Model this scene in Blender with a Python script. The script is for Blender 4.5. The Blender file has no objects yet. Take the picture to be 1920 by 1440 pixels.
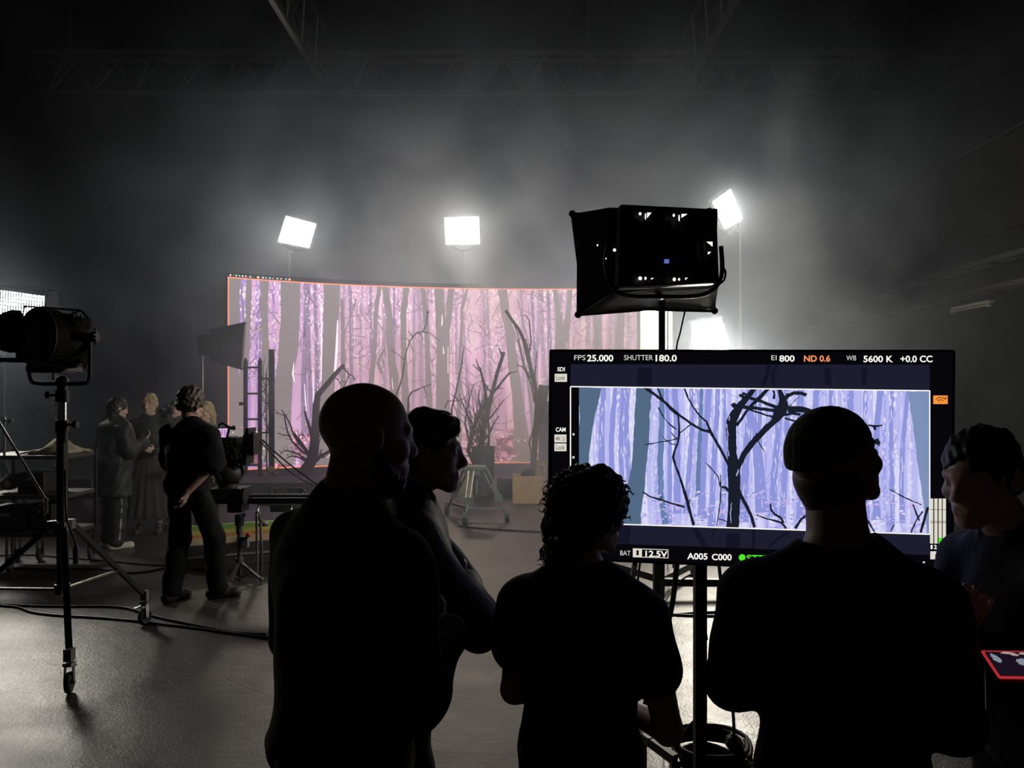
import bpy, math, random
import numpy as np
from mathutils import Vector, Matrix

sc = bpy.context.scene
COL = sc.collection
RND = random.Random(7)

# ------------------------------------------------------------------ camera, world, exposure
F, CX, HZ, CAMH = 1390.0, 960.0, 740.0, 1.70      # focal length in px of the 1920 wide frame, horizon row, lens height
cam_data = bpy.data.cameras.new('camera')
cam_data.sensor_fit = 'HORIZONTAL'
cam_data.sensor_width = 36.0
cam_data.lens = 36.0 * F / 1920.0
cam_data.shift_y = (HZ - 720.0) / 1920.0
cam_data.clip_start, cam_data.clip_end = 0.05, 200
cam = bpy.data.objects.new('camera', cam_data)
COL.objects.link(cam)
cam.location = (0, 0, CAMH)
cam.rotation_euler = (math.pi / 2, 0, 0)
sc.camera = cam
world = bpy.data.worlds.new('dark_hall')
sc.world = world
world.use_nodes = True
world.node_tree.nodes['Background'].inputs[0].default_value = (0.02, 0.022, 0.025, 1)
world.node_tree.nodes['Background'].inputs[1].default_value = 0.02
vs = sc.view_settings
vs.view_transform = 'Standard'
vs.look = 'None'
vs.gamma = 1
vs.use_curve_mapping = False
vs.exposure = 0.0
sc.cycles.max_bounces = 6
sc.cycles.diffuse_bounces = 3
sc.cycles.glossy_bounces = 3
sc.cycles.volume_bounces = 0
sc.cycles.sample_clamp_indirect = 4.0
sc.cycles.volume_step_rate = 1.0

LAMP_E = 75.0        # radiance of the big LED panels
SOFT_E = 55.0


def P(px, py, Y):
    """the point at distance Y that the lens sees at pixel (px, py)"""
    return Vector(((px - CX) / F * Y, Y, CAMH + (HZ - py) / F * Y))


def FL(px, py):
    """the floor point seen at a pixel"""
    Y = F * CAMH / (py - HZ)
    return Vector(((px - CX) / F * Y, Y, 0))


# ------------------------------------------------------------------ materials
_m = {}


def mat(name, col, rough=0.5, metal=0.0, var=0.15, scale=12.0, bump=0.0, spec=0.5):
    if name in _m:
        return _m[name]
    m = bpy.data.materials.new(name)
    m.use_nodes = True
    nt = m.node_tree
    b = nt.nodes['Principled BSDF']
    tc = nt.nodes.new('ShaderNodeTexCoord')
    n = nt.nodes.new('ShaderNodeTexNoise')
    n.inputs['Scale'].default_value = scale
    n.inputs['Detail'].default_value = 4
    nt.links.new(tc.outputs['Object'], n.inputs['Vector'])
    mx = nt.nodes.new('ShaderNodeMix')
    mx.data_type = 'RGBA'
    mx.inputs[6].default_value = (*[c * (1 - var) for c in col], 1)
    mx.inputs[7].default_value = (*[min(1, c * (1 + var)) for c in col], 1)
    nt.links.new(n.outputs['Fac'], mx.inputs[0])
    nt.links.new(mx.outputs[2], b.inputs['Base Color'])
    b.inputs['Roughness'].default_value = rough
    b.inputs['Metallic'].default_value = metal
    b.inputs['Specular IOR Level'].default_value = spec
    if bump:
        bp = nt.nodes.new('ShaderNodeBump')
        bp.inputs['Strength'].default_value = bump
        bp.inputs['Distance'].default_value = 0.02
        nt.links.new(n.outputs['Fac'], bp.inputs['Height'])
        nt.links.new(bp.outputs['Normal'], b.inputs['Normal'])
    _m[name] = m
    return m


def em(name, col, strength=1.0):
    if name in _m:
        return _m[name]
    m = bpy.data.materials.new(name)
    m.use_nodes = True
    nt = m.node_tree
    nt.nodes.clear()
    o = nt.nodes.new('ShaderNodeOutputMaterial')
    e = nt.nodes.new('ShaderNodeEmission')
    e.inputs[0].default_value = (*col, 1)
    e.inputs[1].default_value = strength
    nt.links.new(e.outputs[0], o.inputs[0])
    _m[name] = m
    return m


def srgb(r, g, b):
    f = lambda c: (c / 255 / 12.92) if c / 255 <= 0.04045 else ((c / 255 + 0.055) / 1.055) ** 2.4
    return (f(r), f(g), f(b))


# ------------------------------------------------------------------ objects
ORG = {}


def thing(name, label, cat, loc=(0, 0, 0), group=None):
    o = bpy.data.objects.new(name, None)
    COL.objects.link(o)
    o.location = loc
    o.empty_display_size = 0.1
    ORG[o] = Vector(loc)
    return tag(o, label, cat, group)


def tag(o, label, cat, group=None):
    o['label'] = label
    o['category'] = cat
    if group:
        o['group'] = group
    return o


def struct(o):
    o['kind'] = 'structure'
    return o


def dup(root, loc, label=None, group=None):
    r = root.copy()
    COL.objects.link(r)
    r.location = loc
    ORG[r] = Vector(loc)
    if label:
        r['label'] = label
    if group:
        r['group'] = group
    for ch in list(root.children):
        c = ch.copy()
        COL.objects.link(c)
        c.parent = r
        for g in list(ch.children):
            d = g.copy()
            COL.objects.link(d)
            d.parent = c
    return r


def rotm(axis, deg):
    return Matrix.Rotation(math.radians(deg), 3, axis)


def perp(d):
    d = Vector(d).normalized()
    a = Vector((0, 0, 1)) if abs(d.z) < 0.9 else Vector((1, 0, 0))
    u = d.cross(a).normalized()
    return u, d.cross(u).normalized()


class MB:
    """collects shapes; build() links them as ONE mesh object"""

    def __init__(s):
        s.v, s.f, s.mi, s.m = [], [], [], 0
        s.cut = []

    def add(s, vs, fs):
        o = len(s.v)
        s.cut.append((o, len(s.f)))
        s.v += [tuple(p) for p in vs]
        s.f += [tuple(i + o for i in f) for f in fs]
        s.mi += [s.m] * len(fs)
        return s

    def box(s, c, d, R=None):
        c = Vector(c)
        hx, hy, hz = d[0] / 2, d[1] / 2, d[2] / 2
        ps = [Vector((x, y, z)) for x in (-hx, hx) for y in (-hy, hy) for z in (-hz, hz)]
        if R is not None:
            ps = [R @ p for p in ps]
        return s.add([c + p for p in ps], [(0, 1, 3, 2), (4, 6, 7, 5), (0, 4, 5, 1), (2, 3, 7, 6), (0, 2, 6, 4), (1, 5, 7, 3)])

    def bar(s, a, b, w, h=None, up=(0, 0, 1)):
        a, b = Vector(a), Vector(b)
        h = h or w
        d = (b - a).normalized()
        up = Vector(up)
        if abs(d.dot(up)) > 0.95:
            up = Vector((0, 1, 0))
        u = d.cross(up).normalized() * w / 2
        v = u.cross(d).normalized() * h / 2
        ps = [q + i * u + j * v for q in (a, b) for i in (-1, 1) for j in (-1, 1)]
        return s.add(ps, [(0, 1, 3, 2), (4, 6, 7, 5), (0, 4, 5, 1), (2, 3, 7, 6), (0, 2, 6, 4), (1, 5, 7, 3)])

    def tube(s, pts, r, n=8, cap=True):
        pts = [Vector(p) for p in pts]
        rs = r if isinstance(r, (list, tuple)) else [r] * len(pts)
        vs, fs = [], []
        prev = None
        for i, p in enumerate(pts):
            d = (pts[min(i + 1, len(pts) - 1)] - pts[max(i - 1, 0)])
            if d.length < 1e-9:
                d = Vector((0, 0, 1))
            d.normalize()
            if prev is None:
                u, w = perp(d)
            else:
                u = (prev - d * prev.dot(d))
                u = u.normalized() if u.length > 1e-6 else perp(d)[0]
                w = d.cross(u).normalized()
            prev = u
            for k in range(n):
                a = 2 * math.pi * k / n
                vs.append(p + (u * math.cos(a) + w * math.sin(a)) * rs[i])
        for i in range(len(pts) - 1):
            for k in range(n):
                k2 = (k + 1) % n
                fs.append((i * n + k, i * n + k2, (i + 1) * n + k2, (i + 1) * n + k))
        if cap:
            fs.append(tuple(range(n - 1, -1, -1)))
            fs.append(tuple(range((len(pts) - 1) * n, len(pts) * n)))
        return s.add(vs, fs)

    def cyl(s, a, b, r, r2=None, n=16):
        return s.tube([a, b], [r, r if r2 is None else r2], n)

    def ball(s, c, r, n=10):
        c = Vector(c)
        r = Vector(r) if hasattr(r, '__len__') else Vector((r, r, r))
        vs, fs = [], []
        for i in range(n + 1):
            t = math.pi * i / n
            for k in range(2 * n):
                a = math.pi * k / n
                vs.append(c + Vector((r.x * math.sin(t) * math.cos(a), r.y * math.sin(t) * math.sin(a), r.z * math.cos(t))))
        for i in range(n):
            for k in range(2 * n):
                k2 = (k + 1) % (2 * n)
                fs.append((i * 2 * n + k, (i + 1) * 2 * n + k, (i + 1) * 2 * n + k2, i * 2 * n + k2))
        return s.add(vs, fs)

    def torus(s, c, R, r, axis=(0, 0, 1), n=24, k=8):
        u, w = perp(axis)
        c = Vector(c)
        ax = Vector(axis).normalized()
        vs, fs = [], []
        for i in range(n):
            a = 2 * math.pi * i / n
            d = u * math.cos(a) + w * math.sin(a)
            for j in range(k):
                b = 2 * math.pi * j / k
                vs.append(c + d * (R + r * math.cos(b)) + ax * r * math.sin(b))
        for i in range(n):
            for j in range(k):
                fs.append((i * k + j, ((i + 1) % n) * k + j, ((i + 1) % n) * k + (j + 1) % k, i * k + (j + 1) % k))
        return s.add(vs, fs)

    def prism(s, poly, d):
        """extrude a planar polygon (list of points) along vector d"""
        d = Vector(d)
        a = [Vector(p) for p in poly]
        n = len(a)
        return s.add(a + [p + d for p in a], [tuple(range(n)), tuple(range(2 * n - 1, n - 1, -1))] + [(i, i + n, (i + 1) % n + n, (i + 1) % n) for i in range(n)])

    def poly(s, pts):
        return s.add(pts, [tuple(range(len(pts)))])

    def each(s, name, mats, parent, smooth=False, bevel=0.0):
        """every shape added becomes a part of its own"""
        mats = mats if isinstance(mats, (list, tuple)) else [mats]
        out = []
        for (v0, f0), (v1, f1) in zip(s.cut, s.cut[1:] + [(len(s.v), len(s.f))]):
            q = MB()
            q.add(s.v[v0:v1], [tuple(i - v0 for i in f) for f in s.f[f0:f1]])
            out.append(q.build(name, mats[s.mi[f0] if len(mats) > 1 else 0], parent, smooth, bevel))
        return out

    def build(s, name, mats, parent=None, smooth=False, bevel=0.0, loc=None):
        o0 = ORG.get(parent, Vector((0, 0, 0))) if parent else Vector(loc or (0, 0, 0))
        me = bpy.data.meshes.new(name)
        me.from_pydata([(v[0] - o0.x, v[1] - o0.y, v[2] - o0.z) for v in s.v], [], s.f)
        mats = mats if isinstance(mats, (list, tuple)) else [mats]
        for m in mats:
            me.materials.append(m)
        if len(mats) > 1:
            me.polygons.foreach_set('material_index', s.mi)
        if smooth:
            me.polygons.foreach_set('use_smooth', [True] * len(me.polygons))
            me.set_sharp_from_angle(angle=math.radians(45))
        me.update()
        o = bpy.data.objects.new(name, me)
        COL.objects.link(o)
        ORG[o] = o0
        if parent:
            o.parent = parent
        else:
            o.location = o0
        if bevel:
            b = o.modifiers.new('bevel', 'BEVEL')
            b.width = bevel
            b.segments = 2
            b.limit_method = 'ANGLE'
        return o


def cat(pts, n=6):
    """smooth polyline through points (Catmull-Rom)"""
    pts = [Vector(p) for p in pts]
    out = []
    q = [pts[0]] + pts + [pts[-1]]
    for i in range(1, len(q) - 2):
        for k in range(n):
            t = k / n
            a, b, c, d = q[i - 1], q[i], q[i + 1], q[i + 2]
            out.append(0.5 * ((2 * b) + (c - a) * t + (2 * a - 5 * b + 4 * c - d) * t * t + (3 * b - a - 3 * c + d) * t ** 3))
    out.append(pts[-1])
    return out


# ------------------------------------------------------------------ shared materials
BLACK = mat('black_painted_metal', (0.01, 0.01, 0.011), 0.5, spec=0.3)
BLACKP = mat('black_plastic', (0.01, 0.01, 0.011), 0.55)
BLACKF = mat('black_fabric', (0.012, 0.012, 0.013), 0.85, bump=0.15, scale=60)
STEEL = mat('worn_steel', (0.35, 0.35, 0.36), 0.35, 1.0)
CHROME = mat('chrome', (0.6, 0.6, 0.62), 0.22, 1.0)
ALU = mat('brushed_aluminium', (0.42, 0.43, 0.44), 0.38, 1.0)
RUBBER = mat('black_rubber', (0.01, 0.01, 0.01), 0.7)
GREYP = mat('grey_plastic', (0.16, 0.17, 0.17), 0.5)
WOOD = mat('pale_plywood', (0.42, 0.27, 0.15), 0.55, scale=5, var=0.25)
BARK = mat('grey_bark', (0.05, 0.045, 0.042), 0.9, scale=30, var=0.5, bump=0.6)
BARKL = mat('brown_bark', (0.13, 0.10, 0.07), 0.9, scale=25, var=0.5, bump=0.6)  # even brown bark of the slender prop tree
TWIG = mat('dark_twig_bark', (0.02, 0.016, 0.016), 0.85, scale=40, var=0.4)
CABLE = mat('black_cable_sheath', (0.008, 0.008, 0.008), 0.5)
WHITEP = mat('white_plastic', (0.7, 0.7, 0.7), 0.5)
LAMPM = em('lamp_diffuser', (1.0, 0.95, 0.85), LAMP_E)

# ================================================================== the hall
def floor_material():
    m = bpy.data.materials.new('scuffed_black_floor_paint')
    m.use_nodes = True
    nt = m.node_tree
    b = nt.nodes['Principled BSDF']
    L = nt.links.new
    geo = nt.nodes.new('ShaderNodeNewGeometry')

    def noise(scale, detail=6, rough=0.6, vec=None):
        n = nt.nodes.new('ShaderNodeTexNoise')
        n.inputs['Scale'].default_value = scale
        n.inputs['Detail'].default_value = detail
        n.inputs['Roughness'].default_value = rough
        L(vec or geo.outputs['Position'], n.inputs['Vector'])
        return n

    def ramp(src, stops):
        r = nt.nodes.new('ShaderNodeValToRGB')
        e = r.color_ramp.elements
        e[0].position, e[0].color = stops[0][0], (*stops[0][1], 1)
        e[1].position, e[1].color = stops[-1][0], (*stops[-1][1], 1)
        for p, c in stops[1:-1]:
            k = e.new(p)
            k.color = (*c, 1)
        L(src, r.inputs['Fac'])
        return r

    big = noise(0.7, 5)
    base = ramp(big.outputs['Fac'], [(0.3, (0.019, 0.0155, 0.0155)), (0.7, (0.036, 0.03, 0.029))])
    # scattered chips and scuffs
    fine = noise(14.0, 3, 0.7)
    chips = ramp(fine.outputs['Fac'], [(0.66, (0, 0, 0)), (0.74, (1, 1, 1))])
    mp = nt.nodes.new('ShaderNodeMapping')
    mp.inputs['Rotation'].default_value = (0, 0, 0.5)
    mp.inputs['Scale'].default_value = (1.0, 2.2, 1)
    L(geo.outputs['Position'], mp.inputs['Vector'])
    scr = noise(1.2, 4, 0.6, mp.outputs['Vector'])
    mx = nt.nodes.new('ShaderNodeMix')
    mx.data_type = 'RGBA'
    L(chips.outputs['Color'], mx.inputs[0])
    L(base.outputs['Color'], mx.inputs[6])
    mx.inputs[7].default_value = (0.075, 0.065, 0.056, 1)
    L(mx.outputs[2], b.inputs['Base Color'])
    rr = ramp(scr.outputs['Fac'], [(0.3, (0.40, 0.40, 0.40)), (0.7, (0.50, 0.50, 0.50))])
    L(rr.outputs['Color'], b.inputs['Roughness'])
    # slab seams as dark narrow grooves, and grain
    br = nt.nodes.new('ShaderNodeTexBrick')
    br.inputs['Scale'].default_value = 1.0
    br.inputs['Mortar Size'].default_value = 0.006
    br.inputs['Mortar Smooth'].default_value = 0.4
    br.inputs['Brick Width'].default_value = 2.44
    br.inputs['Row Height'].default_value = 1.22
    br.inputs['Color1'].default_value = br.inputs['Color2'].default_value = (1, 1, 1, 1)
    br.inputs['Mortar'].default_value = (0, 0, 0, 1)
    mp2 = nt.nodes.new('ShaderNodeMapping')
    mp2.inputs['Rotation'].default_value = (0, 0, math.radians(38))
    L(geo.outputs['Position'], mp2.inputs['Vector'])
    L(mp2.outputs['Vector'], br.inputs['Vector'])
    gr = noise(70.0, 2, 0.6)
    md = noise(6.0, 4, 0.6)
    a1 = nt.nodes.new('ShaderNodeMath')
    a1.operation = 'MULTIPLY_ADD'
    L(gr.outputs['Fac'], a1.inputs[0])
    a1.inputs[1].default_value = 0.35
    L(md.outputs['Fac'], a1.inputs[2])
    a2 = nt.nodes.new('ShaderNodeMath')
    a2.operation = 'ADD'
    L(a1.outputs[0], a2.inputs[0])
    L(br.outputs['Color'], a2.inputs[1])
    bp = nt.nodes.new('ShaderNodeBump')
    bp.inputs['Strength'].default_value = 0.55
    bp.inputs['Distance'].default_value = 0.01
    L(a2.outputs[0], bp.inputs['Height'])
    L(bp.outputs['Normal'], b.inputs['Normal'])
    b.inputs['Specular IOR Level'].default_value = 0.95
    return m


XL, XR, YB, YF, ZC = -12.0, 9.4, 25.0, -3.0, 11.5
DARKWALL = mat('black_blockwork', (0.012, 0.012, 0.012), 0.85, scale=1.5, var=0.3)
struct(MB().box(((XL + XR) / 2, (YB + YF) / 2, -0.1), (XR - XL, YB - YF, 0.2)).build('floor', floor_material()))
struct(MB().box(((XL + XR) / 2, (YB + YF) / 2, ZC + 0.1), (XR - XL, YB - YF, 0.2)).build('ceiling', DARKWALL))
struct(MB().box(((XL + XR) / 2, YB + 0.1, ZC / 2), (XR - XL, 0.2, ZC)).build('wall_back', DARKWALL))
struct(MB().box(((XL + XR) / 2, YF - 0.1, ZC / 2), (XR - XL, 0.2, ZC)).build('wall_front', DARKWALL))
struct(MB().box((XL - 0.1, (YB + YF) / 2, ZC / 2), (0.2, YB - YF, ZC)).build('wall_left', DARKWALL))
wr = MB().box((XR + 0.1, (YB + YF) / 2, ZC / 2), (0.2, YB - YF, ZC))
struct(wr.build('wall_right', DARKWALL))

# upper wall panels on the right wall (a row of big dark boards with seams) and their ledge
PANEL = mat('dark_grey_wall_board', (0.03, 0.028, 0.027), 0.7)
for i in range(4):
    y0 = 9.0 + i * 3.6
    o = MB().box((XR - 0.04, y0 + 1.78, 5.7), (0.08, 3.52, 1.75)).build('trim_%d' % (i + 1), PANEL, bevel=0.01)
    struct(o)
o = MB().box((XR - 0.06, 16.2, 6.64), (0.12, 14.6, 0.06)).build('trim_5', mat('ledge_paint', (0.06, 0.06, 0.06), 0.6))
struct(o)


def cable_tray(y0, y1, x, z, label):
    root = thing('cable_tray', label, 'cable tray', (x, y0, z), 'cable trays along the right wall')
    r = MB()
    for sx in (-0.15, 0.15):
        r.box((x + sx, (y0 + y1) / 2, z), (0.02, y1 - y0, 0.1))
    r.each('side_rail', ALU, root)
    g = MB()
    n = int((y1 - y0) / 0.22)
    for k in range(n):
        g.box((x, y0 + 0.1 + k * 0.22, z - 0.03), (0.3, 0.05, 0.02))
    g.each('rung', ALU, root)
    h = MB()
    for k in range(int((y1 - y0) / 2)):
        yy = y0 + 0.5 + 2 * k
        h.bar((x - 0.15, yy, z - 0.07), (XR - 0.0, yy, z - 0.07), 0.04)
        h.bar((XR - 0.02, yy, z - 0.3), (XR - 0.02, yy, z + 0.05), 0.04)
    h.each('wall_bracket', BLACK, root)
    return root


cable_tray(9.5, 22.5, XR - 0.22, 4.25, 'upper metal ladder cable tray running along the right wall')
cable_tray(9.5, 22.5, XR - 0.22, 3.72, 'lower metal ladder cable tray, just above the tube lamps')
TUBEM = mat('unlit_tube_glass', (0.75, 0.68, 0.5), 0.3)


def tube_lamp(y0, y1, z, label):
    x = XR - 0.35
    root = thing('tube_lamp', label, 'tube lamp', (x, y0, z), 'unlit tube lamps on the right wall')
    MB().box((x, (y0 + y1) / 2, z + 0.06), (0.12, y1 - y0, 0.06)).build('housing', WHITEP, root, bevel=0.01)
    t = MB()
    t.cyl((x - 0.03, y0 + 0.05, z), (x - 0.03, y1 - 0.05, z), 0.022, n=12)
    t.build('tube', TUBEM, root, smooth=True)
    e = MB()
    for yy in (y0 + 0.02, y1 - 0.02):
        e.box((x - 0.03, yy, z), (0.06, 0.05, 0.08))
    e.each('end_cap', WHITEP, root)
    b = MB().bar((x, (y0 + y1) / 2, z + 0.09), (XR, (y0 + y1) / 2, z + 0.09), 0.04)
    b.each('wall_bracket', BLACK, root)


tube_lamp(11.6, 13.0, 3.46, 'pale tube lamp under the cable tray at the right edge of the picture')
tube_lamp(14.0, 15.2, 3.40, 'pale tube lamp under the cable tray, further along the right wall')


def truss(a, b, h, bays, label, lower=(0, 0, -1), r=0.05):
    a, b = Vector(a), Vector(b)
    root = thing('roof_truss', label, 'roof truss', a)
    d = Vector(lower) * h
    side = (b - a).normalized().cross(Vector((0, 0, 1))) * 0.22
    m = mat('truss_grey_paint', (0.035, 0.034, 0.032), 0.55)
    MB().bar(a + side, b + side, r * 2).bar(a - side, b - side, r * 2).each('top_chord', m, root)
    MB().bar(a + d, b + d, r * 2.2).build('bottom_chord', m, root)
    w = MB()
    for i in range(bays):
        p0 = a.lerp(b, i / bays)
        pm = a.lerp(b, (i + 0.5) / bays) + d
        p1 = a.lerp(b, (i + 1) / bays)
        for s in (side, -side):
            w.tube([p0 + s, pm], r * 0.55, 6)
            w.tube([pm, p1 + s], r * 0.55, 6)
    w.build('web', m, root)
    hg = MB()
    for t in (0.05, 0.35, 0.65, 0.95):
        p = a.lerp(b, t)
        hg.bar(p, (p.x, p.y, ZC), 0.05)
    hg.each('hanger', m, root)
    return root


truss((-4.55, 5, 10.2), (-4.55, 17.6, 10.2), 1.0, 12, 'steel roof truss running away from the viewer above the video wall')
truss((4.25, 5, 10.2), (4.25, 17.6, 10.2), 1.0, 12, 'steel roof truss running away from the viewer, the right one, dim in haze')
truss((-11.9, 18.2, 10.0), (9.3, 18.2, 10.0), 0.9, 20, 'steel roof truss spanning across the hall behind the lamps')

# ================================================================== LED video wall
WPX = [427, 546, 640, 720, 800, 870, 940, 1010, 1080, 1140, 1194]
WY = [14.5, 14.94, 15.37, 15.68, 15.9, 16.0, 16.05, 16.07, 16.06, 16.02, 15.96]
WFIT = np.polyfit(np.array(WPX) - 800.0, WY, 2)      # the screen's gentle curve
WTOP, WBOT = 4.0, 0.215


def wy(px):
    return float(np.polyval(WFIT, px - 800))


def wpt(px, py, off=0.0):
    return P(px, py, wy(px) - off)


def wtop(px):
    return HZ - (WTOP - CAMH) * F / wy(px)


def wbot(px):
    return HZ - (WBOT - CAMH) * F / wy(px)


def picture_material(name, c_lo, c_hi, twig, strength, sx, sz, twig_top, leaf=None, leaf_z=0.0, tint=None):
    """the lit background of a screen picture: hazy stems, bright chinks between twigs, leaf litter low down"""
    m = bpy.data.materials.new(name)
    m.use_nodes = True
    nt = m.node_tree
    nt.nodes.clear()
    L = nt.links.new
    out = nt.nodes.new('ShaderNodeOutputMaterial')
    e = nt.nodes.new('ShaderNodeEmission')
    L(e.outputs[0], out.inputs[0])
    e.inputs[1].default_value = strength
    tc = nt.nodes.new('ShaderNodeTexCoord')
    pos = tc.outputs['Object']

    def mapping(scale):
        mp = nt.nodes.new('ShaderNodeMapping')
        mp.inputs['Scale'].default_value = scale
        L(pos, mp.inputs['Vector'])
        return mp.outputs['Vector']

    def noise(vec, scale, detail=4, rough=0.6, dist=0.0):
        n = nt.nodes.new('ShaderNodeTexNoise')
        n.inputs['Scale'].default_value = scale
        n.inputs['Detail'].default_value = detail
        n.inputs['Roughness'].default_value = rough
        n.inputs['Distortion'].default_value = dist
        L(vec, n.inputs['Vector'])
        return n.outputs['Fac']

    def mrange(src, a, b):
        r = nt.nodes.new('ShaderNodeMapRange')
        r.interpolation_type = 'SMOOTHSTEP'
        r.inputs['From Min'].default_value = a
        r.inputs['From Max'].default_value = b
        L(src, r.inputs['Value'])
        return r.outputs['Result']

    def math_(op, a, b):
        n = nt.nodes.new('ShaderNodeMath')
        n.operation = op
        n.use_clamp = True
        for k, v in enumerate((a, b)):
            if isinstance(v, float):
                n.inputs[k].default_value = v
            else:
                L(v, n.inputs[k])
        return n.outputs[0]

    def mix(f, a, b):
        n = nt.nodes.new('ShaderNodeMix')
        n.data_type = 'RGBA'
        L(f, n.inputs[0])
        for k, v in ((6, a), (7, b)):
            if isinstance(v, tuple):
                n.inputs[k].default_value = (*v, 1)
            else:
                L(v, n.inputs[k])
        return n.outputs[2]

    sep = nt.nodes.new('ShaderNodeSeparateXYZ')
    L(pos, sep.inputs[0])
    streak = mrange(noise(mapping((sx, 0, sx * 0.06)), 1.0, 3, 0.55), 0.36, 0.62)
    col = mix(streak, c_lo, c_hi)
    if tint:
        tn = mrange(sep.outputs['X'], tint[0], tint[1])
        tn = math_('MULTIPLY', tn, 1.0)
        col = mix(tn, tint[2], col) if False else mix(math_('MULTIPLY', math_('SUBTRACT', 1.0, tn), 0.8), col, tint[2])
    # bright chinks of sky among the twigs
    vor = nt.nodes.new('ShaderNodeTexVoronoi')
    vor.feature = 'DISTANCE_TO_EDGE'
    vor.inputs['Scale'].default_value = 1.0
    warp = nt.nodes.new('ShaderNodeVectorMath')
    warp.operation = 'ADD'
    wn = nt.nodes.new('ShaderNodeTexNoise')
    wn.inputs['Scale'].default_value = sx * 0.5
    L(pos, wn.inputs['Vector'])
    wsc = nt.nodes.new('ShaderNodeVectorMath')
    wsc.operation = 'SCALE'
    wsc.inputs['Scale'].default_value = 1.2
    L(wn.outputs['Color'], wsc.inputs[0])
    L(mapping((sx * 2.6, 0, sx * 1.5)), warp.inputs[0])
    L(wsc.outputs[0], warp.inputs[1])
    L(warp.outputs[0], vor.inputs['Vector'])
    chink = mrange(vor.outputs['Distance'], 0.10, 0.28)
    patch = mrange(noise(mapping((sx * 0.35, 0, sx * 0.25)), 1.0, 2), 0.34, 0.52)
    high = mrange(sep.outputs['Z'], twig_top[0], twig_top[1])
    f = math_('MULTIPLY', math_('MULTIPLY', chink, patch), high)
    col = mix(f, col, twig)
    if leaf:
        vl = nt.nodes.new('ShaderNodeTexVoronoi')
        vl.inputs['Scale'].default_value = sx * 1.3
        L(pos, vl.inputs['Vector'])
        lf = mrange(vl.outputs['Distance'], 0.42, 0.2)
        lc = mix(lf, leaf[0], leaf[1])
        edge = noise(mapping((sx * 0.3, 0, 0.01)), 1.0, 2)
        ed2 = nt.nodes.new('ShaderNodeMath')
        ed2.operation = 'MULTIPLY_ADD'
        L(edge, ed2.inputs[0])
        ed2.inputs[1].default_value = -leaf[2]
        L(sep.outputs['Z'], ed2.inputs[2])
        low = mrange(ed2.outputs[0], leaf_z - leaf[2] * 0.5 + leaf[2] * 0.25, leaf_z - leaf[2] * 0.5)
        pt = mrange(noise(mapping((sx * 0.5, 0, sx)), 1.0, 3), 0.4, 0.56)
        col = mix(math_('MULTIPLY', low, pt), col, lc)
    L(col, e.inputs[0])
    return m


def strip(mb, pts, off, tofn, wob=0.0, rnd=None):
    """a trunk or branch on a screen: pts are (x, y, width) in picture pixels from one end to the other"""
    L_, R_ = [], []
    n = len(pts)
    for i, (x, y, w) in enumerate(pts):
        x0, y0, _ = pts[max(i - 1, 0)]
        x1, y1, _ = pts[min(i + 1, n - 1)]
        dx, dy = x1 - x0, y1 - y0
        l = math.hypot(dx, dy) or 1
        nx, ny = -dy / l, dx / l
        j1 = (rnd.uniform(-wob, wob) if rnd else 0)
        j2 = (rnd.uniform(-wob, wob) if rnd else 0)
        L_.append(tofn(x + nx * (w / 2 + j1), y + ny * (w / 2 + j1), off))
        R_.append(tofn(x - nx * (w / 2 + j2), y - ny * (w / 2 + j2), off))
    mb.add(L_ + R_, [(i, i + 1, n + i + 1, n + i) for i in range(n - 1)])


def dense(pts, step):
    """resample (x, y, w) points so that wobble looks natural"""
    out = []
    for (a, b) in zip(pts[:-1], pts[1:]):
        l = math.hypot(b[0] - a[0], b[1] - a[1])
        k = max(1, int(l / step))
        for i in range(k):
            t = i / k
            out.append(tuple(a[j] + (b[j] - a[j]) * t for j in range(3)))
    out.append(pts[-1])
    return out


def vtrunk(xt, wt, xb, wb, yt, yb, rnd, bend=2.0):
    """a tall stem from the top of the picture to its foot, with slow bends"""
    n = 9
    ph, am = rnd.uniform(0, 6), rnd.uniform(0.3, 1) * bend
    pts = []
    for i in range(n):
        t = i / (n - 1)
        x = xt + (xb - xt) * t + am * math.sin(ph + 4.0 * t)
        w = wt + (wb - wt) * t ** 1.5
        if t > 0.9:
            w *= 1.25
        pts.append((x, yt + (yb - yt) * t, w))
    return pts


wall_c = P(810, 887, 15.9)
wall_c.z = 0
video_wall = thing('video_screen', 'big curved LED screen wall glowing with a misty lilac forest', 'screen', wall_c)
WFAR = em('wall_far_stem', srgb(214, 172, 214), 1.4)
WMID = em('wall_middle_stem', srgb(190, 160, 194), 1.2)
WMIDB = em('wall_violet_stem', srgb(168, 148, 190), 1.05)
WNEAR = em('wall_near_trunk_hazed', srgb(152, 142, 146), 1.1)  # trunk colour lightened to carry part of the haze veil
WTWIG = em('wall_thin_branch', srgb(130, 100, 128), 0.8)
WLIT = em('wall_bright_gap', srgb(255, 228, 250), 2.1)
WBG = picture_material('wall_forest_picture', srgb(215, 165, 212), srgb(250, 205, 240), srgb(255, 244, 255), 1.32, 5.0, 1.0, (-0.6 + 2.0, 1.2 + 2.3),
                       leaf=(srgb(130, 80, 100), srgb(250, 160, 180), 0.35), leaf_z=0.95, tint=(-4.0, -1.4, srgb(150, 120, 225)))
s = MB()
xs = list(np.linspace(427, 1194, 60))
for a, b in zip(xs[:-1], xs[1:]):
    s.add([wpt(a, wtop(a)), wpt(b, wtop(b)), wpt(b, wbot(b)), wpt(a, wbot(a))], [(0, 3, 2, 1)])
rw = random.Random(11)


def ftop(x):
    return wtop(min(max(x, 427), 1194)) + 1


def clampx(fn):
    def g(x, y, off):
        x = min(max(x, 428), 1193)
        return fn(x, min(max(y, wtop(x)), wbot(x)), off)
    return g


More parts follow.
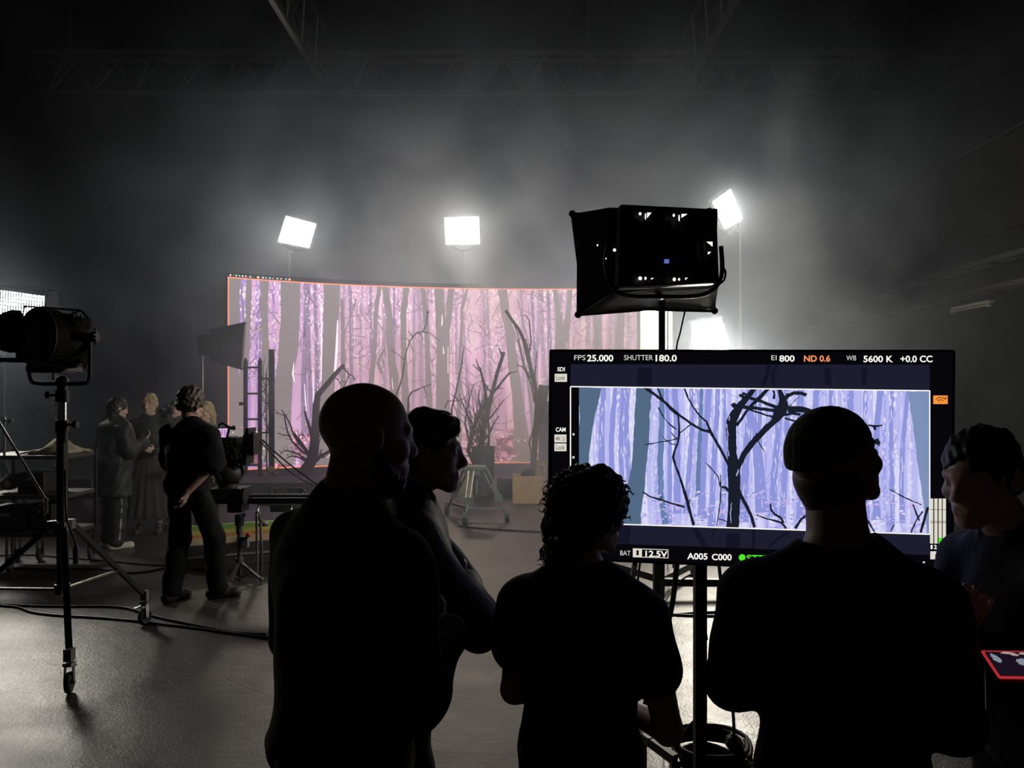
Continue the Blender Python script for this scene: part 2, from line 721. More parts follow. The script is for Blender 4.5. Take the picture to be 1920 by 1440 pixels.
wq = clampx(wpt)
s.m = 1
for i in range(95):                                # pale distant stems
    x = rw.uniform(470, 1190)
    w = rw.uniform(2, 6.5)
    lean = rw.uniform(-14, 14)
    strip(s, dense(vtrunk(x + lean, w * 0.7, x, w, ftop(x), rw.uniform(800, 835), rw, 3), 12), 0.004, wq, 0.5, rw)
s.m = 2
for x, w in ((648, 6), (664, 9), (676, 5), (716, 8), (772, 7), (790, 9), (803, 8), (864, 6), (880, 5), (905, 6), (925, 8), (986, 6), (1008, 7), (1022, 9), (1052, 20), (1075, 7), (1095, 9), (1118, 14), (1140, 8), (1160, 16), (1182, 9)):
    lean = rw.uniform(-12, 12)
    strip(s, dense(vtrunk(x + lean, w * 0.8, x, w * 1.1, ftop(x), rw.uniform(815, 845), rw, 4), 10), 0.006, wq, 0.7, rw)
s.m = 3
for x, w in ((462, 6), (482, 5), (574, 10), (583, 7), (592, 8), (655, 5), (694, 6), (736, 6), (1000, 6), (1035, 8), (1128, 8)):
    lean = rw.uniform(-10, 10)
    strip(s, dense(vtrunk(x + lean, w * 0.8, x, w * 1.2, ftop(x), rw.uniform(800, 840), rw, 4), 10), 0.008, wq, 0.7, rw)
# chinks of bright sky between the twigs
s.m = 6
for i in range(2600):
    x = rw.uniform(440, 1190)
    y = 545 + (rw.random() ** 1.7) * 190
    if rw.random() < 0.5 + 0.5 * math.sin(x * 0.055 + 1.3 * math.sin(x * 0.021)) * 0.8:
        a = rw.uniform(0.9, 2.3)
        l, w = rw.uniform(1.6, 5.0), rw.uniform(0.7, 1.7)
        strip(s, [(x, y, w * 0.4), (x + math.cos(a) * l * 0.5, y - math.sin(a) * l * 0.5, w), (x + math.cos(a) * l, y - math.sin(a) * l, w * 0.3)], 0.0095, wq)
# twigs crossing the upper half
s.m = 5
for i in range(420):
    x, y = rw.uniform(440, 1190), rw.uniform(545, 720) if rw.random() < 0.75 else rw.uniform(700, 830)
    a = rw.uniform(0.2, 2.9)
    l = rw.uniform(14, 46)
    pts = [(x, y, 1.3)]
    for k in range(4):
        a += rw.uniform(-0.35, 0.35)
        x += math.cos(a) * l / 4
        y -= math.sin(a) * l / 4
        pts.append((x, y, 1.2 - 0.22 * k))
    strip(s, pts, 0.011, wq)
# large near trunks as they stand in the picture
s.m = 4
near = [
    [(438, 520, 24), (440, 640, 20), (438, 700, 18), (436, 800, 22), (440, 870, 30)],
    [(467, 520, 11), (465, 600, 10), (461, 660, 14), (455, 720, 18), (452, 800, 22), (450, 870, 30)],
    [(497, 524, 14), (496, 600, 12), (498, 660, 15), (500, 720, 16), (505, 780, 22), (508, 850, 34)],
    [(545, 526, 38), (544, 600, 36), (541, 650, 37), (534, 700, 32), (529, 760, 34), (526, 810, 42), (522, 868, 66)],
    [(623, 530, 31), (621, 600, 29), (619, 650, 28), (615, 720, 25), (608, 770, 28), (601, 830, 36), (592, 872, 60)],
    [(641, 560, 6), (643, 620, 8), (644, 700, 9), (640, 780, 12), (638, 850, 18)],
    [(712, 534, 8), (705, 580, 8), (703, 640, 9), (697, 700, 10), (693, 760, 12), (690, 850, 18)],
    [(722, 535, 12), (730, 590, 12), (731, 640, 13), (738, 700, 17), (741, 760, 17), (745, 850, 26)],
    [(762, 536, 12), (756, 590, 11), (757, 660, 11), (760, 740, 14), (766, 850, 20)],
    [(792, 538, 10), (799, 600, 10), (802, 680, 9), (806, 760, 12), (808, 850, 18)],
    [(823, 539, 18), (826, 600, 18), (827, 680, 18), (826, 760, 18), (825, 860, 24)],
    [(846, 539, 12), (843, 580, 12), (838, 620, 11), (838, 700, 10), (838, 780, 12), (842, 860, 16)],
    [(876, 540, 6), (866, 580, 6), (864, 650, 6), (861, 740, 8), (858, 850, 12)],
    [(942, 541, 18), (947, 580, 16), (955, 620, 16), (962, 680, 20), (970, 740, 20), (976, 800, 25), (984, 868, 46)],
    [(1040, 541, 8), (1048, 600, 12), (1052, 660, 22), (1056, 760, 24), (1060, 868, 36)],
    [(1070, 541, 8), (1064, 600, 12), (1060, 640, 14)],
    [(1112, 541, 8), (1118, 620, 10), (1120, 760, 14), (1122, 868, 20)],
    [(1166, 541, 12), (1162, 640, 16), (1160, 760, 20), (1158, 868, 30)],
]
for t in near:
    strip(s, dense([(x, y + (1 if k else 0), w) for k, (x, y, w) in enumerate(t)], 9), 0.012, wq, 0.8, rw)
for t in ([(956, 605, 5), (975, 650, 5), (988, 700, 6), (996, 760, 7), (1004, 868, 9)], [(970, 560, 2.5), (990, 640, 3.5), (1000, 720, 4)], [(640, 640, 3), (655, 600, 2.5), (668, 560, 2)], [(500, 575, 2), (525, 608, 2.5)], [(472, 622, 2), (490, 612, 2)],
          [(735, 640, 3), (715, 615, 2), (700, 590, 1.5)], [(716, 700, 6), (708, 680, 6), (722, 650, 4)]):
    strip(s, dense(t, 8), 0.014, wq, 0.3, rw)
# chinks of light inside the trunk gaps
s.m = 6
for t in ([(829, 590, 1), (829, 605, 2.4), (828, 612, 1)], [(831, 650, 1), (832, 664, 2)], [(840, 650, 0.8), (840, 700, 1.2)], [(551, 680, 1), (549, 702, 3), (552, 716, 1)], [(602, 560, 1), (603, 640, 2.6), (602, 715, 2)],
          [(735, 710, 0.8), (737, 730, 1.4)], [(633, 600, 1.5), (631, 660, 5), (628, 700, 4)], [(587, 690, 1), (588, 780, 2)], [(571, 720, 1), (574, 770, 2.4)]):
    strip(s, t, 0.015, wq)
s.m = 7
for x0, x1, y0, y1, n in ((520, 648, 783, 868, 420), (462, 500, 770, 868, 110), (845, 965, 808, 868, 330), (430, 470, 800, 868, 40), (690, 845, 800, 868, 160), (965, 1190, 815, 868, 260)):
    for i in range(n):
        x, y = rw.uniform(x0, x1), y0 + (y1 - y0) * rw.random() ** 0.8
        if math.sin(x * 0.11 + y * 0.23) + math.sin(x * 0.05 - y * 0.17) < -0.5:
            continue
        a, l, w = rw.uniform(0, 3.1), rw.uniform(1.5, 6), rw.uniform(0.7, 2.2)
        s.m = 7 if rw.random() < 0.75 else 6
        strip(s, [(x, y, w * 0.4), (x + math.cos(a) * l * 0.5, y - math.sin(a) * l * 0.4, w), (x + math.cos(a) * l, y - math.sin(a) * l * 0.7, w * 0.3)], 0.0135, wq)
s.build('screen', [WBG, WFAR, WMID, WMIDB, WNEAR, WTWIG, WLIT, em('wall_pink_leaves', srgb(245, 165, 180), 1.3)], video_wall)
# orange border line and toolbar icons that the screen shows along its edge
ORANGE = em('screen_orange_line', srgb(255, 150, 110), 1.5)
b = MB()
for k, (a, c) in enumerate(zip(xs[:-1], xs[1:])):
    for fn, w in ((wtop, 2.2), (wbot, -2.2)):
        b.add([wpt(a, fn(a), 0.02), wpt(c, fn(c), 0.02), wpt(c, fn(c) + w, 0.02), wpt(a, fn(a) + w, 0.02)], [(0, 3, 2, 1)])
b.add([wpt(427, wtop(427), 0.02), wpt(429.4, wtop(429), 0.02), wpt(429.4, wbot(429), 0.02), wpt(427, wbot(427), 0.02)], [(0, 3, 2, 1)])
b.build('border_line', ORANGE, video_wall)
fr = MB()
for a, c in zip(xs[:-1], xs[1:]):
    for z0, z1 in ((WTOP, WTOP + 0.09), (0.0, WBOT)):
        pa, pb = wpt(a, 700), wpt(c, 700)
        q = [(pa.x, pa.y - 0.01, z0), (pb.x, pb.y - 0.01, z0), (pb.x, pb.y - 0.01, z1), (pa.x, pa.y - 0.01, z1)]
        fr.add([Vector(p) for p in q] + [Vector(p) + Vector((0, 0.35, 0)) for p in q], [(0, 1, 2, 3), (7, 6, 5, 4), (0, 4, 5, 1), (3, 2, 6, 7), (0, 3, 7, 4), (1, 5, 6, 2)])
    q = [wpt(a, wtop(a), -0.02), wpt(c, wtop(c), -0.02), wpt(c, wbot(c), -0.02), wpt(a, wbot(a), -0.02)]
    fr.add([Vector(p) for p in q] + [Vector(p) + Vector((0, 0.25, 0)) for p in q], [(3, 2, 1, 0), (4, 5, 6, 7), (0, 1, 5, 4), (2, 3, 7, 6)])
for xx in (427, 1194):
    p = wpt(xx, 700)
    fr.box((p.x + (-0.03 if xx < 800 else 0.03), p.y + 0.15, (WTOP + 0.09) / 2), (0.05, 0.35, WTOP + 0.09))
fr.build('frame', mat('video_wall_frame', (0.05, 0.05, 0.055), 0.5), video_wall)
ic = MB()
icol = [em('icon_white', (1, 1, 1), 1.8), em('icon_cyan', srgb(150, 225, 240), 1.7), em('icon_orange', srgb(255, 190, 150), 1.7)]
for k, (x, w, c) in enumerate([(432, 3.4, 0), (438, 1.4, 2), (443, 2.8, 0), (449, 3, 1), (455, 3, 0), (461, 3.4, 2), (469, 3.2, 0), (473, 1, 0), (484, 4.4, 2), (493, 3.4, 0), (499, 2.4, 0), (506, 3.2, 1), (512, 2.8, 2), (520, 3.2, 1), (527, 3, 2), (536, 3.4, 1), (543, 4, 2)]):
    ic.m = c
    y = wtop(x) - 3.2
    n = 7 if k % 3 else 4
    ic.poly([wpt(x + w * 0.55 * math.cos(2 * math.pi * j / n + k), y + w * 0.5 * math.sin(2 * math.pi * j / n + k), 0.03) for j in range(n)])
ic.each('toolbar_icon', icol, video_wall)
# dark strip the icons stand on
ts = MB()
for a, c in zip(xs[:9], xs[1:10]):
    ts.add([wpt(a, wtop(a) - 6.5, 0.025), wpt(c, wtop(c) - 6.5, 0.025), wpt(c, wtop(c) - 0.5, 0.025), wpt(a, wtop(a) - 0.5, 0.025)], [(0, 3, 2, 1)])
ts.build('toolbar', em('toolbar_dark', srgb(60, 60, 62), 0.4), video_wall)
sb = MB()
for k in range(12):
    x = 470 + k * 62
    p = wpt(x, 700)
    sb.bar((p.x, p.y + 0.3, 3.8), (p.x, p.y + 0.8, 0.03), 0.06)
    sb.bar((p.x, p.y + 0.25, 0.03), (p.x, p.y + 0.85, 0.03), 0.06)
sb.each('back_brace', BLACK, video_wall)

# ================================================================== lamps
def led_panel(corners, Y, pole_px, label, dm=None, name='led_panel_lamp', group='bright LED panel lamps on tall poles'):
    """corners TL TR BR BL in photo pixels; the panel leans forward over the set"""
    TL, TR, BR, BL = [P(x, y, Y - (0.18 if k < 2 else 0.0)) for k, (x, y) in enumerate(corners)]
    c = (TL + TR + BR + BL) / 4
    pole_x = P(pole_px, 500, Y + 0.2).x
    root = thing(name, label, 'lamp', (pole_x, Y + 0.25, 0), group)
    n = (TR - TL).cross(BL - TL).normalized()
    if n.y < 0:
        n = -n
    u = (TR - TL).normalized()
    v = (BL - TL).normalized()
    k = 0.03
    o4 = [TL - u * k - v * k, TR + u * k - v * k, BR + u * k + v * k, BL - u * k + v * k]
    MB().prism([p + n * 0.012 for p in o4], n * 0.16).build('housing', GREYP, root, bevel=0.01)
    e = MB()
    for a, b in zip(o4, o4[1:] + o4[:1]):
        e.bar(a, b, 0.022, 0.03)
    e.build('front_frame', GREYP, root)
    MB().poly([TL, BL, BR, TR]).build('diffuser', dm or LAMPM, root)
    mid_l, mid_r = (TL + BL) / 2 + n * 0.08 - u * 0.07, (TR + BR) / 2 + n * 0.08 + u * 0.07
    low = (BL + BR) / 2 + v * 0.16 + n * 0.1
    y = MB().tube([mid_l, (BL + low) / 2 - u * 0.06 + n * 0.08, low - u * 0.1, low + u * 0.1, (BR + low) / 2 + u * 0.06 + n * 0.08, mid_r], 0.018, 8)
    y.build('yoke', BLACK, root, smooth=True)
    p = MB()
    top = Vector((pole_x, Y + 0.25, low.z))
    p.tube([low, (low + top) / 2 + Vector((0, 0.02, 0)), top], 0.022, 8)
    p.cyl((pole_x, Y + 0.25, 0.5), top, 0.024, n=12)
    p.cyl((pole_x, Y + 0.25, 0.35), (pole_x, Y + 0.25, top.z * 0.55), 0.034, n=12)
    p.build('pole', ALU, root, smooth=True)
    for a in (90, 210, 330):
        d = Vector((math.cos(math.radians(a)), math.sin(math.radians(a)), 0))
        b = Vector((pole_x, Y + 0.25, 0))
        MB().tube([b + Vector((0, 0, 0.95)), b + d * 0.62 + Vector((0, 0, 0.03))], 0.018, 8).tube([b + Vector((0, 0, 0.42)), b + d * 0.34 + Vector((0, 0, 0.45))], 0.012, 6).build('leg', ALU, root)
    return root


led_panel([(538, 406), (591, 420), (578, 464), (523, 453)], 17.7, 542, 'bright LED panel lamp tilted sideways above the left part of the video wall')
led_panel([(834, 409), (897, 407), (899, 457), (837, 458)], 17.7, 868, 'bright square LED panel lamp standing level above the middle of the video wall')
led_panel([(1338, 378), (1368, 357), (1390, 410), (1359, 427)], 13.5, 1391, 'bright LED panel lamp tipped over, peeking out above the black softbox')
led_panel([(1300, 607), (1348, 599), (1384, 745), (1306, 752)], 9.0, 1350, 'bright low LED panel lamp just above the monitor, under the softbox', em('low_lamp_diffuser', (1.0, 0.93, 0.8), 110.0))

# white board beside the video wall, its received light painted as emission
BOARDM = em('white_board_painted_glow', (1.0, 0.93, 0.76), 3.0)
df = thing('white_board', 'tall white board beside the right end of the video wall, its brightness painted as glow', 'white board', P(1240, 740, 14.9) * 1.0)
df.location.z = 0
ORG[df] = Vector(df.location)
TLd, BRd = P(1199, 545, 14.9), P(1262, 735, 14.9)
MB().box(((TLd.x + BRd.x) / 2, 14.9, (TLd.z + 0.25) / 2), (BRd.x - TLd.x, 0.02, TLd.z - 0.25)).build('cloth', BOARDM, df)
f = MB()
for x in (TLd.x, BRd.x):
    f.cyl((x, 14.9, 0.0), (x, 14.9, TLd.z), 0.022, n=8)
for z in (0.25, TLd.z):
    f.cyl((TLd.x, 14.9, z), (BRd.x, 14.9, z), 0.022, n=8)
f.build('frame', ALU, df)
fs = MB()
for x in (TLd.x, BRd.x):
    fs.bar((x, 14.6, 0.02), (x, 15.3, 0.02), 0.05, 0.04)
    fs.bar((x, 15.28, 0.03), (x, 14.92, 0.9), 0.03)
fs.each('foot', BLACK, df)

# ------------------------------------------------------------------ panel with honeycomb grid at the far left
gp = thing('grid_panel_lamp', 'bright LED panel lamp with honeycomb louvre grid behind the fresnel lamp', 'lamp', (P(-20, 740, 9.0).x, 9.25, 0))
gTL, gTR, gBR, gBL = P(-120, 520, 8.9), P(86, 548, 8.75), P(82, 640, 8.95), P(-122, 625, 9.1)
gn = (gTR - gTL).cross(gBL - gTL).normalized()
gn = gn if gn.y > 0 else -gn
MB().poly([gTL, gBL, gBR, gTR]).build('diffuser', em('grid_lamp_diffuser', (1, 0.95, 0.84), 190.0), gp)
MB().prism([gTL + gn * 0.02, gTR + gn * 0.02, gBR + gn * 0.02, gBL + gn * 0.02], gn * 0.18).build('housing', BLACK, gp)
g = MB()
LOUV = mat('black_louvre_fabric', (0.0005, 0.0005, 0.0004), 1.0, spec=0.0)
for i in range(43):
    t = i / 42
    a, b_ = gTL.lerp(gTR, t), gBL.lerp(gBR, t)
    g.add([a - gn * 0.005, b_ - gn * 0.005, b_ - gn * 0.015, a - gn * 0.015], [(0, 1, 2, 3)])
for i in range(15):
    t = i / 14
    a, b_ = gTL.lerp(gBL, t), gTR.lerp(gBR, t)
    g.add([a - gn * 0.005, b_ - gn * 0.005, b_ - gn * 0.015, a - gn * 0.015], [(0, 1, 2, 3)])
gl = g.build('louvre_grid', LOUV, gp)
so = gl.modifiers.new('thickness', 'SOLIDIFY')
so.thickness = 0.009
f = MB()
for a, b_ in ((gTL, gTR), (gTR, gBR), (gBR, gBL), (gBL, gTL)):
    f.bar(a, b_, 0.03, 0.1)
f.build('front_frame', BLACK, gp)
gx = P(-20, 740, 9.0).x
MB().cyl((gx, 9.25, 0.3), (gx, 9.25, 2.6), 0.025, n=12).build('pole', BLACK, gp)
for a in (90, 210, 330):
    d = Vector((math.cos(math.radians(a)), math.sin(math.radians(a)), 0))
    b = Vector((gx, 9.25, 0))
    MB().tube([b + Vector((0, 0, 0.9)), b + d * 0.6 + Vector((0, 0, 0.02))], 0.018, 8).build('leg', BLACK, gp)

# ------------------------------------------------------------------ black softbox seen from behind, on its wheeled stand
sx0 = P(1241, 740, 6.05)
soft = thing('softbox_lamp', 'large black softbox lamp seen from behind, on a stand behind the monitor', 'lamp', (sx0.x, 6.05, 0))
R4 = [P(1143, 389, 5.75), P(1346, 391, 5.85), P(1347, 535, 5.85), P(1150, 548, 5.75)]
F4 = [P(1073, 401, 6.15), P(1330, 396, 6.55), P(1340, 583, 6.5), P(1084, 590, 6.1)]
BR4 = [P(1163, 382, 5.6), P(1345, 391, 5.68), P(1350, 530, 5.68), P(1160, 540, 5.6)]
SOFTF = mat('softbox_black_cloth', (0.018, 0.018, 0.02), 0.8, bump=0.2, scale=18)
w = MB()
for k in range(4):
    a, b_, c, d = R4[k], R4[(k + 1) % 4], F4[(k + 1) % 4], F4[k]
    n = 8
    grid = []
    cen = sum(F4, Vector()) / 4
    for i in range(n + 1):
        row = []
        for j in range(n + 1):
            p = (a.lerp(b_, j / n)).lerp(d.lerp(c, j / n), i / n)
            sag = 0.035 * math.sin(math.pi * j / n) * (0.3 + 0.7 * i / n)
            row.append(p + (cen - p).normalized() * sag)
        grid.append(row)
    flat = [p for r in grid for p in r]
    w.add(flat, [(i * (n + 1) + j, i * (n + 1) + j + 1, (i + 1) * (n + 1) + j + 1, (i + 1) * (n + 1) + j) for i in range(n) for j in range(n)])
cl = w.build('side_cloth', SOFTF, soft, smooth=True)
so = cl.modifiers.new('thickness', 'SOLIDIFY')
so.thickness = 0.008
MB().prism([p + Vector((0, 0.02, 0)) for p in R4], (0, 0.01, 0)).build('back_cloth', SOFTF, soft)
rim = MB()
for a, b_ in zip(F4, F4[1:] + F4[:1]):
    rim.tube([a, a.lerp(b_, 0.5) + (cen - a.lerp(b_, 0.5)).normalized() * 0.03, b_], 0.014, 8)
for p in F4:
    rim.ball(p, 0.03, 6)
rim.build('rim', BLACKF, soft, smooth=True)
fc = [p.lerp(cen, 0.03) for p in F4]
MB().poly(fc).build('front_diffuser', em('softbox_diffuser', (1, 0.96, 0.86), SOFT_E), soft)
hd = MB()
nn = (BR4[1] - BR4[0]).cross(BR4[3] - BR4[0]).normalized()
nn = nn if nn.y > 0 else -nn
hd.prism(BR4, nn * 0.16)
hd.build('lamp_housing', BLACK, soft, bevel=0.02)
ribs = MB()
for k in range(11):
    t = 0.08 + k * 0.084
    a, b_ = BR4[0].lerp(BR4[1], t).lerp(BR4[3].lerp(BR4[2], t), 0.18), BR4[0].lerp(BR4[1], t).lerp(BR4[3].lerp(BR4[2], t), 0.8)
    ribs.bar(a - nn * 0.015, b_ - nn * 0.015, 0.012, 0.03, up=nn)
ribs.each('cooling_fin', BLACK, soft)


def spot(px, py, w, h, tri=0):
    c = P(px, py, 5.58)
    a, b_ = w / F * 5.58 / 2, h / F * 5.58 / 2
    if tri:
        return [c + Vector((-a, 0, b_)), c + Vector((a, 0, b_)), c + Vector((-a if tri == 1 else a, 0, -b_))]
    return [c + Vector((a * math.cos(t), 0, b_ * math.sin(t))) for t in np.linspace(0, 2 * math.pi, 9)[:-1]]


leaks = MB()
for px, py, w_, h_, t in ((1200, 401, 5, 6, 0), (1210, 406, 2, 13, 0), (1217, 404, 8, 10, 1), (1263, 404, 4, 6, 0), (1273, 409, 2.4, 13, 0), (1283, 405, 11, 7, 1), (1330, 458, 11, 9, 2), (1330, 475, 6, 5, 1),
                          (1152, 469, 6, 6, 0), (1120, 460, 2.6, 4, 0), (1200, 522, 7, 7, 0), (1210, 522, 4, 6, 0), (1223, 523, 5, 3, 1), (1264, 524, 6, 7, 0), (1273, 524, 4, 5, 0), (1287, 523, 5, 4, 1), (1136, 485, 2, 3, 0)):
    leaks.poly([p - nn * 0.004 for p in spot(px, py, w_, h_, t)])
leaks.each('light_leak_glow', em('painted_light_leak', (1, 0.97, 0.9), 2.0), soft)  # small glowing patches stand in for lamp light leaking through gaps
d = MB()
c = P(1250, 490, 5.57)
d.box(c, (0.035, 0.01, 0.03))
dd = d.build('display', em('lamp_display', srgb(120, 150, 255), 0.5), soft)
yk = MB()
y0, y1 = P(1140, 462, 5.7), P(1352, 462, 5.8)
low = P(1238, 556, 5.9)
yk.tube(cat([y0, P(1136, 500, 5.68), P(1160, 550, 5.72), low, P(1320, 552, 5.78), P(1352, 520, 5.78), y1]), 0.018, 8)
yk.build('yoke', BLACK, soft, smooth=True)
lp = MB()
lp.tube(cat([P(1350, 497, 5.75), P(1360, 508, 5.74), P(1358, 524, 5.74), P(1350, 532, 5.75)]), 0.008, 8)
lp.cyl(P(1352, 514, 5.75), P(1356, 513, 5.75), 0.012)
lp.build('cable_loop', CABLE, soft)
po = MB()
po.cyl((sx0.x, 6.05, 0.45), (sx0.x, 6.05, 1.9), 0.036, n=16)
po.cyl((sx0.x, 6.05, 1.6), (sx0.x, 6.05, 2.5), 0.027, n=16)
po.tube([(sx0.x, 6.05, 2.48), low], 0.022, 8)
po.build('pole', mat('grey_stand_tube', (0.12, 0.12, 0.11), 0.4, 0.6), soft, smooth=True)
col_ = MB()
col_.box((P(1235, 740, 6.05).x, 6.05, 0.42), (0.085, 0.085, 0.75))
col_.build('base_column', GREYP, soft, bevel=0.008)
# low folding legs of the wheeled base
LEGM = mat('stand_leg_grey', (0.09, 0.095, 0.1), 0.4, 0.5)
for a, b_ in ((FL(1238, 1120), FL(1480, 1118)), (FL(1232, 1112), FL(1090, 1062)), (FL(1238, 1116), FL(1300, 1078))):
    a = Vector((a.x, a.y, 0.13))
    b_ = Vector((b_.x, b_.y, 0.11))
    lg = MB()
    lg.bar(a, b_, 0.06, 0.06)
    l = lg.build('leg', LEGM, soft)
    cs = MB()
    cs.cyl(b_ + Vector((-0.02, 0, -0.055)), b_ + Vector((0.02, 0, -0.055)), 0.055, n=16)
    cs.m = 1
    cs.box(b_ + Vector((0, 0, -0.02)), (0.06, 0.05, 0.06))
    w_ = cs.build('caster', [RUBBER, STEEL], soft)
    w_.parent = l
br = MB()
br.bar(P(1191, 1054, 6.0), FL(1183, 1106) + Vector((0, 0, 0.02)), 0.035, 0.06)
br.bar(P(1200, 1054, 6.05), FL(1194, 1106) + Vector((0, 0, 0.02)), 0.018, 0.02)
br.build('brace', LEGM, soft)

# ------------------------------------------------------------------ fresnel lamp on a black wheeled stand
SC = Vector((-2.90, 4.78, 0))
stand = thing('lamp_stand', 'black wheeled steel stand carrying the fresnel lamp at left', 'lamp stand', SC)


def sp(py, dx=0.0, dy=0.0):
    q = P(0, py, 4.78)
    return Vector((SC.x + dx, SC.y + dy, q.z))


po = MB()
po.cyl(sp(1112), sp(790), 0.033, n=16)
po.build('pole', BLACK, stand, smooth=True)
po = MB()
po.cyl(sp(800), sp(735), 0.026, n=16)
po.build('riser', CHROME, stand, smooth=True)
kn = MB()
for py in (742, 798):
    kn.cyl(sp(py - 10), sp(py + 12), 0.04, n=12)
for py, s_ in ((741, -1), (796, 1)):
    kn.cyl(sp(py, s_ * 0.03), sp(py, s_ * 0.085), 0.009, n=8).cyl(sp(py, s_ * 0.075), sp(py, s_ * 0.1), 0.024, n=10)
kn.each('locking_collar', BLACK, stand, smooth=True)
bo = MB()
for k, py in enumerate((760, 775, 810, 830, 875, 883)):
    bo.ball(sp(py, -0.03, -0.02), 0.006, 5)
bo.each('bolt', CHROME, stand)
cp = MB().tube([sp(830, 0.026, -0.028), sp(975, 0.026, -0.028)], 0.008, 8)
cp.build('crank_rail', CHROME, stand)
hub, low = sp(985), sp(1104)
hb = MB().cyl(sp(975), sp(997), 0.05, n=12)
hb.build('leg_collar', BLACK, stand)
hb = MB().cyl(sp(1095), sp(1112), 0.045, n=12)
hb.build('lower_collar', BLACK, stand)
feet = [Vector((-2.52, 4.22, 0)), Vector((-2.77 + 0.06, 5.47, 0)), Vector((-3.66, 4.72, 0))]
for k, ft in enumerate(feet):
    d = (Vector((ft.x, ft.y, 0)) - SC)
    d.z = 0
    d.normalize()
    top = hub + d * 0.07
    end = Vector((ft.x, ft.y, 0.22))
    lg = MB().bar(top, end, 0.036, 0.03)
    lg.m = 1
    lg.box(hub + d * 0.06, (0.05, 0.05, 0.06)).box(end, (0.045, 0.045, 0.07))
    L_ = lg.build('leg', [BLACK, GREYP], stand)
    st = MB().bar(low + d * 0.05, top.lerp(end, 0.62), 0.026, 0.012)
    st.build('strut', mat('yellowish_strut', (0.10, 0.09, 0.05), 0.4, 0.5) if k == 1 else BLACK, stand)
    side = Vector((-d.y, d.x, 0))
    if k == 0:
        side = Vector((1, 0.25, 0)).normalized()
    cw = Vector((ft.x, ft.y, 0.062)) + d * 0.0
    cs = MB().torus(cw, 0.045, 0.017, side, 24, 8)
    cs.m = 1
    cs.cyl(cw - side * 0.012, cw + side * 0.012, 0.034, n=16)
    cs.m = 2
    for s_ in (-1, 1):
        cs.bar(cw + side * 0.024 * s_, cw + side * 0.02 * s_ + Vector((0, 0, 0.1)), 0.03, 0.006, up=side)
    cs.box(cw + Vector((0, 0, 0.105)), (0.05, 0.05, 0.02))
    cs.cyl(cw - side * 0.03, cw + side * 0.03, 0.008, n=8)
    cs.bar(cw + Vector((0, 0, 0.09)), cw + Vector((0, 0, 0.075)) - d * 0.07 + side * 0.03, 0.03, 0.008)
    wv = cs.build('caster', [RUBBER, BLACKP, STEEL], stand, smooth=True)
    wv.parent = L_
# power lead that hangs from the stand
tag(MB().tube(cat([sp(880, 0.04, -0.03), sp(940, 0.045, -0.04), P(127, 980, 4.7), P(138, 1008, 4.65), P(143, 1022, 4.63)]), 0.006, 6).tube([P(143, 1020, 4.63), P(142.5, 1030, 4.63), P(142, 1057, 4.63)], [0.008, 0.019, 0.016], 8).build('power_lead', CABLE, smooth=True), 'black power lead with plug hanging from the fresnel lamp stand', 'cable')

fres = thing('fresnel_lamp', 'black fresnel lamp with barn doors hanging in a U-shaped yoke at left', 'lamp', sp(722))
ly = 4.72
yk = MB().tube(cat([P(168, 640, ly), P(168, 690, ly), P(166, 712, ly), P(155, 719, ly), P(110, 720, ly), P(70, 719, ly), P(58, 712, ly), P(55, 690, ly), P(54, 650, ly)], 4), 0.013, 10)
yk.build('yoke', BLACK, fres, smooth=True)
cl = MB().cyl(sp(734.5), sp(712), 0.03, n=12).ball(sp(716), 0.04, 8)
cl.build('yoke_clamp', BLACK, fres, smooth=True)
# lamp axis: the lens looks to the left and away; seen from its rear side
ax = Vector((-0.42, -0.90, 0.03)).normalized()
bc = P(111, 636, ly)
fu, fw_ = perp(ax)
LAMPB = mat('matte_black_lamp_body', (0.005, 0.005, 0.006), 0.7, spec=0.2)
house = MB()
house.tube([bc - ax * 0.11, bc - ax * 0.09, bc + ax * 0.04, bc + ax * 0.05, bc + ax * 0.13], [0.16, 0.172, 0.172, 0.184, 0.184], 28)
house.build('housing', LAMPB, fres, smooth=True)
for k, (a0, a1) in enumerate(((0.135, 0.15),)):
    MB().torus(bc + ax * 0.14, 0.177, 0.011, ax, 32, 8).build('lens_ring', BLACKP, fres, smooth=True)
MB().tube([bc + ax * 0.125, bc + ax * 0.135], [0.168, 0.11], 28).build('lens', mat('dark_lens_glass', (0.01, 0.01, 0.012), 0.15), fres, smooth=True)
# rear box with reflecting plates
rb = MB()
Rm = Matrix((fu, ax, fw_)).transposed()
rb.box(bc - ax * 0.09, (0.25, 0.12, 0.3), Rm)
rb.build('ballast_box', LAMPB, fres, bevel=0.03)
pl = MB()
for (a, b_, c, d_) in (((153, 598), (171, 598), (170, 616), (163, 617)), ((156, 671), (164, 668), (163, 691), (155, 692))):
    pl.poly([P(*q, ly - 0.02) for q in (a, d_, c, b_)])
pl.each('side_plate', mat('polished_side_plate', (0.75, 0.7, 0.72), 0.2, 0.9), fres)
kb = MB().cyl(P(168, 637, ly), P(176, 632, ly), 0.014, n=8).cyl(P(174, 632, ly), P(182, 631, ly), 0.035, n=10)
for k in range(5):
    kb.cyl(P(177, 617 + k * 7, ly - 0.03), P(181, 617 + k * 7, ly - 0.03), 0.006, n=6)
kb.build('tilt_knob', BLACK, fres)
tp = MB()
tp.bar(P(46, 574, ly - 0.05), P(152, 582, ly + 0.03), 0.006, 0.012)
tp.bar(P(152, 582, ly + 0.03), P(167, 598, ly + 0.03), 0.01, 0.012)
tp.bar(P(46, 574, ly - 0.05), P(43, 590, ly - 0.05), 0.006)
tp.bar(P(128, 592, ly), P(152, 582, ly + 0.03), 0.01)
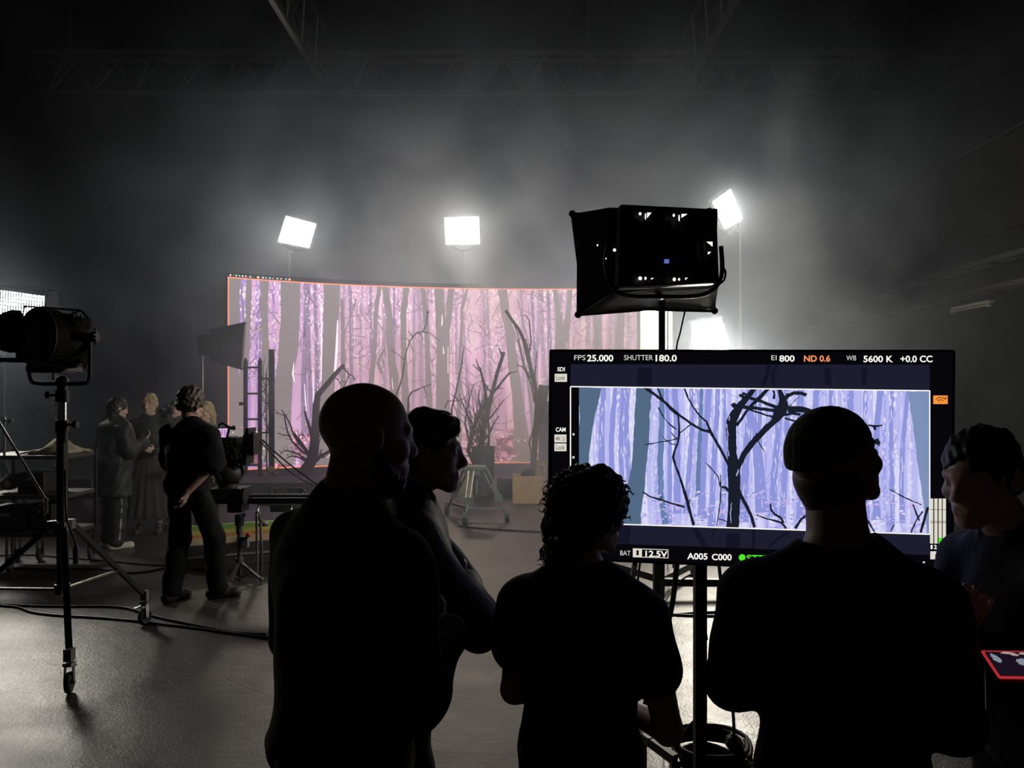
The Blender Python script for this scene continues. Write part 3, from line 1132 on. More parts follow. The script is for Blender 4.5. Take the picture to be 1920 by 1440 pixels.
for k in range(4):
    tp.bar(P(135 + k * 8, 584 + k * 3, ly), P(140 + k * 7, 595 + k * 2, ly), 0.006)
tp.build('carry_handle', BLACK, fres)
bt = MB().box(P(103, 692, ly), (0.24, 0.2, 0.03)).box(P(98, 696, ly), (0.21, 0.14, 0.02))
bt.bar(P(100, 697, ly), P(101, 712, ly), 0.012)
bt.build('base_plate', BLACKP, fres)
# barn doors
lf = MB()
lq = [P(-14, 598, 4.45), P(5, 586, 4.45), P(22, 581, 4.46), P(36, 582, 4.47), P(41, 590, 4.47), P(38, 662, 4.47), P(16, 661, 4.46), P(-14, 652, 4.45)]
lf.prism(lq, (0.004, 0.008, 0))
b1 = lf.build('barn_door', BLACK, fres)
lf = MB()
lq = [P(-30, 671, 4.3), P(60, 671, 4.42), P(140, 683, 4.55), P(146, 688, 4.56), P(120, 690, 4.5), P(40, 678, 4.32), P(-30, 676, 4.25)]
lf.prism(lq, (0, 0, -0.006))
lf.build('barn_door', BLACK, fres)
hg = MB()
hg.bar(P(34, 662, 4.47), P(35, 672, 4.47), 0.02).bar(P(38, 610, 4.47), P(46, 612, 4.5), 0.02, 0.03).bar(P(38, 650, 4.47), P(50, 652, 4.5), 0.02, 0.03)
hg.each('hinge', BLACK, fres)

# ------------------------------------------------------------------ dark softbox standing by the left end of the video wall
sY = 12.6
sb = thing('softbox_lamp', 'unlit grey softbox lamp on a thin pole by the left end of the wall', 'lamp', (P(380, 740, sY).x, sY, 0))
A = [P(459, 605, sY + 0.2), P(452, 692, sY + 0.2)]
fr4 = [P(459, 605, sY - 0.3), P(462, 605, sY + 0.4), P(456, 693, sY + 0.4), P(452, 692, sY - 0.3)]
bk4 = [P(396, 618, sY - 0.12), P(397, 618, sY + 0.15), P(396, 676, sY + 0.15), P(395, 676, sY - 0.12)]
w = MB()
for k in range(4):
    a, b_, c, d = bk4[k], bk4[(k + 1) % 4], fr4[(k + 1) % 4], fr4[k]
    w.add([a, b_, c, d], [(0, 1, 2, 3)])
w.add(bk4, [(0, 1, 2, 3)])
cc = w.build('side_cloth', mat('softbox_grey_cloth', (0.02, 0.021, 0.021), 0.8), sb)
so = cc.modifiers.new('thickness', 'SOLIDIFY')
so.thickness = 0.01
MB().add([p.lerp(sum(fr4, Vector()) / 4, 0.04) for p in fr4], [(0, 1, 2, 3)]).build('front_diffuser', mat('grey_diffusion_cloth', (0.35, 0.33, 0.3), 0.8), sb)
hm = MB().box(P(386, 647, sY), (0.2, 0.22, 0.34))
hm.build('lamp_housing', BLACK, sb, bevel=0.02)
px_ = P(380, 740, sY).x
MB().cyl((px_, sY, 0.4), (px_, sY, P(0, 660, sY).z), 0.018, n=10).build('pole', ALU, sb, smooth=True)
MB().tube([(px_, sY, P(0, 660, sY).z), P(386, 650, sY)], 0.02, 8).build('swivel', BLACK, sb)
for a in (80, 200, 320):
    d = Vector((math.cos(math.radians(a)), math.sin(math.radians(a)), 0))
    b = Vector((px_, sY, 0))
    MB().tube([b + Vector((0, 0, 0.85)), b + d * 0.5 + Vector((0, 0, 0.02))], 0.014, 8).build('leg', BLACK, sb)

# ------------------------------------------------------------------ ladder and drilled post by the wall
lY = 13.6
lad = thing('ladder', 'narrow black ladder standing in front of the left end of the video wall', 'ladder', (P(474, 740, lY).x, lY, 0))
for x in (460.5, 487.5):
    q = P(x, 676, lY)
    MB().box((q.x, lY, q.z / 2), (0.062, 0.06, q.z)).tube([q, q + Vector((0, 0, 0.05))], [0.03, 0.01], 6).build('rail', BLACK, lad)
for y in (689, 738, 786, 835, 872):
    MB().bar(P(460, y, lY), P(488, y, lY), 0.035, 0.035).build('rung', BLACK, lad)
MB().box(P(454, 757, lY - 0.05), (0.1, 0.05, 0.06)).build('clamp', BLACK, lad)
dp = thing('drilled_post', 'dark upright post with a row of bolt holes, right of the ladder', 'post', (P(509, 740, lY).x, lY, 0))
q = P(509, 655, lY)
MB().box((q.x, lY, q.z / 2), (0.085, 0.06, q.z)).box((q.x + 0.05, lY - 0.01, q.z / 2), (0.012, 0.04, q.z)).box((q.x, lY + 0.1, 0.02), (0.35, 0.4, 0.04)).build('upright', mat('dark_steel_post', (0.05, 0.05, 0.05), 0.5), dp)
h = MB()
for k in range(9):
    h.cyl(P(509.5, 667 + 26 * k, lY - 0.032), P(509.5, 667 + 26 * k, lY - 0.036), 0.012, n=8)
h.each('bolt', ALU, dp)
MB().bar(P(490.5, 710, lY), P(505, 710, lY), 0.03).bar(P(490.5, 811, lY), P(505, 811, lY), 0.03).each('cross_bar', BLACK, dp)
# thin bare twigs tied to the post
ty = MB()
rt = random.Random(5)
for k in range(26):
    x, y = rt.uniform(488, 512), rt.uniform(700, 880)
    pts = [P(x, y, lY - 0.08)]
    a = rt.uniform(0.9, 2.2)
    for i in range(4):
        a += rt.uniform(-0.5, 0.5)
        x += math.cos(a) * 11
        y -= math.sin(a) * 11
        pts.append(P(min(max(x, 489), 513), y, lY - 0.08 + rt.uniform(-0.05, 0.02)))
    ty.tube(pts, [0.008, 0.007, 0.006, 0.005, 0.003], 5)
ty.tube([P(500, 885, lY - 0.08), P(499, 700, lY - 0.08)], 0.012, 6)
tag(ty.build('twig_bundle', TWIG), 'bundle of thin bare twigs tied between ladder and drilled post', 'twigs')

# ================================================================== props on the set
def polyline(mb, pts, Y, rs, wob=0.0, rnd=None, n=6, dy=0.0):
    q = []
    for i, (x, y) in enumerate(pts):
        q.append(P(x, y, Y + dy * i / max(1, len(pts) - 1) + (rnd.uniform(-wob, wob) if rnd else 0)))
    k = len(q)
    r = [(rs[0] + (rs[1] - rs[0]) * i / (k - 1)) for i in range(k)]
    mb.tube(q, r, n)


def twiggy(mb, pts, Y, rs, rnd, every=1, tl=14, n=6, dy=0.0):
    """branch with little side twigs"""
    polyline(mb, pts, Y, rs, 0.02, rnd, n, dy)
    for (a, b) in zip(pts[:-1], pts[1:]):
        for k in range(every):
            t = rnd.random()
            x, y = a[0] + (b[0] - a[0]) * t, a[1] + (b[1] - a[1]) * t
            an = math.atan2(-(b[1] - a[1]), b[0] - a[0]) + rnd.choice((-1, 1)) * rnd.uniform(0.5, 1.2)
            l = rnd.uniform(0.4, 1) * tl
            p2 = (x + math.cos(an) * l * 0.6, y - math.sin(an) * l * 0.6)
            an += rnd.uniform(-0.5, 0.5)
            p3 = (p2[0] + math.cos(an) * l * 0.5, p2[1] - math.sin(an) * l * 0.5)
            polyline(mb, [(x, y), p2, p3], Y, (rs[1] * 0.7, rs[1] * 0.35), 0.02, rnd, 5)


rt = random.Random(21)
# left prop tree
t1 = thing('prop_tree', 'bare grey prop tree with forked limbs behind the bald person', 'tree', FL(562, 908))
tY = FL(562, 908).y
m = MB()
polyline(m, [(562, 908), (566, 896), (574, 880), (582, 868), (588, 850), (590, 830), (591, 810), (592, 790), (593, 760), (596, 740), (612, 722), (628, 702), (645, 684)], tY, (0.125, 0.035), 0.01, rt, 10)
polyline(m, [(560, 909), (566, 894)], tY, (0.16, 0.12), 0, None, 10)
m.build('trunk', BARK, t1, smooth=True)
m = MB()
twiggy(m, [(588, 845), (586, 825), (580, 800), (575, 785), (571, 771)], tY, (0.04, 0.016), rt, 1)
m.build('branch', BARK, t1, smooth=True)
m = MB()
twiggy(m, [(588, 868), (600, 856), (612, 850), (628, 838)], tY, (0.045, 0.03), rt, 1)
m.build('branch', BARK, t1, smooth=True)
m = MB()
twiggy(m, [(590, 800), (600, 806), (610, 822), (622, 845)], tY, (0.035, 0.02), rt, 1)
m.build('branch', BARK, t1, smooth=True)
m = MB()
twiggy(m, [(590, 800), (597, 785), (606, 772), (618, 758)], tY, (0.03, 0.015), rt, 1)
m.build('branch', BARK, t1, smooth=True)
m = MB()
twiggy(m, [(582, 868), (578, 850), (570, 838), (560, 825), (552, 812)], tY, (0.04, 0.015), rt, 1)
m.build('branch', BARK, t1, smooth=True)
m = MB()
twiggy(m, [(576, 848), (560, 830), (550, 815), (546, 800), (536, 780), (528, 768)], tY, (0.025, 0.008), rt, 1)
m.build('branch', BARK, t1, smooth=True)
m = MB()
twiggy(m, [(576, 852), (566, 846), (548, 828), (540, 812), (535, 792), (533, 778), (517, 774)], tY, (0.022, 0.008), rt, 1)
m.build('branch', BARK, t1, smooth=True)
m = MB()
twiggy(m, [(546, 818), (530, 815), (519, 812)], tY, (0.012, 0.006), rt, 1)
m.build('branch', BARK, t1, smooth=True)
m = MB()
twiggy(m, [(588, 880), (587, 870), (590, 850), (600, 825), (606, 815)], tY - 0.0, (0.012, 0.008), rt, 0)
m.build('branch', BARK, t1, smooth=True)
m = MB()
twiggy(m, [(642, 688), (655, 702), (664, 706)], tY, (0.018, 0.009), rt, 2)
m.build('branch', BARK, t1, smooth=True)
m = MB()
twiggy(m, [(654, 702), (650, 715), (640, 732)], tY, (0.014, 0.007), rt, 1)
m.build('branch', BARK, t1, smooth=True)
m = MB()
twiggy(m, [(625, 706), (634, 712), (640, 722)], tY, (0.014, 0.007), rt, 2)
m.build('branch', BARK, t1, smooth=True)
m = MB()
twiggy(m, [(572, 840), (560, 820), (567, 812), (575, 826)], tY, (0.015, 0.008), rt, 1)
m.build('branch', BARK, t1, smooth=True)
m = MB()
twiggy(m, [(575, 862), (560, 852), (545, 846), (534, 845), (526, 850)], tY, (0.02, 0.008), rt, 2)
m.build('branch', BARK, t1, smooth=True)
m = MB()
twiggy(m, [(575, 866), (562, 858), (548, 855), (538, 858)], tY, (0.02, 0.008), rt, 2)
m.build('branch', BARK, t1, smooth=True)

BO = 0.2
# two thin bare branches standing against the wall
for name, lab, runs, foot in (
    ('branch_prop', 'thin crooked dark branch rising between the heads against the video wall', [
        [(735, 760), (748, 728), (755, 705), (758, 680), (762, 660), (768, 641), (777, 628), (783, 623), (793, 622), (800, 607), (801, 590), (802, 580)], [(757, 674), (745, 663), (737, 659)], [(768, 642), (763, 635), (751, 635)], [(783, 624), (791, 628), (793, 640)],
        [(793, 622), (806, 624), (812, 630), (825, 639)], [(773, 632), (770, 626), (765, 621)], [(737, 659), (733, 654)], [(801, 588), (806, 584)]], (735, 905)),
    ('branch_prop', 'thin dark branch arching low over the quiffed head, against the video wall', [[(766, 745), (772, 735), (785, 730), (795, 725), (809, 720)], [(795, 725), (799, 740), (797, 746)]], (760, 905)),
    ('branch_prop', 'straight thin dark branch above the quiffed head', [[(847, 765), (855, 735), (862, 700), (866, 683), (868, 665), (870, 650)], [(834, 765), (839, 752), (855, 752), (870, 747), (878, 738), (879, 728), (864, 713)], [(870, 747), (878, 762)]], (845, 905)),
):
    f0 = FL(*foot)
    BO += 0.22
    ob = thing(name, lab, 'branch', f0)
    m = MB()
    polyline(m, [foot, runs[0][0]], f0.y - BO, (0.02, 0.02), 0, None, 6)
    if abs(foot[1] - 905) < 1:
        polyline(m, [foot, (foot[0], foot[1] - 1)], f0.y - BO, (0.02, 0.02), 0, None, 6)
    for k, r in enumerate(runs):
        twiggy(m, r, f0.y - BO, (0.017, 0.008) if k == 0 else (0.011, 0.005), rt, 1, 7)
    m.cyl(Vector((P(*foot, f0.y - BO).x, f0.y - BO, 0)), Vector((P(*foot, f0.y - BO).x, f0.y - BO, P(*foot, f0.y - BO).z)), 0.02, n=6)
    m.cyl(Vector((P(*foot, f0.y - BO).x, f0.y - BO, 0)), Vector((P(*foot, f0.y - BO).x, f0.y - BO, 0.03)), 0.07, n=16)
    m.build('stem', TWIG, ob, smooth=True)

# brush of bare branches in a grey bin
bY = 12.6
bin_c = P(906, 740, bY)
binb = thing('waste_bin', 'tall grey round bin holding the bare brushwood by the tripod', 'bin', (bin_c.x, bY, 0))
BINM = mat('grey_green_bin_plastic', (0.075, 0.085, 0.085), 0.55)
zt = P(0, 838, bY).z
m = MB()
m.tube([(bin_c.x, bY, 0), (bin_c.x, bY, zt - 0.1), (bin_c.x, bY, zt)], [0.175, 0.195, 0.2], 28)
m.build('body', BINM, binb, smooth=True)
MB().torus((bin_c.x, bY, zt), 0.2, 0.012, (0, 0, 1), 28, 6).build('rim', BINM, binb, smooth=True)
MB().tube([(bin_c.x, bY - 0.19, zt - 0.13), (bin_c.x + 0.02, bY - 0.2, zt - 0.2), (bin_c.x - 0.02, bY - 0.2, zt - 0.2), (bin_c.x, bY - 0.19, zt - 0.13)], 0.008, 6).build('badge', GREYP, binb)
brush = thing('brushwood', 'bundle of bare grey branches fanning up out of the grey bin', 'branches', (bin_c.x, bY, zt - 0.3))
for run, r in (([(892, 870), (900, 840), (906, 800), (915, 770), (922, 740), (932, 700), (945, 660)], (0.05, 0.028)),
               ([(890, 868), (878, 845), (886, 810), (893, 790), (905, 765), (916, 748), (930, 730), (956, 698)], (0.045, 0.016)),
               ([(898, 870), (902, 830), (908, 795), (912, 770), (911, 740), (905, 710), (900, 690), (896, 689)], (0.035, 0.016)),
               ([(905, 870), (916, 840), (917, 800), (914, 780)], (0.03, 0.015)),
               ([(886, 835), (877, 818), (872, 795), (875, 770), (882, 740), (888, 720)], (0.02, 0.007)),
               ([(902, 835), (920, 808), (926, 793), (936, 780)], (0.022, 0.008)),
               ([(907, 795), (922, 780), (934, 765), (944, 750)], (0.02, 0.008))):
    m = MB()
    twiggy(m, run, bY, r, rt, 1, 24, 7)
    m.build('branch', BARK, brush, smooth=True)
m = MB()
for k in range(30):
    x, y = rt.uniform(884, 912), rt.uniform(800, 842)
    a = rt.uniform(1.1, 2.1)
    pts = [(x, y)]
    for i in range(6):
        a += rt.uniform(-0.22, 0.22)
        x += math.cos(a) * rt.uniform(10, 19)
        y -= math.sin(a) * rt.uniform(10, 19)
        pts.append((x, y))
    polyline(m, pts, bY + rt.uniform(-0.2, 0.2), (0.010, 0.004), 0.03, rt, 5)
m.build('twig', TWIG, brush)

# brown trunk at the right, beside the monitor
rY = 12.3
t2 = thing('prop_tree', 'slender brown prop tree trunk beside the left edge of the monitor', 'tree', (P(1003, 740, rY).x, rY, 0))
m = MB()
polyline(m, [(998, 940), (1000, 900), (1000, 868), (1003, 830), (1006, 790), (1008, 760), (1006, 735), (1001, 715), (996, 695), (990, 670), (983, 640), (973, 618), (960, 600), (948, 582)], rY, (0.06, 0.022), 0.01, rt, 10)
polyline(m, [(1005, 800), (1013, 780), (1018, 745), (1020, 722)], rY + 0.05, (0.045, 0.09), 0.0, None, 12)
zf = P(998, 940, rY).z
if zf > 0:
    m.cyl((P(998, 940, rY).x, rY, 0), (P(998, 940, rY).x, rY, zf + 0.02), 0.06, n=10)
m.build('trunk', BARKL, t2, smooth=True)
m = MB()
for r in ([(1002, 800), (992, 830), (996, 850), (1000, 880)], [(1006, 770), (1016, 792), (1024, 793)], [(996, 695), (990, 700), (984, 690)], [(990, 672), (996, 640), (992, 600), (985, 590)], [(975, 622), (986, 640), (1000, 700), (1005, 730)],
          [(1002, 755), (996, 720), (983, 690), (976, 660), (972, 630), (965, 612)], [(1000, 715), (980, 688), (968, 684)], [(1003, 740), (1003, 700), (1007, 660)]):
    m = MB()
    twiggy(m, r, rY, (0.018, 0.008), rt, 1, 10)
    m.build('branch', BARKL, t2, smooth=True)

# plywood box with bits on top
bxY = FL(1000, 944).y
bx = thing('plywood_box', 'open pale plywood box on the floor in front of the video wall', 'box', FL(990, 944))
w_ = 0.465
x0, x1 = P(962, 0, bxY).x, P(1016, 0, bxY).x
zt = P(0, 893, bxY).z
m = MB()
t = 0.018
m.box(((x0 + x1) / 2, bxY, zt / 2), (x1 - x0, t, zt))
m.box(((x0 + x1) / 2, bxY + 0.45, zt / 2), (x1 - x0, t, zt))
m.bar((x0 - 0.0, bxY, zt / 2), (x0 - 0.0, bxY + 0.45, zt / 2), t, zt)
m.bar((x1, bxY, zt / 2), (x1, bxY + 0.45, zt / 2), t, zt)
m.box(((x0 + x1) / 2, bxY + 0.225, 0.02), (x1 - x0, 0.45, 0.02))
m.box(((x0 + x1) / 2, bxY + 0.3, zt - 0.06), (x1 - x0, 0.3, 0.018))
m.build('panel', WOOD, bx)
bag = MB()
bag.ball(((x0 + x1) / 2 + 0.02, bxY + 0.27, zt + 0.012), (0.12, 0.09, 0.06), 8).ball(((x0 + x1) / 2 + 0.05, bxY + 0.27, zt + 0.06), (0.06, 0.05, 0.04), 6)
tag(bag.build('cloth_bundle', BLACKF, smooth=True), 'small dark cloth bundle lying on the plywood box', 'cloth')
# plywood flat behind it
fl = thing('plywood_flat', 'upright plywood sheet with a curved white hose, beside the monitor edge', 'plywood', (P(1020, 0, 12.9).x, 12.9, 0))
a, b_ = P(1001, 863, 12.9), P(1031, 863, 12.9)
MB().box(((a.x + b_.x) / 2 + 0.25, 12.9, a.z / 2), (b_.x - a.x + 0.5, 0.02, a.z)).box(((a.x + b_.x) / 2 + 0.25, 13.06, a.z * 0.4), (0.05, 0.3, a.z * 0.8)).build('sheet', WOOD, fl)
MB().tube(cat([P(1013, 871, 12.85), P(1019, 872, 12.84), P(1022, 885, 12.83), P(1020, 900, 12.83), P(1014, 908, 12.84)]), 0.018, 8).build('hose', WHITEP, fl, smooth=True)
fl2 = MB()
a, b_ = P(1010, 752, 15.3), P(1034, 752, 15.3)
fl2.box(((a.x + b_.x) / 2 + 0.15, 15.3, a.z / 2), (b_.x - a.x + 0.3, 0.04, a.z)).box(((a.x + b_.x) / 2 + 0.15, 15.42, 0.03), (0.5, 0.4, 0.06))
tag(fl2.build('black_flag', BLACKF), 'tall black flag panel behind the brown trunk beside the monitor', 'panel')

# big tripod in the middle
tpY = 10.0
ap = P(890, 876, tpY)
tri = thing('tripod', 'heavy grey-green tripod with spreader bars standing on the pink floor', 'tripod', (ap.x - 0.1, tpY, 0))
TRM = mat('tripod_grey_green', (0.13, 0.15, 0.14), 0.45, 0.4)
TRY = mat('tripod_pale_tube', (0.45, 0.42, 0.33), 0.4, 0.5)
MB().box(P(890, 877, tpY), (0.3, 0.22, 0.06)).box(P(886, 884, tpY), (0.2, 0.2, 0.1)).build('head_plate', TRM, tri, bevel=0.01)
for k, (x, y, dd) in enumerate(((951, 972, 0.0), (872, 985, -0.3), (838, 955, 0.6))):
    ft = FL(x, y + 8)
    ft = Vector((P(x, y, tpY + dd).x, tpY + dd, 0.06))
    st = ap + Vector(((0.12, 0, 0), (-0.04, -0.08, 0), (-0.1, 0.08, 0))[k])
    u = Vector((0.035, 0, 0))
    m = MB()
    for s_ in (-1, 1):
        m.m = 0 if k == 0 else 1
        m.tube([st + u * s_, st.lerp(ft, 0.62) + u * s_ * 0.8], 0.014, 8)
    m.m = 0
    m.tube([st.lerp(ft, 0.35), ft], 0.018, 8)
    m.box(st.lerp(ft, 0.64), (0.1, 0.06, 0.09))
    L_ = m.build('leg', [TRM, TRY], tri)
    c = MB().box(ft + Vector((0, 0, 0.04)), (0.07, 0.07, 0.12))
    c.m = 1
    c.cyl(ft + Vector((-0.03, 0, -0.005)), ft + Vector((0.03, 0, -0.005)), 0.055, n=14)
    q = c.build('caster', [TRM, RUBBER], tri)
    q.parent = L_
c0 = P(885, 962, tpY)
m = MB()
for x, y, dd in ((949, 962, 0.0), (862, 975, -0.25), (846, 950, 0.5)):
    m.bar(Vector((c0.x, tpY, 0.16)), Vector((P(x, y, tpY + dd).x, tpY + dd, 0.16)), 0.045, 0.03)
m.build('spreader_bar', TRM, tri)
m = MB().tube([P(893, 890, tpY), P(893, 925, tpY), P(892, 935, tpY)], [0.012, 0.03, 0.006], 8)
m.build('hanging_strap', TRM, tri)
m = MB()
m.m = 0
for k in range(7):
    a, b_ = P(868 + 2.4 * k, 890, tpY + 1.05), P(846 + 5.2 * k, 962 + (k % 2) * 2, tpY + 1.05)
    m.tube([a, b_], 0.012, 7)
m.bar(P(858, 925, tpY + 1.07), P(882, 925, tpY + 1.07), 0.05, 0.02)
m.bar(P(850, 952, tpY + 1.07), P(880, 952, tpY + 1.07), 0.05, 0.02)
for k in range(7):
    b_ = P(846 + 5.2 * k, 962 + (k % 2) * 2, tpY + 1.05)
    m.tube([b_, Vector((b_.x, b_.y, 0))], 0.012, 7)
tag(m.build('stand_bundle', TRY, smooth=True), 'bundle of pale folded stand tubes leaning behind the tripod', 'stands')

# low dark red platform and a riser in front of the wall
m = MB().box((P(700, 0, 14.0).x + 0.2, 14.72, 0.05), (2.8, 0.5, 0.1))
o = m.build('red_platform', mat('dark_red_platform', (0.16, 0.045, 0.04), 0.9, bump=0.3, scale=80), bevel=0.01)
tag(o, 'low dark red platform in front of the video wall', 'platform')
m = MB().box((P(505, 0, 12.2).x, 12.6, 0.13), (1.5, 1.0, 0.26))
o = m.build('stage_riser', mat('dark_riser_paint', (0.05, 0.04, 0.042), 0.6), bevel=0.01)
tag(o, 'dark low stage riser behind the camera, below the ladder', 'riser')
c0 = P(956, 0, 12.3)
m = MB().box((c0.x + 0.03, 12.75, 0.14), (0.5, 0.5, 0.28))
o = m.build('dark_crate', mat('dark_grey_crate', (0.04, 0.042, 0.045), 0.6), bevel=0.01)
tag(o, 'dark grey crate between the tripod and the plywood box', 'crate')

# bunch of dry flowers left of the prop tree
dp_c = FL(512, 918)
ds = thing('dried_plant', 'small dry plant with pale seed heads in front of the drilled post', 'plant', (dp_c.x, dp_c.y, 0))
m = MB()
hd = MB()
for k in range(22):
    x, y = 511 + rt.uniform(-3, 3), 905
    ex, ey = 510 + rt.uniform(-12, 12), 900 - rt.uniform(5, 24)
    polyline(m, [(511, 918), (x, y), (ex, ey)], dp_c.y, (0.006, 0.003), 0.03, rt, 5)
    hd.ball(P(ex, ey, dp_c.y), rt.uniform(0.012, 0.028), 4)
m.build('stem', mat('dry_stem', (0.12, 0.1, 0.06), 0.8), ds)
hd.each('seed_head', mat('pale_seed_head', (0.4, 0.36, 0.27), 0.8), ds)

# ------------------------------------------------------------------ cinema camera on slider
cY = 6.75
stc = Vector((P(449, 0, cY).x, cY, 0))
std = thing('camera_stand', 'small grey steel tripod stand under the camera slider', 'stand', stc)
GST = mat('grey_steel_stand', (0.10, 0.10, 0.10), 0.45, 0.5)
m = MB().cyl(P(449, 1088, cY), P(449, 975, cY), 0.02, n=12).cyl(P(449, 1000, cY), P(449, 964, cY), 0.03, n=12)
m.build('pole', GST, std, smooth=True)
m = MB().cyl(P(449, 985, cY), P(449, 966, cY), 0.04, n=10).bar(P(452, 964, cY), P(459, 968, cY), 0.015).cyl(P(458, 962, cY), P(458, 968, cY), 0.012, n=8)
m.build('collar', BLACK, std)
for k, (x, dd) in enumerate(((490, -0.05), (428, -0.25), (452, 0.4))):
    e = Vector((P(x, 0, cY + dd).x, cY + dd, 0.03))
    m = MB().bar(P(449, 1052, cY), e, 0.03, 0.014).bar(P(449, 1085, cY), P(449, 1052, cY).lerp(e, 0.6), 0.02, 0.01)
    m.ball(e + Vector((0, 0, 0.0)), 0.022, 5)
    m.build('leg', GST, std)
MB().cyl(P(449, 1046, cY), P(449, 1056, cY), 0.035, n=10).build('leg_collar', GST, std)
cl = thing('clamp', 'small grey clamp with red knob on the camera stand', 'clamp', P(459, 1012, cY))
MB().box(P(460, 1016, cY), (0.06, 0.05, 0.1)).build('body', GREYP, cl, bevel=0.006)
MB().ball(P(466, 1003, cY - 0.02), (0.026, 0.026, 0.02), 6).cyl(P(462, 1006, cY), P(466, 1003, cY - 0.02), 0.008).build('knob', mat('red_knob', (0.45, 0.03, 0.035), 0.4), cl, smooth=True)

slider = thing('camera_slider', 'long black camera slider rail on the stand, edged with two bright lines', 'slider', P(560, 945, cY))
m = MB()
sz0 = P(0, 939, cY).z
xa, xb = P(388, 0, cY).x, P(775, 0, cY).x
m.box(((xa + xb) / 2, cY, sz0), (xb - xa, 0.03, 0.045)).box(((xa + xb) / 2, cY + 0.22, sz0), (xb - xa, 0.03, 0.045)).box(((xa + xb) / 2, cY + 0.11, sz0 - 0.015), (xb - xa, 0.2, 0.03))
for x in (388, 775):
    m.box((P(x, 0, cY).x, cY + 0.11, sz0), (0.03, 0.3, 0.07))
m.build('rail_body', BLACK, slider)
m = MB()
for dy in (-0.012, 0.232):
    m.box(((xa + xb) / 2, cY + dy, sz0 + 0.026), (xb - xa, 0.012, 0.008))
m.each('rail_edge', CHROME, slider)
m = MB().box(P(447, 950, cY + 0.11), (0.13, 0.2, 0.08))
m.build('stand_mount', BLACK, slider)
m = MB()
for x in (700, 740):
    b_ = P(x, 0, cY + 0.11)
    m.bar((b_.x, cY + 0.11, sz0), (b_.x + 0.25 * (1 if x > 720 else -1), cY + 0.3, 0.0), 0.03)
m.each('end_leg', BLACK, slider)

cam_o = thing('cinema_camera', 'black cinema camera with matte box and small glowing monitor on the slider', 'camera', P(440, 930, cY))
m = MB().box(P(432, 922, cY), (0.3, 0.26, 0.08)).cyl(P(420, 928, cY - 0.02), P(452, 928, cY + 0.05), 0.075, n=20).cyl(P(455, 930, cY - 0.1), P(461, 930, cY - 0.1), 0.075, n=20)
m.build('slider_carriage', BLACK, cam_o, smooth=False)
m = MB().cyl(P(427, 915, cY), P(427, 868, cY), 0.085, n=20).ball(P(428, 888, cY), (0.13, 0.12, 0.12), 10).box(P(436, 866, cY), (0.3, 0.14, 0.03))
m.cyl(P(408, 898, cY), P(450, 895, cY), 0.05, n=14)
m.build('fluid_head', BLACKP, cam_o, smooth=True)
m = MB().tube([P(418, 905, cY - 0.08), P(408, 890, cY - 0.2), P(402, 884, cY - 0.3)], 0.011, 8)
m.build('pan_handle', BLACK, cam_o)
m = MB().box(P(420, 843, cY), (0.19, 0.2, 0.24)).box(P(437, 840, cY - 0.02), (0.14, 0.18, 0.2)).box(P(425, 862, cY), (0.34, 0.12, 0.03))
for k in range(9):
    m.bar(P(424 + 3 * k, 826 + (k % 3) * 3, cY - 0.12), P(425 + 3 * k, 852 + (k % 4) * 3, cY - 0.12), 0.008)
m.build('body', BLACKP, cam_o, bevel=0.006)
m = MB()
for k in range(16):
    m.ball(P(rt.uniform(424, 452), rt.uniform(820, 858), cY - 0.13), rt.uniform(0.004, 0.009), 4)
m.each('connector', CHROME, cam_o)
m = MB().cyl(P(448, 842, cY), P(462, 842, cY + 0.02), 0.06, n=18).cyl(P(458, 842, cY), P(466, 842, cY + 0.02), 0.068, n=18)
m.build('lens', BLACK, cam_o, smooth=True)
m = MB().box(P(470, 832, cY), (0.07, 0.2, 0.17)).prism([P(460, 803, cY - 0.1), P(466, 803, cY - 0.1), P(461, 872, cY - 0.1), P(450, 872, cY - 0.1)], (0, 0.2, 0))
m.box(P(478, 832, cY), (0.05, 0.22, 0.19))
m.build('matte_box', BLACK, cam_o)
m = MB().tube([P(452, 868, cY), P(456, 882, cY), P(452, 893, cY)], 0.018, 8).cyl(P(440, 872, cY - 0.02), P(455, 880, cY), 0.014)
m.build('follow_focus', BLACK, cam_o)
mq = [P(401, 804, cY - 0.12), P(427, 803, cY - 0.12), P(423, 820, cY - 0.1), P(404, 820, cY - 0.1)]
ctr = sum(mq, Vector()) / 4
MB().prism([ctr + (p - ctr) * 1.22 + Vector((0, 0.006, 0)) for p in mq], (0, 0.03, 0)).build('monitor_housing', BLACKP, cam_o)
scm = MB().poly(mq)
scm.m = 1
for k in range(4):
    x = 406 + k * 5
    scm.poly([P(x, 806, cY - 0.125), P(x + 1.6, 806, cY - 0.125), P(x + 1, 817, cY - 0.11), P(x - 0.4, 817, cY - 0.11)])
scm.build('monitor_screen', [em('camera_monitor_picture', srgb(225, 180, 235), 0.95), em('camera_monitor_stem', srgb(150, 110, 170), 0.6)], cam_o)
m = MB().tube(cat([P(410, 802, cY - 0.1), P(412, 796, cY - 0.1), P(418, 794, cY - 0.1), P(423, 797, cY - 0.1), P(436, 803, cY - 0.08)]), 0.009, 8).tube(cat([P(425, 800, cY - 0.05), P(436, 803, cY), P(438, 800, cY), P(440, 806, cY)]), 0.014, 8).bar(P(420, 822, cY - 0.05), P(424, 834, cY - 0.03), 0.02)
m.build('top_handle', BLACK, cam_o)
tag(MB().tube(cat([P(466, 812, cY), P(474, 810, cY), P(482, 816, cY + 0.1), P(505, 838, cY + 0.3), P(545, 872, cY + 0.5), P(600, 912, cY + 0.4), P(680, 960, cY + 0.2)], 5), 0.008, 7).build('camera_cable', CABLE, smooth=True), 'black cable running down to the right from the camera matte box, upper one', 'cable')
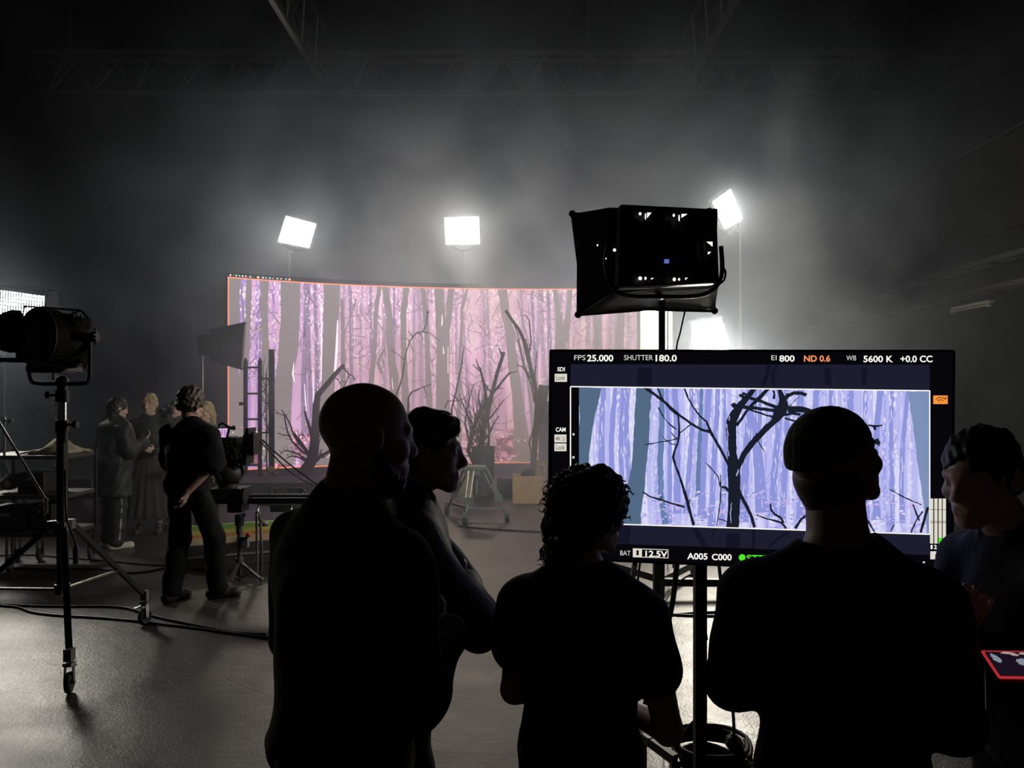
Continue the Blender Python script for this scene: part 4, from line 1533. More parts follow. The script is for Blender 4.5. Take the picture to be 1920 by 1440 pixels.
tag(MB().tube(cat([P(466, 815, cY - 0.05), P(480, 820, cY), P(505, 845, cY + 0.2), P(545, 885, cY + 0.3), P(600, 915, cY + 0.5), P(660, 935, cY + 0.6)], 5), 0.007, 7).build('camera_cable', CABLE, smooth=True), 'black cable running down to the right from the camera, lower one', 'cable')

# folding chair behind the slider
chY = 8.9
ch = thing('chair', 'dark grey plastic chair with tubular legs behind the camera slider', 'chair', (P(540, 0, chY).x, chY, 0))
m = MB()
bx0, bx1 = P(505, 0, chY).x, P(573, 0, chY).x
zt, zb = P(0, 915, chY).z, P(0, 960, chY).z
pts = []
for k in range(13):
    t = k / 12
    x = bx0 + (bx1 - bx0) * t
    e = 1 - abs(2 * t - 1)
    z = zt - (0.05 * (1 - min(1, e * 8)) ** 2)
    pts.append(Vector((x, chY + 0.03 * math.sin(math.pi * t), z)))
m.prism([p for p in pts] + [Vector((bx1 - 0.01, chY, zb)), Vector((bx0 + 0.01, chY, zb))], (0, 0.02, 0))
m.build('backrest', mat('dark_grey_chair_plastic', (0.045, 0.047, 0.05), 0.5), ch)
m = MB().box(((bx0 + bx1) / 2, chY - 0.25, 0.45), (0.42, 0.44, 0.03))
m.build('seat', mat('dark_grey_chair_plastic', (0.045, 0.047, 0.05), 0.5), ch, bevel=0.012)
for sx in (0, 1):
    x = bx0 + 0.03 if sx == 0 else bx1 - 0.03
    MB().tube(cat([(x, chY, zt - 0.1), (x, chY, 0.5), (x, chY + 0.12, 0.0)]), 0.011, 8).build('leg', CHROME, ch, smooth=True)
    MB().tube(cat([(x, chY - 0.02, 0.44), (x, chY - 0.46, 0.43), (x, chY - 0.48, 0.0)]), 0.011, 8).build('leg', CHROME, ch, smooth=True)
# chrome trolley frame in front
tf = thing('chrome_trolley', 'chrome bent-tube trolley beside the bald person, under the slider', 'frame', (P(483, 0, 6.9).x, 6.9, 0))
MB().tube(cat([P(480, 1098, 6.9), P(482, 1050, 6.9), P(481, 970, 6.9), P(484, 960, 6.9), P(488, 972, 7.1), P(490, 1050, 7.2), P(486, 1090, 7.2)]), 0.013, 8).build('hoop', CHROME, tf, smooth=True)
MB().bar(P(486, 972, 7.0), P(500, 984, 7.3), 0.02).box(P(494, 983, 7.3), (0.09, 0.06, 0.03)).build('bracket', ALU, tf)

# striped boards lying on a low case
cs = thing('striped_board', 'pale board with green, yellow and orange edge stripes lying on a low case', 'board', FL(440, 1010))
m = MB()
bY0 = 7.6
q0, q1 = P(385, 0, bY0).x, P(515, 0, bY0 + 0.5).x
ANG = Matrix.Rotation(math.radians(24), 3, 'Z')
cc = Vector((P(445, 0, 7.6).x, 7.6, 0))
STR = [mat('lime_edge', (0.2, 0.36, 0.08), 0.5), mat('yellow_edge', (0.5, 0.42, 0.1), 0.5), mat('orange_edge', (0.5, 0.22, 0.07), 0.5), mat('cream_edge', (0.5, 0.37, 0.24), 0.5)]
z = P(0, 974, 7.6).z
for k, h in enumerate((0.05, 0.04, 0.028, 0.07)):
    m.m = k
    m.box(cc + ANG @ Vector((0, -0.22, 0)) + Vector((0, 0, z - h / 2)), (1.1, 0.05, h), ANG)
    z -= h
m.each('edge_stripe', STR, cs)
lowc = thing('flight_case', 'low dark case under the striped board beside the camera stand', 'case', (cc.x, cc.y, 0))
MB().box(cc + Vector((0, 0, z / 2 - 0.001)), (1.15, 0.5, z - 0.002), ANG).build('body', mat('dark_brown_case', (0.03, 0.024, 0.024), 0.6), lowc, bevel=0.01)
MB().box(cc + Vector((0, 0, z / 2)), (1.17, 0.52, 0.02), ANG).build('edge_rail', GREYP, lowc)

# ------------------------------------------------------------------ equipment cart at the left
kY = 7.1
kt = thing('equipment_cart', 'dark equipment cart loaded with gear behind the fresnel lamp stand', 'cart', (P(50, 0, kY).x, kY, 0))
x0, x1 = P(-40, 0, kY).x, P(124, 0, kY).x
for z in (0.36, 0.72, 1.1):
    MB().box(((x0 + x1) / 2, kY + 0.25, z), (x1 - x0, 0.55, 0.04)).build('shelf', mat('dark_cart_shelf', (0.035, 0.03, 0.03), 0.6), kt, bevel=0.006)
for x in (x0, x1):
    for dy in (0.0, 0.5):
        MB().cyl((x, kY + dy, 0.14), (x, kY + dy, 1.15), 0.016, n=8).build('post', BLACK, kt)
for x in (x0 + 0.05, P(15, 0, kY).x, x1 - 0.03):
    for dy in (0.02, 0.48):
        c = Vector((x, kY + dy, 0.07))
        m = MB().torus(c, 0.052, 0.018, (1, 0.2, 0), 20, 8)
        m.m = 1
        m.cyl(c - Vector((0.014, 0, 0)), c + Vector((0.014, 0, 0)), 0.04, n=14).bar(c + Vector((0.028, 0, 0)), c + Vector((0.024, 0, 0.28)), 0.03, 0.006).bar(c - Vector((0.028, 0, 0)), c + Vector((-0.024, 0, 0.28)), 0.03, 0.006)
        m.build('caster', [RUBBER, STEEL], kt, smooth=True)
MB().tube(cat([P(12, 800, kY), P(22, 789, kY)]), 0.01, 6).tube([P(8, 783, kY), P(11, 789, kY), P(24, 788, kY)], 0.012, 6).cyl(P(8, 783, kY), Vector((P(8, 0, kY).x, kY, 1.1)), 0.012, n=6).build('push_bar', ALU, kt)
# canvas cloth heaped on the cart
rk = random.Random(3)
nx, ny = 22, 10
cx0, cx1 = P(32, 0, kY).x, P(122, 0, kY).x
vsx = []
for i in range(nx + 1):
    for j in range(ny + 1):
        u, v = i / nx, j / ny
        h = 0.125 * math.exp(-((u - 0.55) / 0.25) ** 2) * (1 - (2 * v - 1) ** 2) ** 0.5 + 0.02 * math.sin(9 * u + 5 * v) * math.sin(math.pi * u) + 0.012 * rk.uniform(-1, 1)
        vsx.append(Vector((cx0 + (cx1 - cx0) * u, kY + 0.02 + 0.46 * v, 1.135 + max(h, 0))))
m = MB()
m.add(vsx, [(i * (ny + 1) + j, (i + 1) * (ny + 1) + j, (i + 1) * (ny + 1) + j + 1, i * (ny + 1) + j + 1) for i in range(nx) for j in range(ny)])
o = m.build('canvas_sheet', mat('tan_canvas', (0.20, 0.165, 0.11), 0.85, bump=0.3), smooth=True)
so = o.modifiers.new('thickness', 'SOLIDIFY')
so.thickness = 0.012
tag(o, 'crumpled tan canvas sheet on top of the equipment cart', 'canvas')
for (px, py, w_, h_, d_, col, lab) in ((26, 898, 0.2, 0.14, 0.25, (0.14, 0.12, 0.1), 'small crumpled pale bag on the middle shelf of the equipment cart'),):
    c = P(px, py, kY + 0.2)
    m = MB()
    for k in range(6):
        m.ball((c.x + rk.uniform(-0.06, 0.06), c.y + rk.uniform(-0.06, 0.06), 0.745 + 0.08 + rk.uniform(0.0, 0.05)), (rk.uniform(0.06, 0.09), 0.08, rk.uniform(0.05, 0.078)), 7)
    tag(m.build('cloth_bag', mat('pale_cloth_bag', col, 0.85, bump=0.4), smooth=True), lab, 'bag')
for k, (x, w_, h_, z, lab) in enumerate(((78, 0.26, 0.2, 0.74, 'black gear case on the middle shelf of the cart, behind the stand pole'), (98, 0.2, 0.26, 0.38, 'black gear case on the bottom shelf of the cart, right end'), (30, 0.4, 0.22, 0.38, 'long black gear case on the bottom shelf of the cart'))):
    c = Vector((P(x, 0, kY + 0.25).x, kY + 0.25, z + 0.004 + h_ / 2))
    g = thing('gear_case', lab, 'case', (c.x, c.y, z))
    MB().box(c, (w_, 0.34, h_)).build('shell', BLACKP, g, bevel=0.012)
    MB().box(c + Vector((0, -0.175, h_ * 0.2)), (w_ * 0.3, 0.012, 0.03)).build('latch', STEEL, g)
    MB().tube(cat([c + Vector((-0.05, -0.17, -0.02)), c + Vector((-0.04, -0.21, -0.02)), c + Vector((0.04, -0.21, -0.02)), c + Vector((0.05, -0.17, -0.02))]), 0.008, 6).build('handle', BLACK, g)
# folded stand whose wheel sticks out over the cart
fs = thing('folded_stand', 'folded chrome stand leaning over the cart, its wheel hanging at the lower end', 'stand', P(84, 935, 6.4))
fY = 6.4
MB().tube([P(-30, 745, fY + 0.2), P(84, 934, fY)], 0.011, 8).build('leg', CHROME, fs, smooth=True)
c = P(81, 958, fY)
m = MB().torus(c, 0.042, 0.016, (1, 0.5, 0), 22, 8)
m.m = 1
m.cyl(c - Vector((0.014, 0.007, 0)), c + Vector((0.014, 0.007, 0)), 0.03, n=12)
m.m = 2
m.bar(c + Vector((0.026, 0, -0.02)), P(86, 938, fY), 0.03, 0.008).bar(c - Vector((0.024, 0, 0)), P(82, 942, fY), 0.024, 0.008).bar(P(73, 947, fY), P(86, 944, fY), 0.02, 0.012)
m.tube([P(84, 934, fY), P(88, 940, fY)], 0.02, 8)
m.build('caster', [RUBBER, BLACKP, CHROME], fs, smooth=True)
MB().tube([P(-30, 745, fY + 0.2), P(-60, 800, fY + 0.5), Vector((P(-60, 0, fY + 0.5).x, fY + 0.5, 0.0))], 0.014, 8).build('pole', BLACK, fs)
# low bench in the dark behind
bn = thing('bench', 'low dark bench behind the cart and the dark-jacketed person', 'bench', (P(150, 0, 9.6).x, 9.6, 0))
z = P(0, 932, 9.6).z
xa, xb = P(118, 0, 9.6).x, P(182, 0, 9.6).x
MB().box(((xa + xb) / 2, 9.8, z), (xb - xa, 0.4, 0.04)).build('top', mat('bench_top', (0.05, 0.045, 0.045), 0.5), bn)
for x in (xa + 0.03, xb - 0.03):
    MB().box((x, 9.8, z / 2), (0.04, 0.36, z)).build('leg', BLACK, bn)
MB().box(((xa + xb) / 2 - 0.05, 9.8, z + 0.12), (0.3, 0.25, 0.2)).build('back_panel', mat('bench_box', (0.06, 0.05, 0.048), 0.7), bn)

# ------------------------------------------------------------------ cables on the floor


def floor_cable(pts, r, label):
    q = [FL(x, y) + Vector((0, 0, r)) for x, y in pts]
    tag(MB().tube(cat(q, 6), r, 7).build('floor_cable', CABLE, smooth=True), label, 'cable')


floor_cable([(-20, 1135), (20, 1136), (60, 1138), (130, 1139), (200, 1139), (240, 1143), (290, 1158), (340, 1169), (380, 1177), (440, 1188), (500, 1192)], 0.009, 'black cable across the floor passing behind the front casters of the lamp stand')
floor_cable([(-20, 1136), (30, 1140), (60, 1150), (110, 1156), (180, 1160), (240, 1165), (300, 1172), (360, 1179), (440, 1190), (510, 1199)], 0.009, 'black cable across the floor, second and lower of the pair at left')
floor_cable([(-20, 1066), (60, 1068), (110, 1070), (160, 1068), (205, 1071), (240, 1076), (280, 1073), (320, 1064), (345, 1060)], 0.009, 'thin cable on the dark floor behind the lamp stand legs')
floor_cable([(-20, 1044), (60, 1042), (120, 1047), (200, 1053), (270, 1060), (330, 1063), (400, 1074)], 0.009, 'thin cable on the dark floor, further back behind the lamp stand')
floor_cable([(860, 988), (900, 992), (960, 996), (1005, 998), (1060, 1002)], 0.011, 'dark cable across the pale floor below the tripod')
floor_cable([(1150, 1156), (1220, 1155), (1260, 1154), (1320, 1150), (1400, 1149), (1480, 1152)], 0.009, 'black cable on the lit floor beneath the monitor, upper of two')
floor_cable([(1150, 1160), (1240, 1154), (1300, 1156), (1400, 1157), (1480, 1158)], 0.009, 'black cable on the lit floor beneath the monitor, lower of two')

# ================================================================== people: one smooth surface grown from tapered limbs
class SDF:
    def __init__(s, h):
        s.h, s.ops, s.R, s.c, s.disp, s.clips = h, [], np.eye(3), np.zeros(3), None, []

    def frame(s, R=None, c=(0, 0, 0)):
        s.R = np.eye(3) if R is None else np.array(R)
        s.c = np.array(c, float)
        return s

    def _add(s, f, lo, hi, k, sub):
        cs = np.array([[a, b, c] for a in (lo[0], hi[0]) for b in (lo[1], hi[1]) for c in (lo[2], hi[2])]) @ s.R.T + s.c
        s.ops.append((f, cs.min(0), cs.max(0), k, sub, s.R, s.c))
        return s

    def cap(s, a, b, ra, rb=None, k=0.02, flat=None, sub=False):
        a, b = np.array(a, float), np.array(b, float)
        rb = ra if rb is None else rb
        ba = b - a
        bb = float(ba @ ba) + 1e-12

        def f(x, y, z):
            px, py, pz = x - a[0], y - a[1], z - a[2]
            t = np.clip((px * ba[0] + py * ba[1] + pz * ba[2]) / bb, 0, 1)
            dx, dy, dz = px - t * ba[0], py - t * ba[1], pz - t * ba[2]
            if flat is not None:
                n, m = flat
                q = (dx * n[0] + dy * n[1] + dz * n[2]) * (m - 1)
                dx, dy, dz = dx + q * n[0], dy + q * n[1], dz + q * n[2]
            return np.sqrt(dx * dx + dy * dy + dz * dz) - (ra + (rb - ra) * t)
        r = max(ra, rb)
        return s._add(f, np.minimum(a, b) - r, np.maximum(a, b) + r, k, sub)

    def ell(s, c, r, k=0.02, sub=False):
        c = np.array(c, float)
        r = np.array(r if hasattr(r, '__len__') else (r, r, r), float)

        def f(x, y, z):
            x, y, z = x - c[0], y - c[1], z - c[2]
            k0 = np.sqrt((x / r[0]) ** 2 + (y / r[1]) ** 2 + (z / r[2]) ** 2)
            k1 = np.sqrt((x / r[0] ** 2) ** 2 + (y / r[1] ** 2) ** 2 + (z / r[2] ** 2) ** 2) + 1e-9
            return k0 * (k0 - 1) / k1
        return s._add(f, c - r, c + r, k, sub)

    def clip(s, n, d, k=0.006):
        """keep the side where n.p < d (in the current frame)"""
        n = np.array(n, float)
        n = n / np.linalg.norm(n)
        s.clips.append((s.R @ n, d + float((s.R @ n) @ s.c), k))
        return s

    def mesh(s):
        h = s.h
        adds = [o for o in s.ops if not o[4]]
        lo = np.min([o[1] for o in adds], 0) - 5 * h
        hi = np.max([o[2] for o in adds], 0) + 5 * h
        n = np.ceil((hi - lo) / h).astype(int) + 1
        D = np.full(n, 0.25, np.float32)
        ax = [lo[i] + h * np.arange(n[i]) for i in range(3)]
        for f, a, b, k, sub, R, c in s.ops:
            pad = k + 3 * h
            i0 = np.clip(((a - pad - lo) / h).astype(int), 0, n)
            i1 = np.clip(((b + pad - lo) / h).astype(int) + 2, 0, n)
            if np.any(i1 <= i0):
                continue
            X = ax[0][i0[0]:i1[0]][:, None, None] - c[0]
            Y = ax[1][i0[1]:i1[1]][None, :, None] - c[1]
            Z = ax[2][i0[2]:i1[2]][None, None, :] - c[2]
            x = R[0, 0] * X + R[1, 0] * Y + R[2, 0] * Z
            y = R[0, 1] * X + R[1, 1] * Y + R[2, 1] * Z
            z = R[0, 2] * X + R[1, 2] * Y + R[2, 2] * Z
            d = f(x, y, z)
            sl = tuple(slice(p, q) for p, q in zip(i0, i1))
            E = D[sl]
            if sub:
                d = -d
                t = np.clip(0.5 - 0.5 * (E - d) / k, 0, 1)
                D[sl] = E + (d - E) * t + k * t * (1 - t)
            else:
                t = np.clip(0.5 + 0.5 * (E - d) / k, 0, 1)
                D[sl] = E + (d - E) * t - k * t * (1 - t)
        X, Y, Z = ax[0][:, None, None], ax[1][None, :, None], ax[2][None, None, :]
        if s.disp:
            D = D + s.disp(X, Y, Z)
        for nn, d, k in s.clips:
            q = nn[0] * X + nn[1] * Y + nn[2] * Z - d
            t = np.clip(0.5 - 0.5 * (D - q) / k, 0, 1)
            D = D + (q - D) * t + k * t * (1 - t)
        D[0], D[-1], D[:, 0], D[:, -1], D[:, :, 0], D[:, :, -1] = 0.1, 0.1, 0.1, 0.1, 0.1, 0.1
        return nets(D, lo, h)


def nets(D, lo, h):
    """naive surface nets: one vertex per mixed cell, one quad per crossed edge"""
    S = D < 0
    n = np.array(D.shape) - 1
    cnt = np.zeros(n, np.int8)
    for i in (0, 1):
        for j in (0, 1):
            for k in (0, 1):
                cnt += S[i:i + n[0], j:j + n[1], k:k + n[2]]
    mix = (cnt > 0) & (cnt < 8)
    ids = np.full(n, -1, np.int64)
    cells = np.argwhere(mix)
    ids[mix] = np.arange(len(cells))
    acc = np.zeros((len(cells), 3))
    w = np.zeros(len(cells))
    cor = [(i, j, k) for i in (0, 1) for j in (0, 1) for k in (0, 1)]
    V = {c: D[cells[:, 0] + c[0], cells[:, 1] + c[1], cells[:, 2] + c[2]] for c in cor}
    for a in cor:
        for ax in range(3):
            if a[ax] == 0:
                b = tuple(1 if q == ax else a[q] for q in range(3))
                va, vb = V[a], V[b]
                m = (va < 0) != (vb < 0)
                t = np.where(m, va / np.where(m, va - vb, 1), 0)
                p = np.array(a, float)[None, :].repeat(len(cells), 0)
                p[:, ax] += t
                acc[m] += p[m]
                w[m] += 1
    verts = lo + h * (cells + acc / w[:, None])
    quads = []
    for ax in range(3):
        u, v = (ax + 1) % 3, (ax + 2) % 3
        sa = [slice(None)] * 3
        sb = [slice(None)] * 3
        sa[ax], sb[ax] = slice(0, -1), slice(1, None)
        A, B = S[tuple(sa)], S[tuple(sb)]
        e = np.argwhere(A != B)
        e = e[(e[:, u] > 0) & (e[:, v] > 0) & (e[:, u] < n[u]) & (e[:, v] < n[v])]
        fl = A[e[:, 0], e[:, 1], e[:, 2]]

        def cid(du, dv):
            q = e.copy()
            q[:, u] += du
            q[:, v] += dv
            return ids[q[:, 0], q[:, 1], q[:, 2]]
        q = np.stack([cid(-1, -1), cid(0, -1), cid(0, 0), cid(-1, 0)], 1)
        q[~fl] = q[~fl][:, ::-1]
        quads.append(q)
    q = np.concatenate(quads)
    return verts, q[(q >= 0).all(1)]


def np_mesh(name, verts, quads, mat_, parent, smooth=True):
    me = bpy.data.meshes.new(name)
    me.vertices.add(len(verts))
    me.vertices.foreach_set('co', np.asarray(verts, np.float32).ravel())
    me.loops.add(quads.size)
    me.loops.foreach_set('vertex_index', quads.astype(np.int32).ravel())
    me.polygons.add(len(quads))
    me.polygons.foreach_set('loop_start', np.arange(0, quads.size, 4, dtype=np.int32))
    me.update(calc_edges=True)
    me.polygons.foreach_set('use_smooth', np.ones(len(quads), bool))
    me.materials.append(mat_)
    me.update()
    o = bpy.data.objects.new(name, me)
    COL.objects.link(o)
    o.parent = parent
    ORG[o] = ORG[parent]
    return o


def euler(yaw, pitch, roll):
    """yaw to the right, pitch downwards, roll towards the right shoulder (degrees)"""
    return np.array(Matrix.Rotation(-math.radians(yaw), 3, 'Z') @ Matrix.Rotation(-math.radians(pitch), 3, 'X') @ Matrix.Rotation(math.radians(roll), 3, 'Y'))


def head_sdf(S, R, c, o):
    """face, skull, ears and neck root; o holds small variations"""
    S.frame(R, c)
    k = 0.016
    wd = o.get('wide', 1.0)
    S.ell((0, -0.012, 0.032), (0.077 * wd, 0.099, 0.088), k)
    S.ell((0, 0.005, 0.0), (0.07 * wd, 0.085, 0.085), k)
    S.ell((0, 0.03, -0.035), (0.06 * wd, 0.058, 0.075), k)
    for x in (-1, 1):
        S.cap((x * 0.056 * wd, -0.005, -0.055), (x * 0.02, 0.062, -0.1), 0.02, 0.017, 0.02)
        S.ell((x * 0.042 * wd, 0.058, -0.028), (0.024, 0.024, 0.022), k)
        S.cap((x * 0.012, 0.086, 0.02), (x * 0.042, 0.074, 0.02), 0.013, 0.011, 0.012)
    S.ell((0, 0.072, -0.1), (0.024, 0.022, 0.019), 0.018)
    for x in (-1, 1):
        S.ell((x * 0.032, 0.094, 0.001), (0.015, 0.012, 0.010), 0.010, sub=True)
        S.ell((x * 0.032, 0.076, 0.001), (0.0125, 0.0125, 0.0115), 0.003)
    nl = o.get('nose', 1.0)
    S.cap((0, 0.080, 0.022), (0, 0.086 + 0.019 * nl, -0.026), 0.0115, 0.0125, 0.016)
    S.cap((0, 0.075, -0.005), (0, 0.08, -0.03), 0.016, 0.019, 0.016)
    S.ell((0, 0.088 + 0.018 * nl, -0.031), (0.0125, 0.0115, 0.0105), 0.010)
    for x in (-1, 1):
        S.ell((x * 0.0135, 0.097, -0.036), (0.009, 0.013, 0.009), 0.007)
    S.ell((0, 0.074, -0.07), (0.034, 0.02, 0.024), 0.016)
    S.cap((-0.018, 0.089, -0.062), (0.018, 0.089, -0.062), 0.0068, None, 0.006)
    S.cap((-0.016, 0.088, -0.074), (0.016, 0.088, -0.074), 0.0078, None, 0.006)
    S.cap((-0.024, 0.098, -0.0682), (0.024, 0.098, -0.0682), 0.0025, None, 0.004, sub=True)
    for x in (-1, 1):
        S.ell((x * 0.082 * wd, -0.012, -0.004), (0.010, 0.021, 0.032), 0.008)
        S.ell((x * 0.092 * wd, -0.008, 0.0), (0.006, 0.011, 0.016), 0.006, sub=True)
    if 'beard' in o:
        pass
    S.frame()


def hand_sdf(S, w, d, th, curl=0.5, h=1.0):
    """w wrist, d pointing direction, th direction of the thumb side; fingers curl towards the palm"""
    w, d, th = [np.array(q, float) for q in (w, d, th)]
    d /= np.linalg.norm(d)
    th = th - d * (th @ d)
    th /= np.linalg.norm(th)
    pn = np.cross(d, th)
    S.cap(w - d * 0.01, w + d * 0.03, 0.025, 0.026, 0.015, flat=(pn, 1.35))
    for t in (-0.026, -0.009, 0.009, 0.026):
        S.cap(w + d * 0.02 + th * t * 0.7, w + d * 0.085 + th * t, 0.016, 0.0125, 0.012)
    for t, l in ((0.029, 0.074), (0.010, 0.083), (-0.010, 0.076), (-0.029, 0.06)):
        p = w + d * 0.088 + th * t
        a = curl * 0.5
        for seg in range(3):
            dirn = d * math.cos(a) + pn * math.sin(a)
            q = p + dirn * l * (0.44, 0.31, 0.25)[seg]
            S.cap(p, q, 0.0092 - 0.0006 * seg, 0.0086 - 0.0006 * seg, 0.004)
            p = q
            a += curl * (0.9, 0.7, 0)[seg]
    p = w + d * 0.03 + th * 0.024
    q = p + (d * 0.55 + th * 0.75 + pn * 0.35 * curl) * 0.042
    r = q + (d * 0.9 + th * 0.25 + pn * 0.5 * curl) * 0.03
    S.cap(p, q, 0.0135, 0.0108, 0.012).cap(q, r, 0.0105, 0.0088, 0.005)


def torso_sdf(S, d, w, lean, k=0.045, belly=0.0, hem=0.0):
    S.ell((0, 0, 0.97), (0.165 * w + d, 0.118 + d, 0.13 + d), k)
    S.ell((0, lean * 0.4 + belly * 0.5, 1.12), (0.148 * w + d + belly * 0.5, 0.108 + d + belly, 0.17 + d), k)
    S.ell((0, lean * 0.75, 1.28), (0.165 * w + d, 0.118 + d, 0.17 + d), k)
    for x in (-1, 1):
        S.cap((0, lean, 1.415), (x * 0.15 * w, lean, 1.378), 0.062 + d, 0.056 + d, k)
    for x in (-1, 1):
        S.cap((x * 0.13 * w, lean, 1.40), (x * 0.025, lean * 1.1, 1.485), 0.03 + d, 0.042 + d * 0.8, k)


ARM_DOWN = lambda s: [(s * 0.19, 0.0, 1.40), (s * 0.235, -0.02, 1.12), (s * 0.225, 0.07, 0.88)]
LEG = lambda s: [(s * 0.09, 0.0, 0.93), (s * 0.105, 0.015, 0.50), (s * 0.105, -0.01, 0.09)]


def person(label, pos, yaw, height, o):
    S_ = height / 1.75
    root = thing('person', label, 'person', (pos[0], pos[1], 0))
    Rz = np.array(Matrix.Rotation(-math.radians(yaw), 3, 'Z'))
    hh = o.get('h', 0.007)
    w, lean = o.get('w', 1.0), o.get('lean', 0.0)
    hy, hp, hr = o.get('head', (0, 0, 0))
    hoff = np.array(o.get('hoff', (0, 0.02, 0)), float)
    hc = np.array((0, lean * 1.15, 1.633)) + hoff
    HR = euler(hy, hp, hr)
    arms = {s: o.get('arm' + ('L' if s < 0 else 'R'), ARM_DOWN(s)) for s in (-1, 1)}
    for s in arms:
        a = [np.array(q, float) for q in arms[s][:3]]
        a[0] = a[0] - np.array((0, 0, 0.022))
        a[0] = a[0] * np.array((w, 1, 1)) + np.array((0, lean, 0))
        arms[s] = a + list(arms[s][3:])
    legs = {s: [np.array(q, float) for q in o.get('leg' + ('L' if s < 0 else 'R'), LEG(s))] for s in (-1, 1)}
    fdir = {s: np.array(o.get('foot' + ('L' if s < 0 else 'R'), (s * 0.15, 1, 0)), float) for s in (-1, 1)}

    def emit(S, name, m):
        v, q = S.mesh()
        v = (v @ Rz.T) * S_
        return np_mesh(name, v, q, m, root)

    # body
    B = SDF(hh)
    torso_sdf(B, 0.0, w, lean)
    nb = np.array((0, lean * 1.05 - 0.005, 1.45))
    nk = o.get('neck', 0.054)
    B.cap(nb, hc + HR @ np.array((0, -0.028, -0.06)), nk + 0.006, nk, 0.03)
    for s in (-1, 1):
        a = arms[s]
        B.cap(a[0], a[1], 0.05, 0.04, 0.03).cap(a[1], a[2], 0.041, 0.027, 0.012)
        hd = a[3] if len(a) > 3 else (a[2] - a[1])
        ht = a[4] if len(a) > 4 else (-s * 0.3, 1, 0)
        hand_sdf(B, a[2], hd, ht, o.get('curl', 0.55))
        l = legs[s]
        B.cap(l[0], l[1], 0.085, 0.055, 0.03).cap(l[1], l[2], 0.056, 0.04, 0.02)
        f = fdir[s] / np.linalg.norm(fdir[s])
        B.cap(l[2] + np.array((0, 0, -0.04)) - f * 0.03, l[2] + np.array((0, 0, -0.055)) + f * 0.15, 0.036, 0.026, 0.03)
    head_sdf(B, HR, hc, o)
    emit(B, 'body', o['skin'])
    # trousers
    tr = o.get('trousers')
    if tr:
        T = SDF(max(hh, 0.008))
        loose = tr.get('loose', 0.016)
        T.ell((0, 0, 0.965), (0.168 * w + 0.012, 0.125 + 0.012, 0.12), 0.05)
        for s in (-1, 1):
            l = legs[s]
            T.cap(l[0], l[1], 0.094, 0.062 + loose, 0.04).cap(l[1], l[2] + np.array((0, 0, 0.0)), 0.062 + loose, 0.052 + loose, 0.02)
        T.clip((0, 0, 1), 1.06).clip((0, 0, -1), -0.03)
        T.disp = tousle(int(height * 999), 0.004, 40)
        emit(T, 'trousers', tr['m'])
    sk = o.get('skirt')
    if sk:
        T = SDF(max(hh, 0.009))
        T.cap((0, 0, 1.0), (0, 0, 0.62), 0.16, 0.22, 0.05, flat=((0, 1, 0), 1.25)).cap((0, 0, 0.62), (0, 0, sk['hem']), 0.22, sk.get('r', 0.3), 0.05, flat=((0, 1, 0), 1.2))
        T.clip((0, 0, 1), 1.08).clip((0, 0, -1), -sk['hem'])
        T.disp = lambda X, Y, Z: 0.013 * np.clip(1.1 - Z, 0, 1) * np.sin(14 * np.arctan2(Y, X))
        emit(T, 'skirt', sk['m'])
    # shoes
    for s in (-1, 1):
        l = legs[s]
        f = fdir[s] / np.linalg.norm(fdir[s])
        g = np.array((l[2][0], l[2][1], l[2][2] - 0.09))
        H = SDF(hh)
        H.cap(g + f * -0.05 + (0, 0, 0.04), g + f * 0.15 + (0, 0, 0.032), 0.044, 0.043, 0.02)
        H.cap(g + f * -0.03 + (0, 0, 0.05), g + f * 0.02 + (0, 0, 0.10), 0.045, 0.045, 0.03)
        H.ell(g + f * 0.14 + (0, 0, 0.03), 0.045, 0.02)
        H.clip((0, 0, -1), -(l[2][2] - 0.09 + 0.002) if l[2][2] > 0.1 else -0.002)
        emit(H, 'shoe', o.get('shoes', BLACKP))
    # garment
    t = o['top']
    d = t.get('d', 0.016)
    G = SDF(max(hh, 0.0065))
    torso_sdf(G, d, w, lean, 0.05, t.get('belly', 0.0))
    if t.get('drop'):
        G.cap((0, 0.0, 1.0), (0, 0.0, t['drop']), 0.165 * w + d, 0.165 * w + d + t.get('flare', 0.0), 0.05, flat=((0, 1, 0), 1.35))
    full = t.get('sleeve', 'long') == 'long'
    for s in (-1, 1):
        a = arms[s]
        if full:
            G.cap(a[0], a[1], 0.056 + d, 0.046 + d, 0.035).cap(a[1], a[2], 0.046 + d, 0.032 + d, 0.012)
        else:
            e = a[0] + (a[1] - a[0]) * t.get('len', 0.72)
            G.cap(a[0], e, 0.058 + d, 0.052 + d * 1.6, 0.035)
    if t.get('collar'):
        cr, ch = t['collar']
        for ang in range(0, 360, 30):
            x, y = math.sin(math.radians(ang)), math.cos(math.radians(ang))
            if abs(ang - 180) > 160 and t.get('open', True):
                continue
            G.cap((x * cr, nb[1] + y * cr * 0.95 + 0.005, 1.455), (x * (cr + 0.006), nb[1] + y * cr + 0.006, 1.455 + ch * (1.0 if y < 0.3 else 0.75)), 0.014, 0.009, 0.012)
    if t.get('hood'):
        G.cap((-0.09, nb[1] - 0.09, 1.44), (0.09, nb[1] - 0.09, 1.44), 0.045, None, 0.04).cap((-0.05, nb[1] - 0.1, 1.40), (0.05, nb[1] - 0.1, 1.40), 0.04, None, 0.04)
    fold = t.get('fold', 0.004)
    G.disp = tousle(int(height * 1000), fold * 0.9, 34)
    G.frame()
    if not t.get('collar'):
        G.cap((0, nb[1] + 0.01, 1.47), hc, t.get('neck', 0.066) + nk - 0.054, 0.07 + nk - 0.054, 0.01, sub=True)
    G.clip((0, 0, -1), -t.get('hem', 0.9))
    emit(G, t.get('name', 't_shirt'), t['m'])
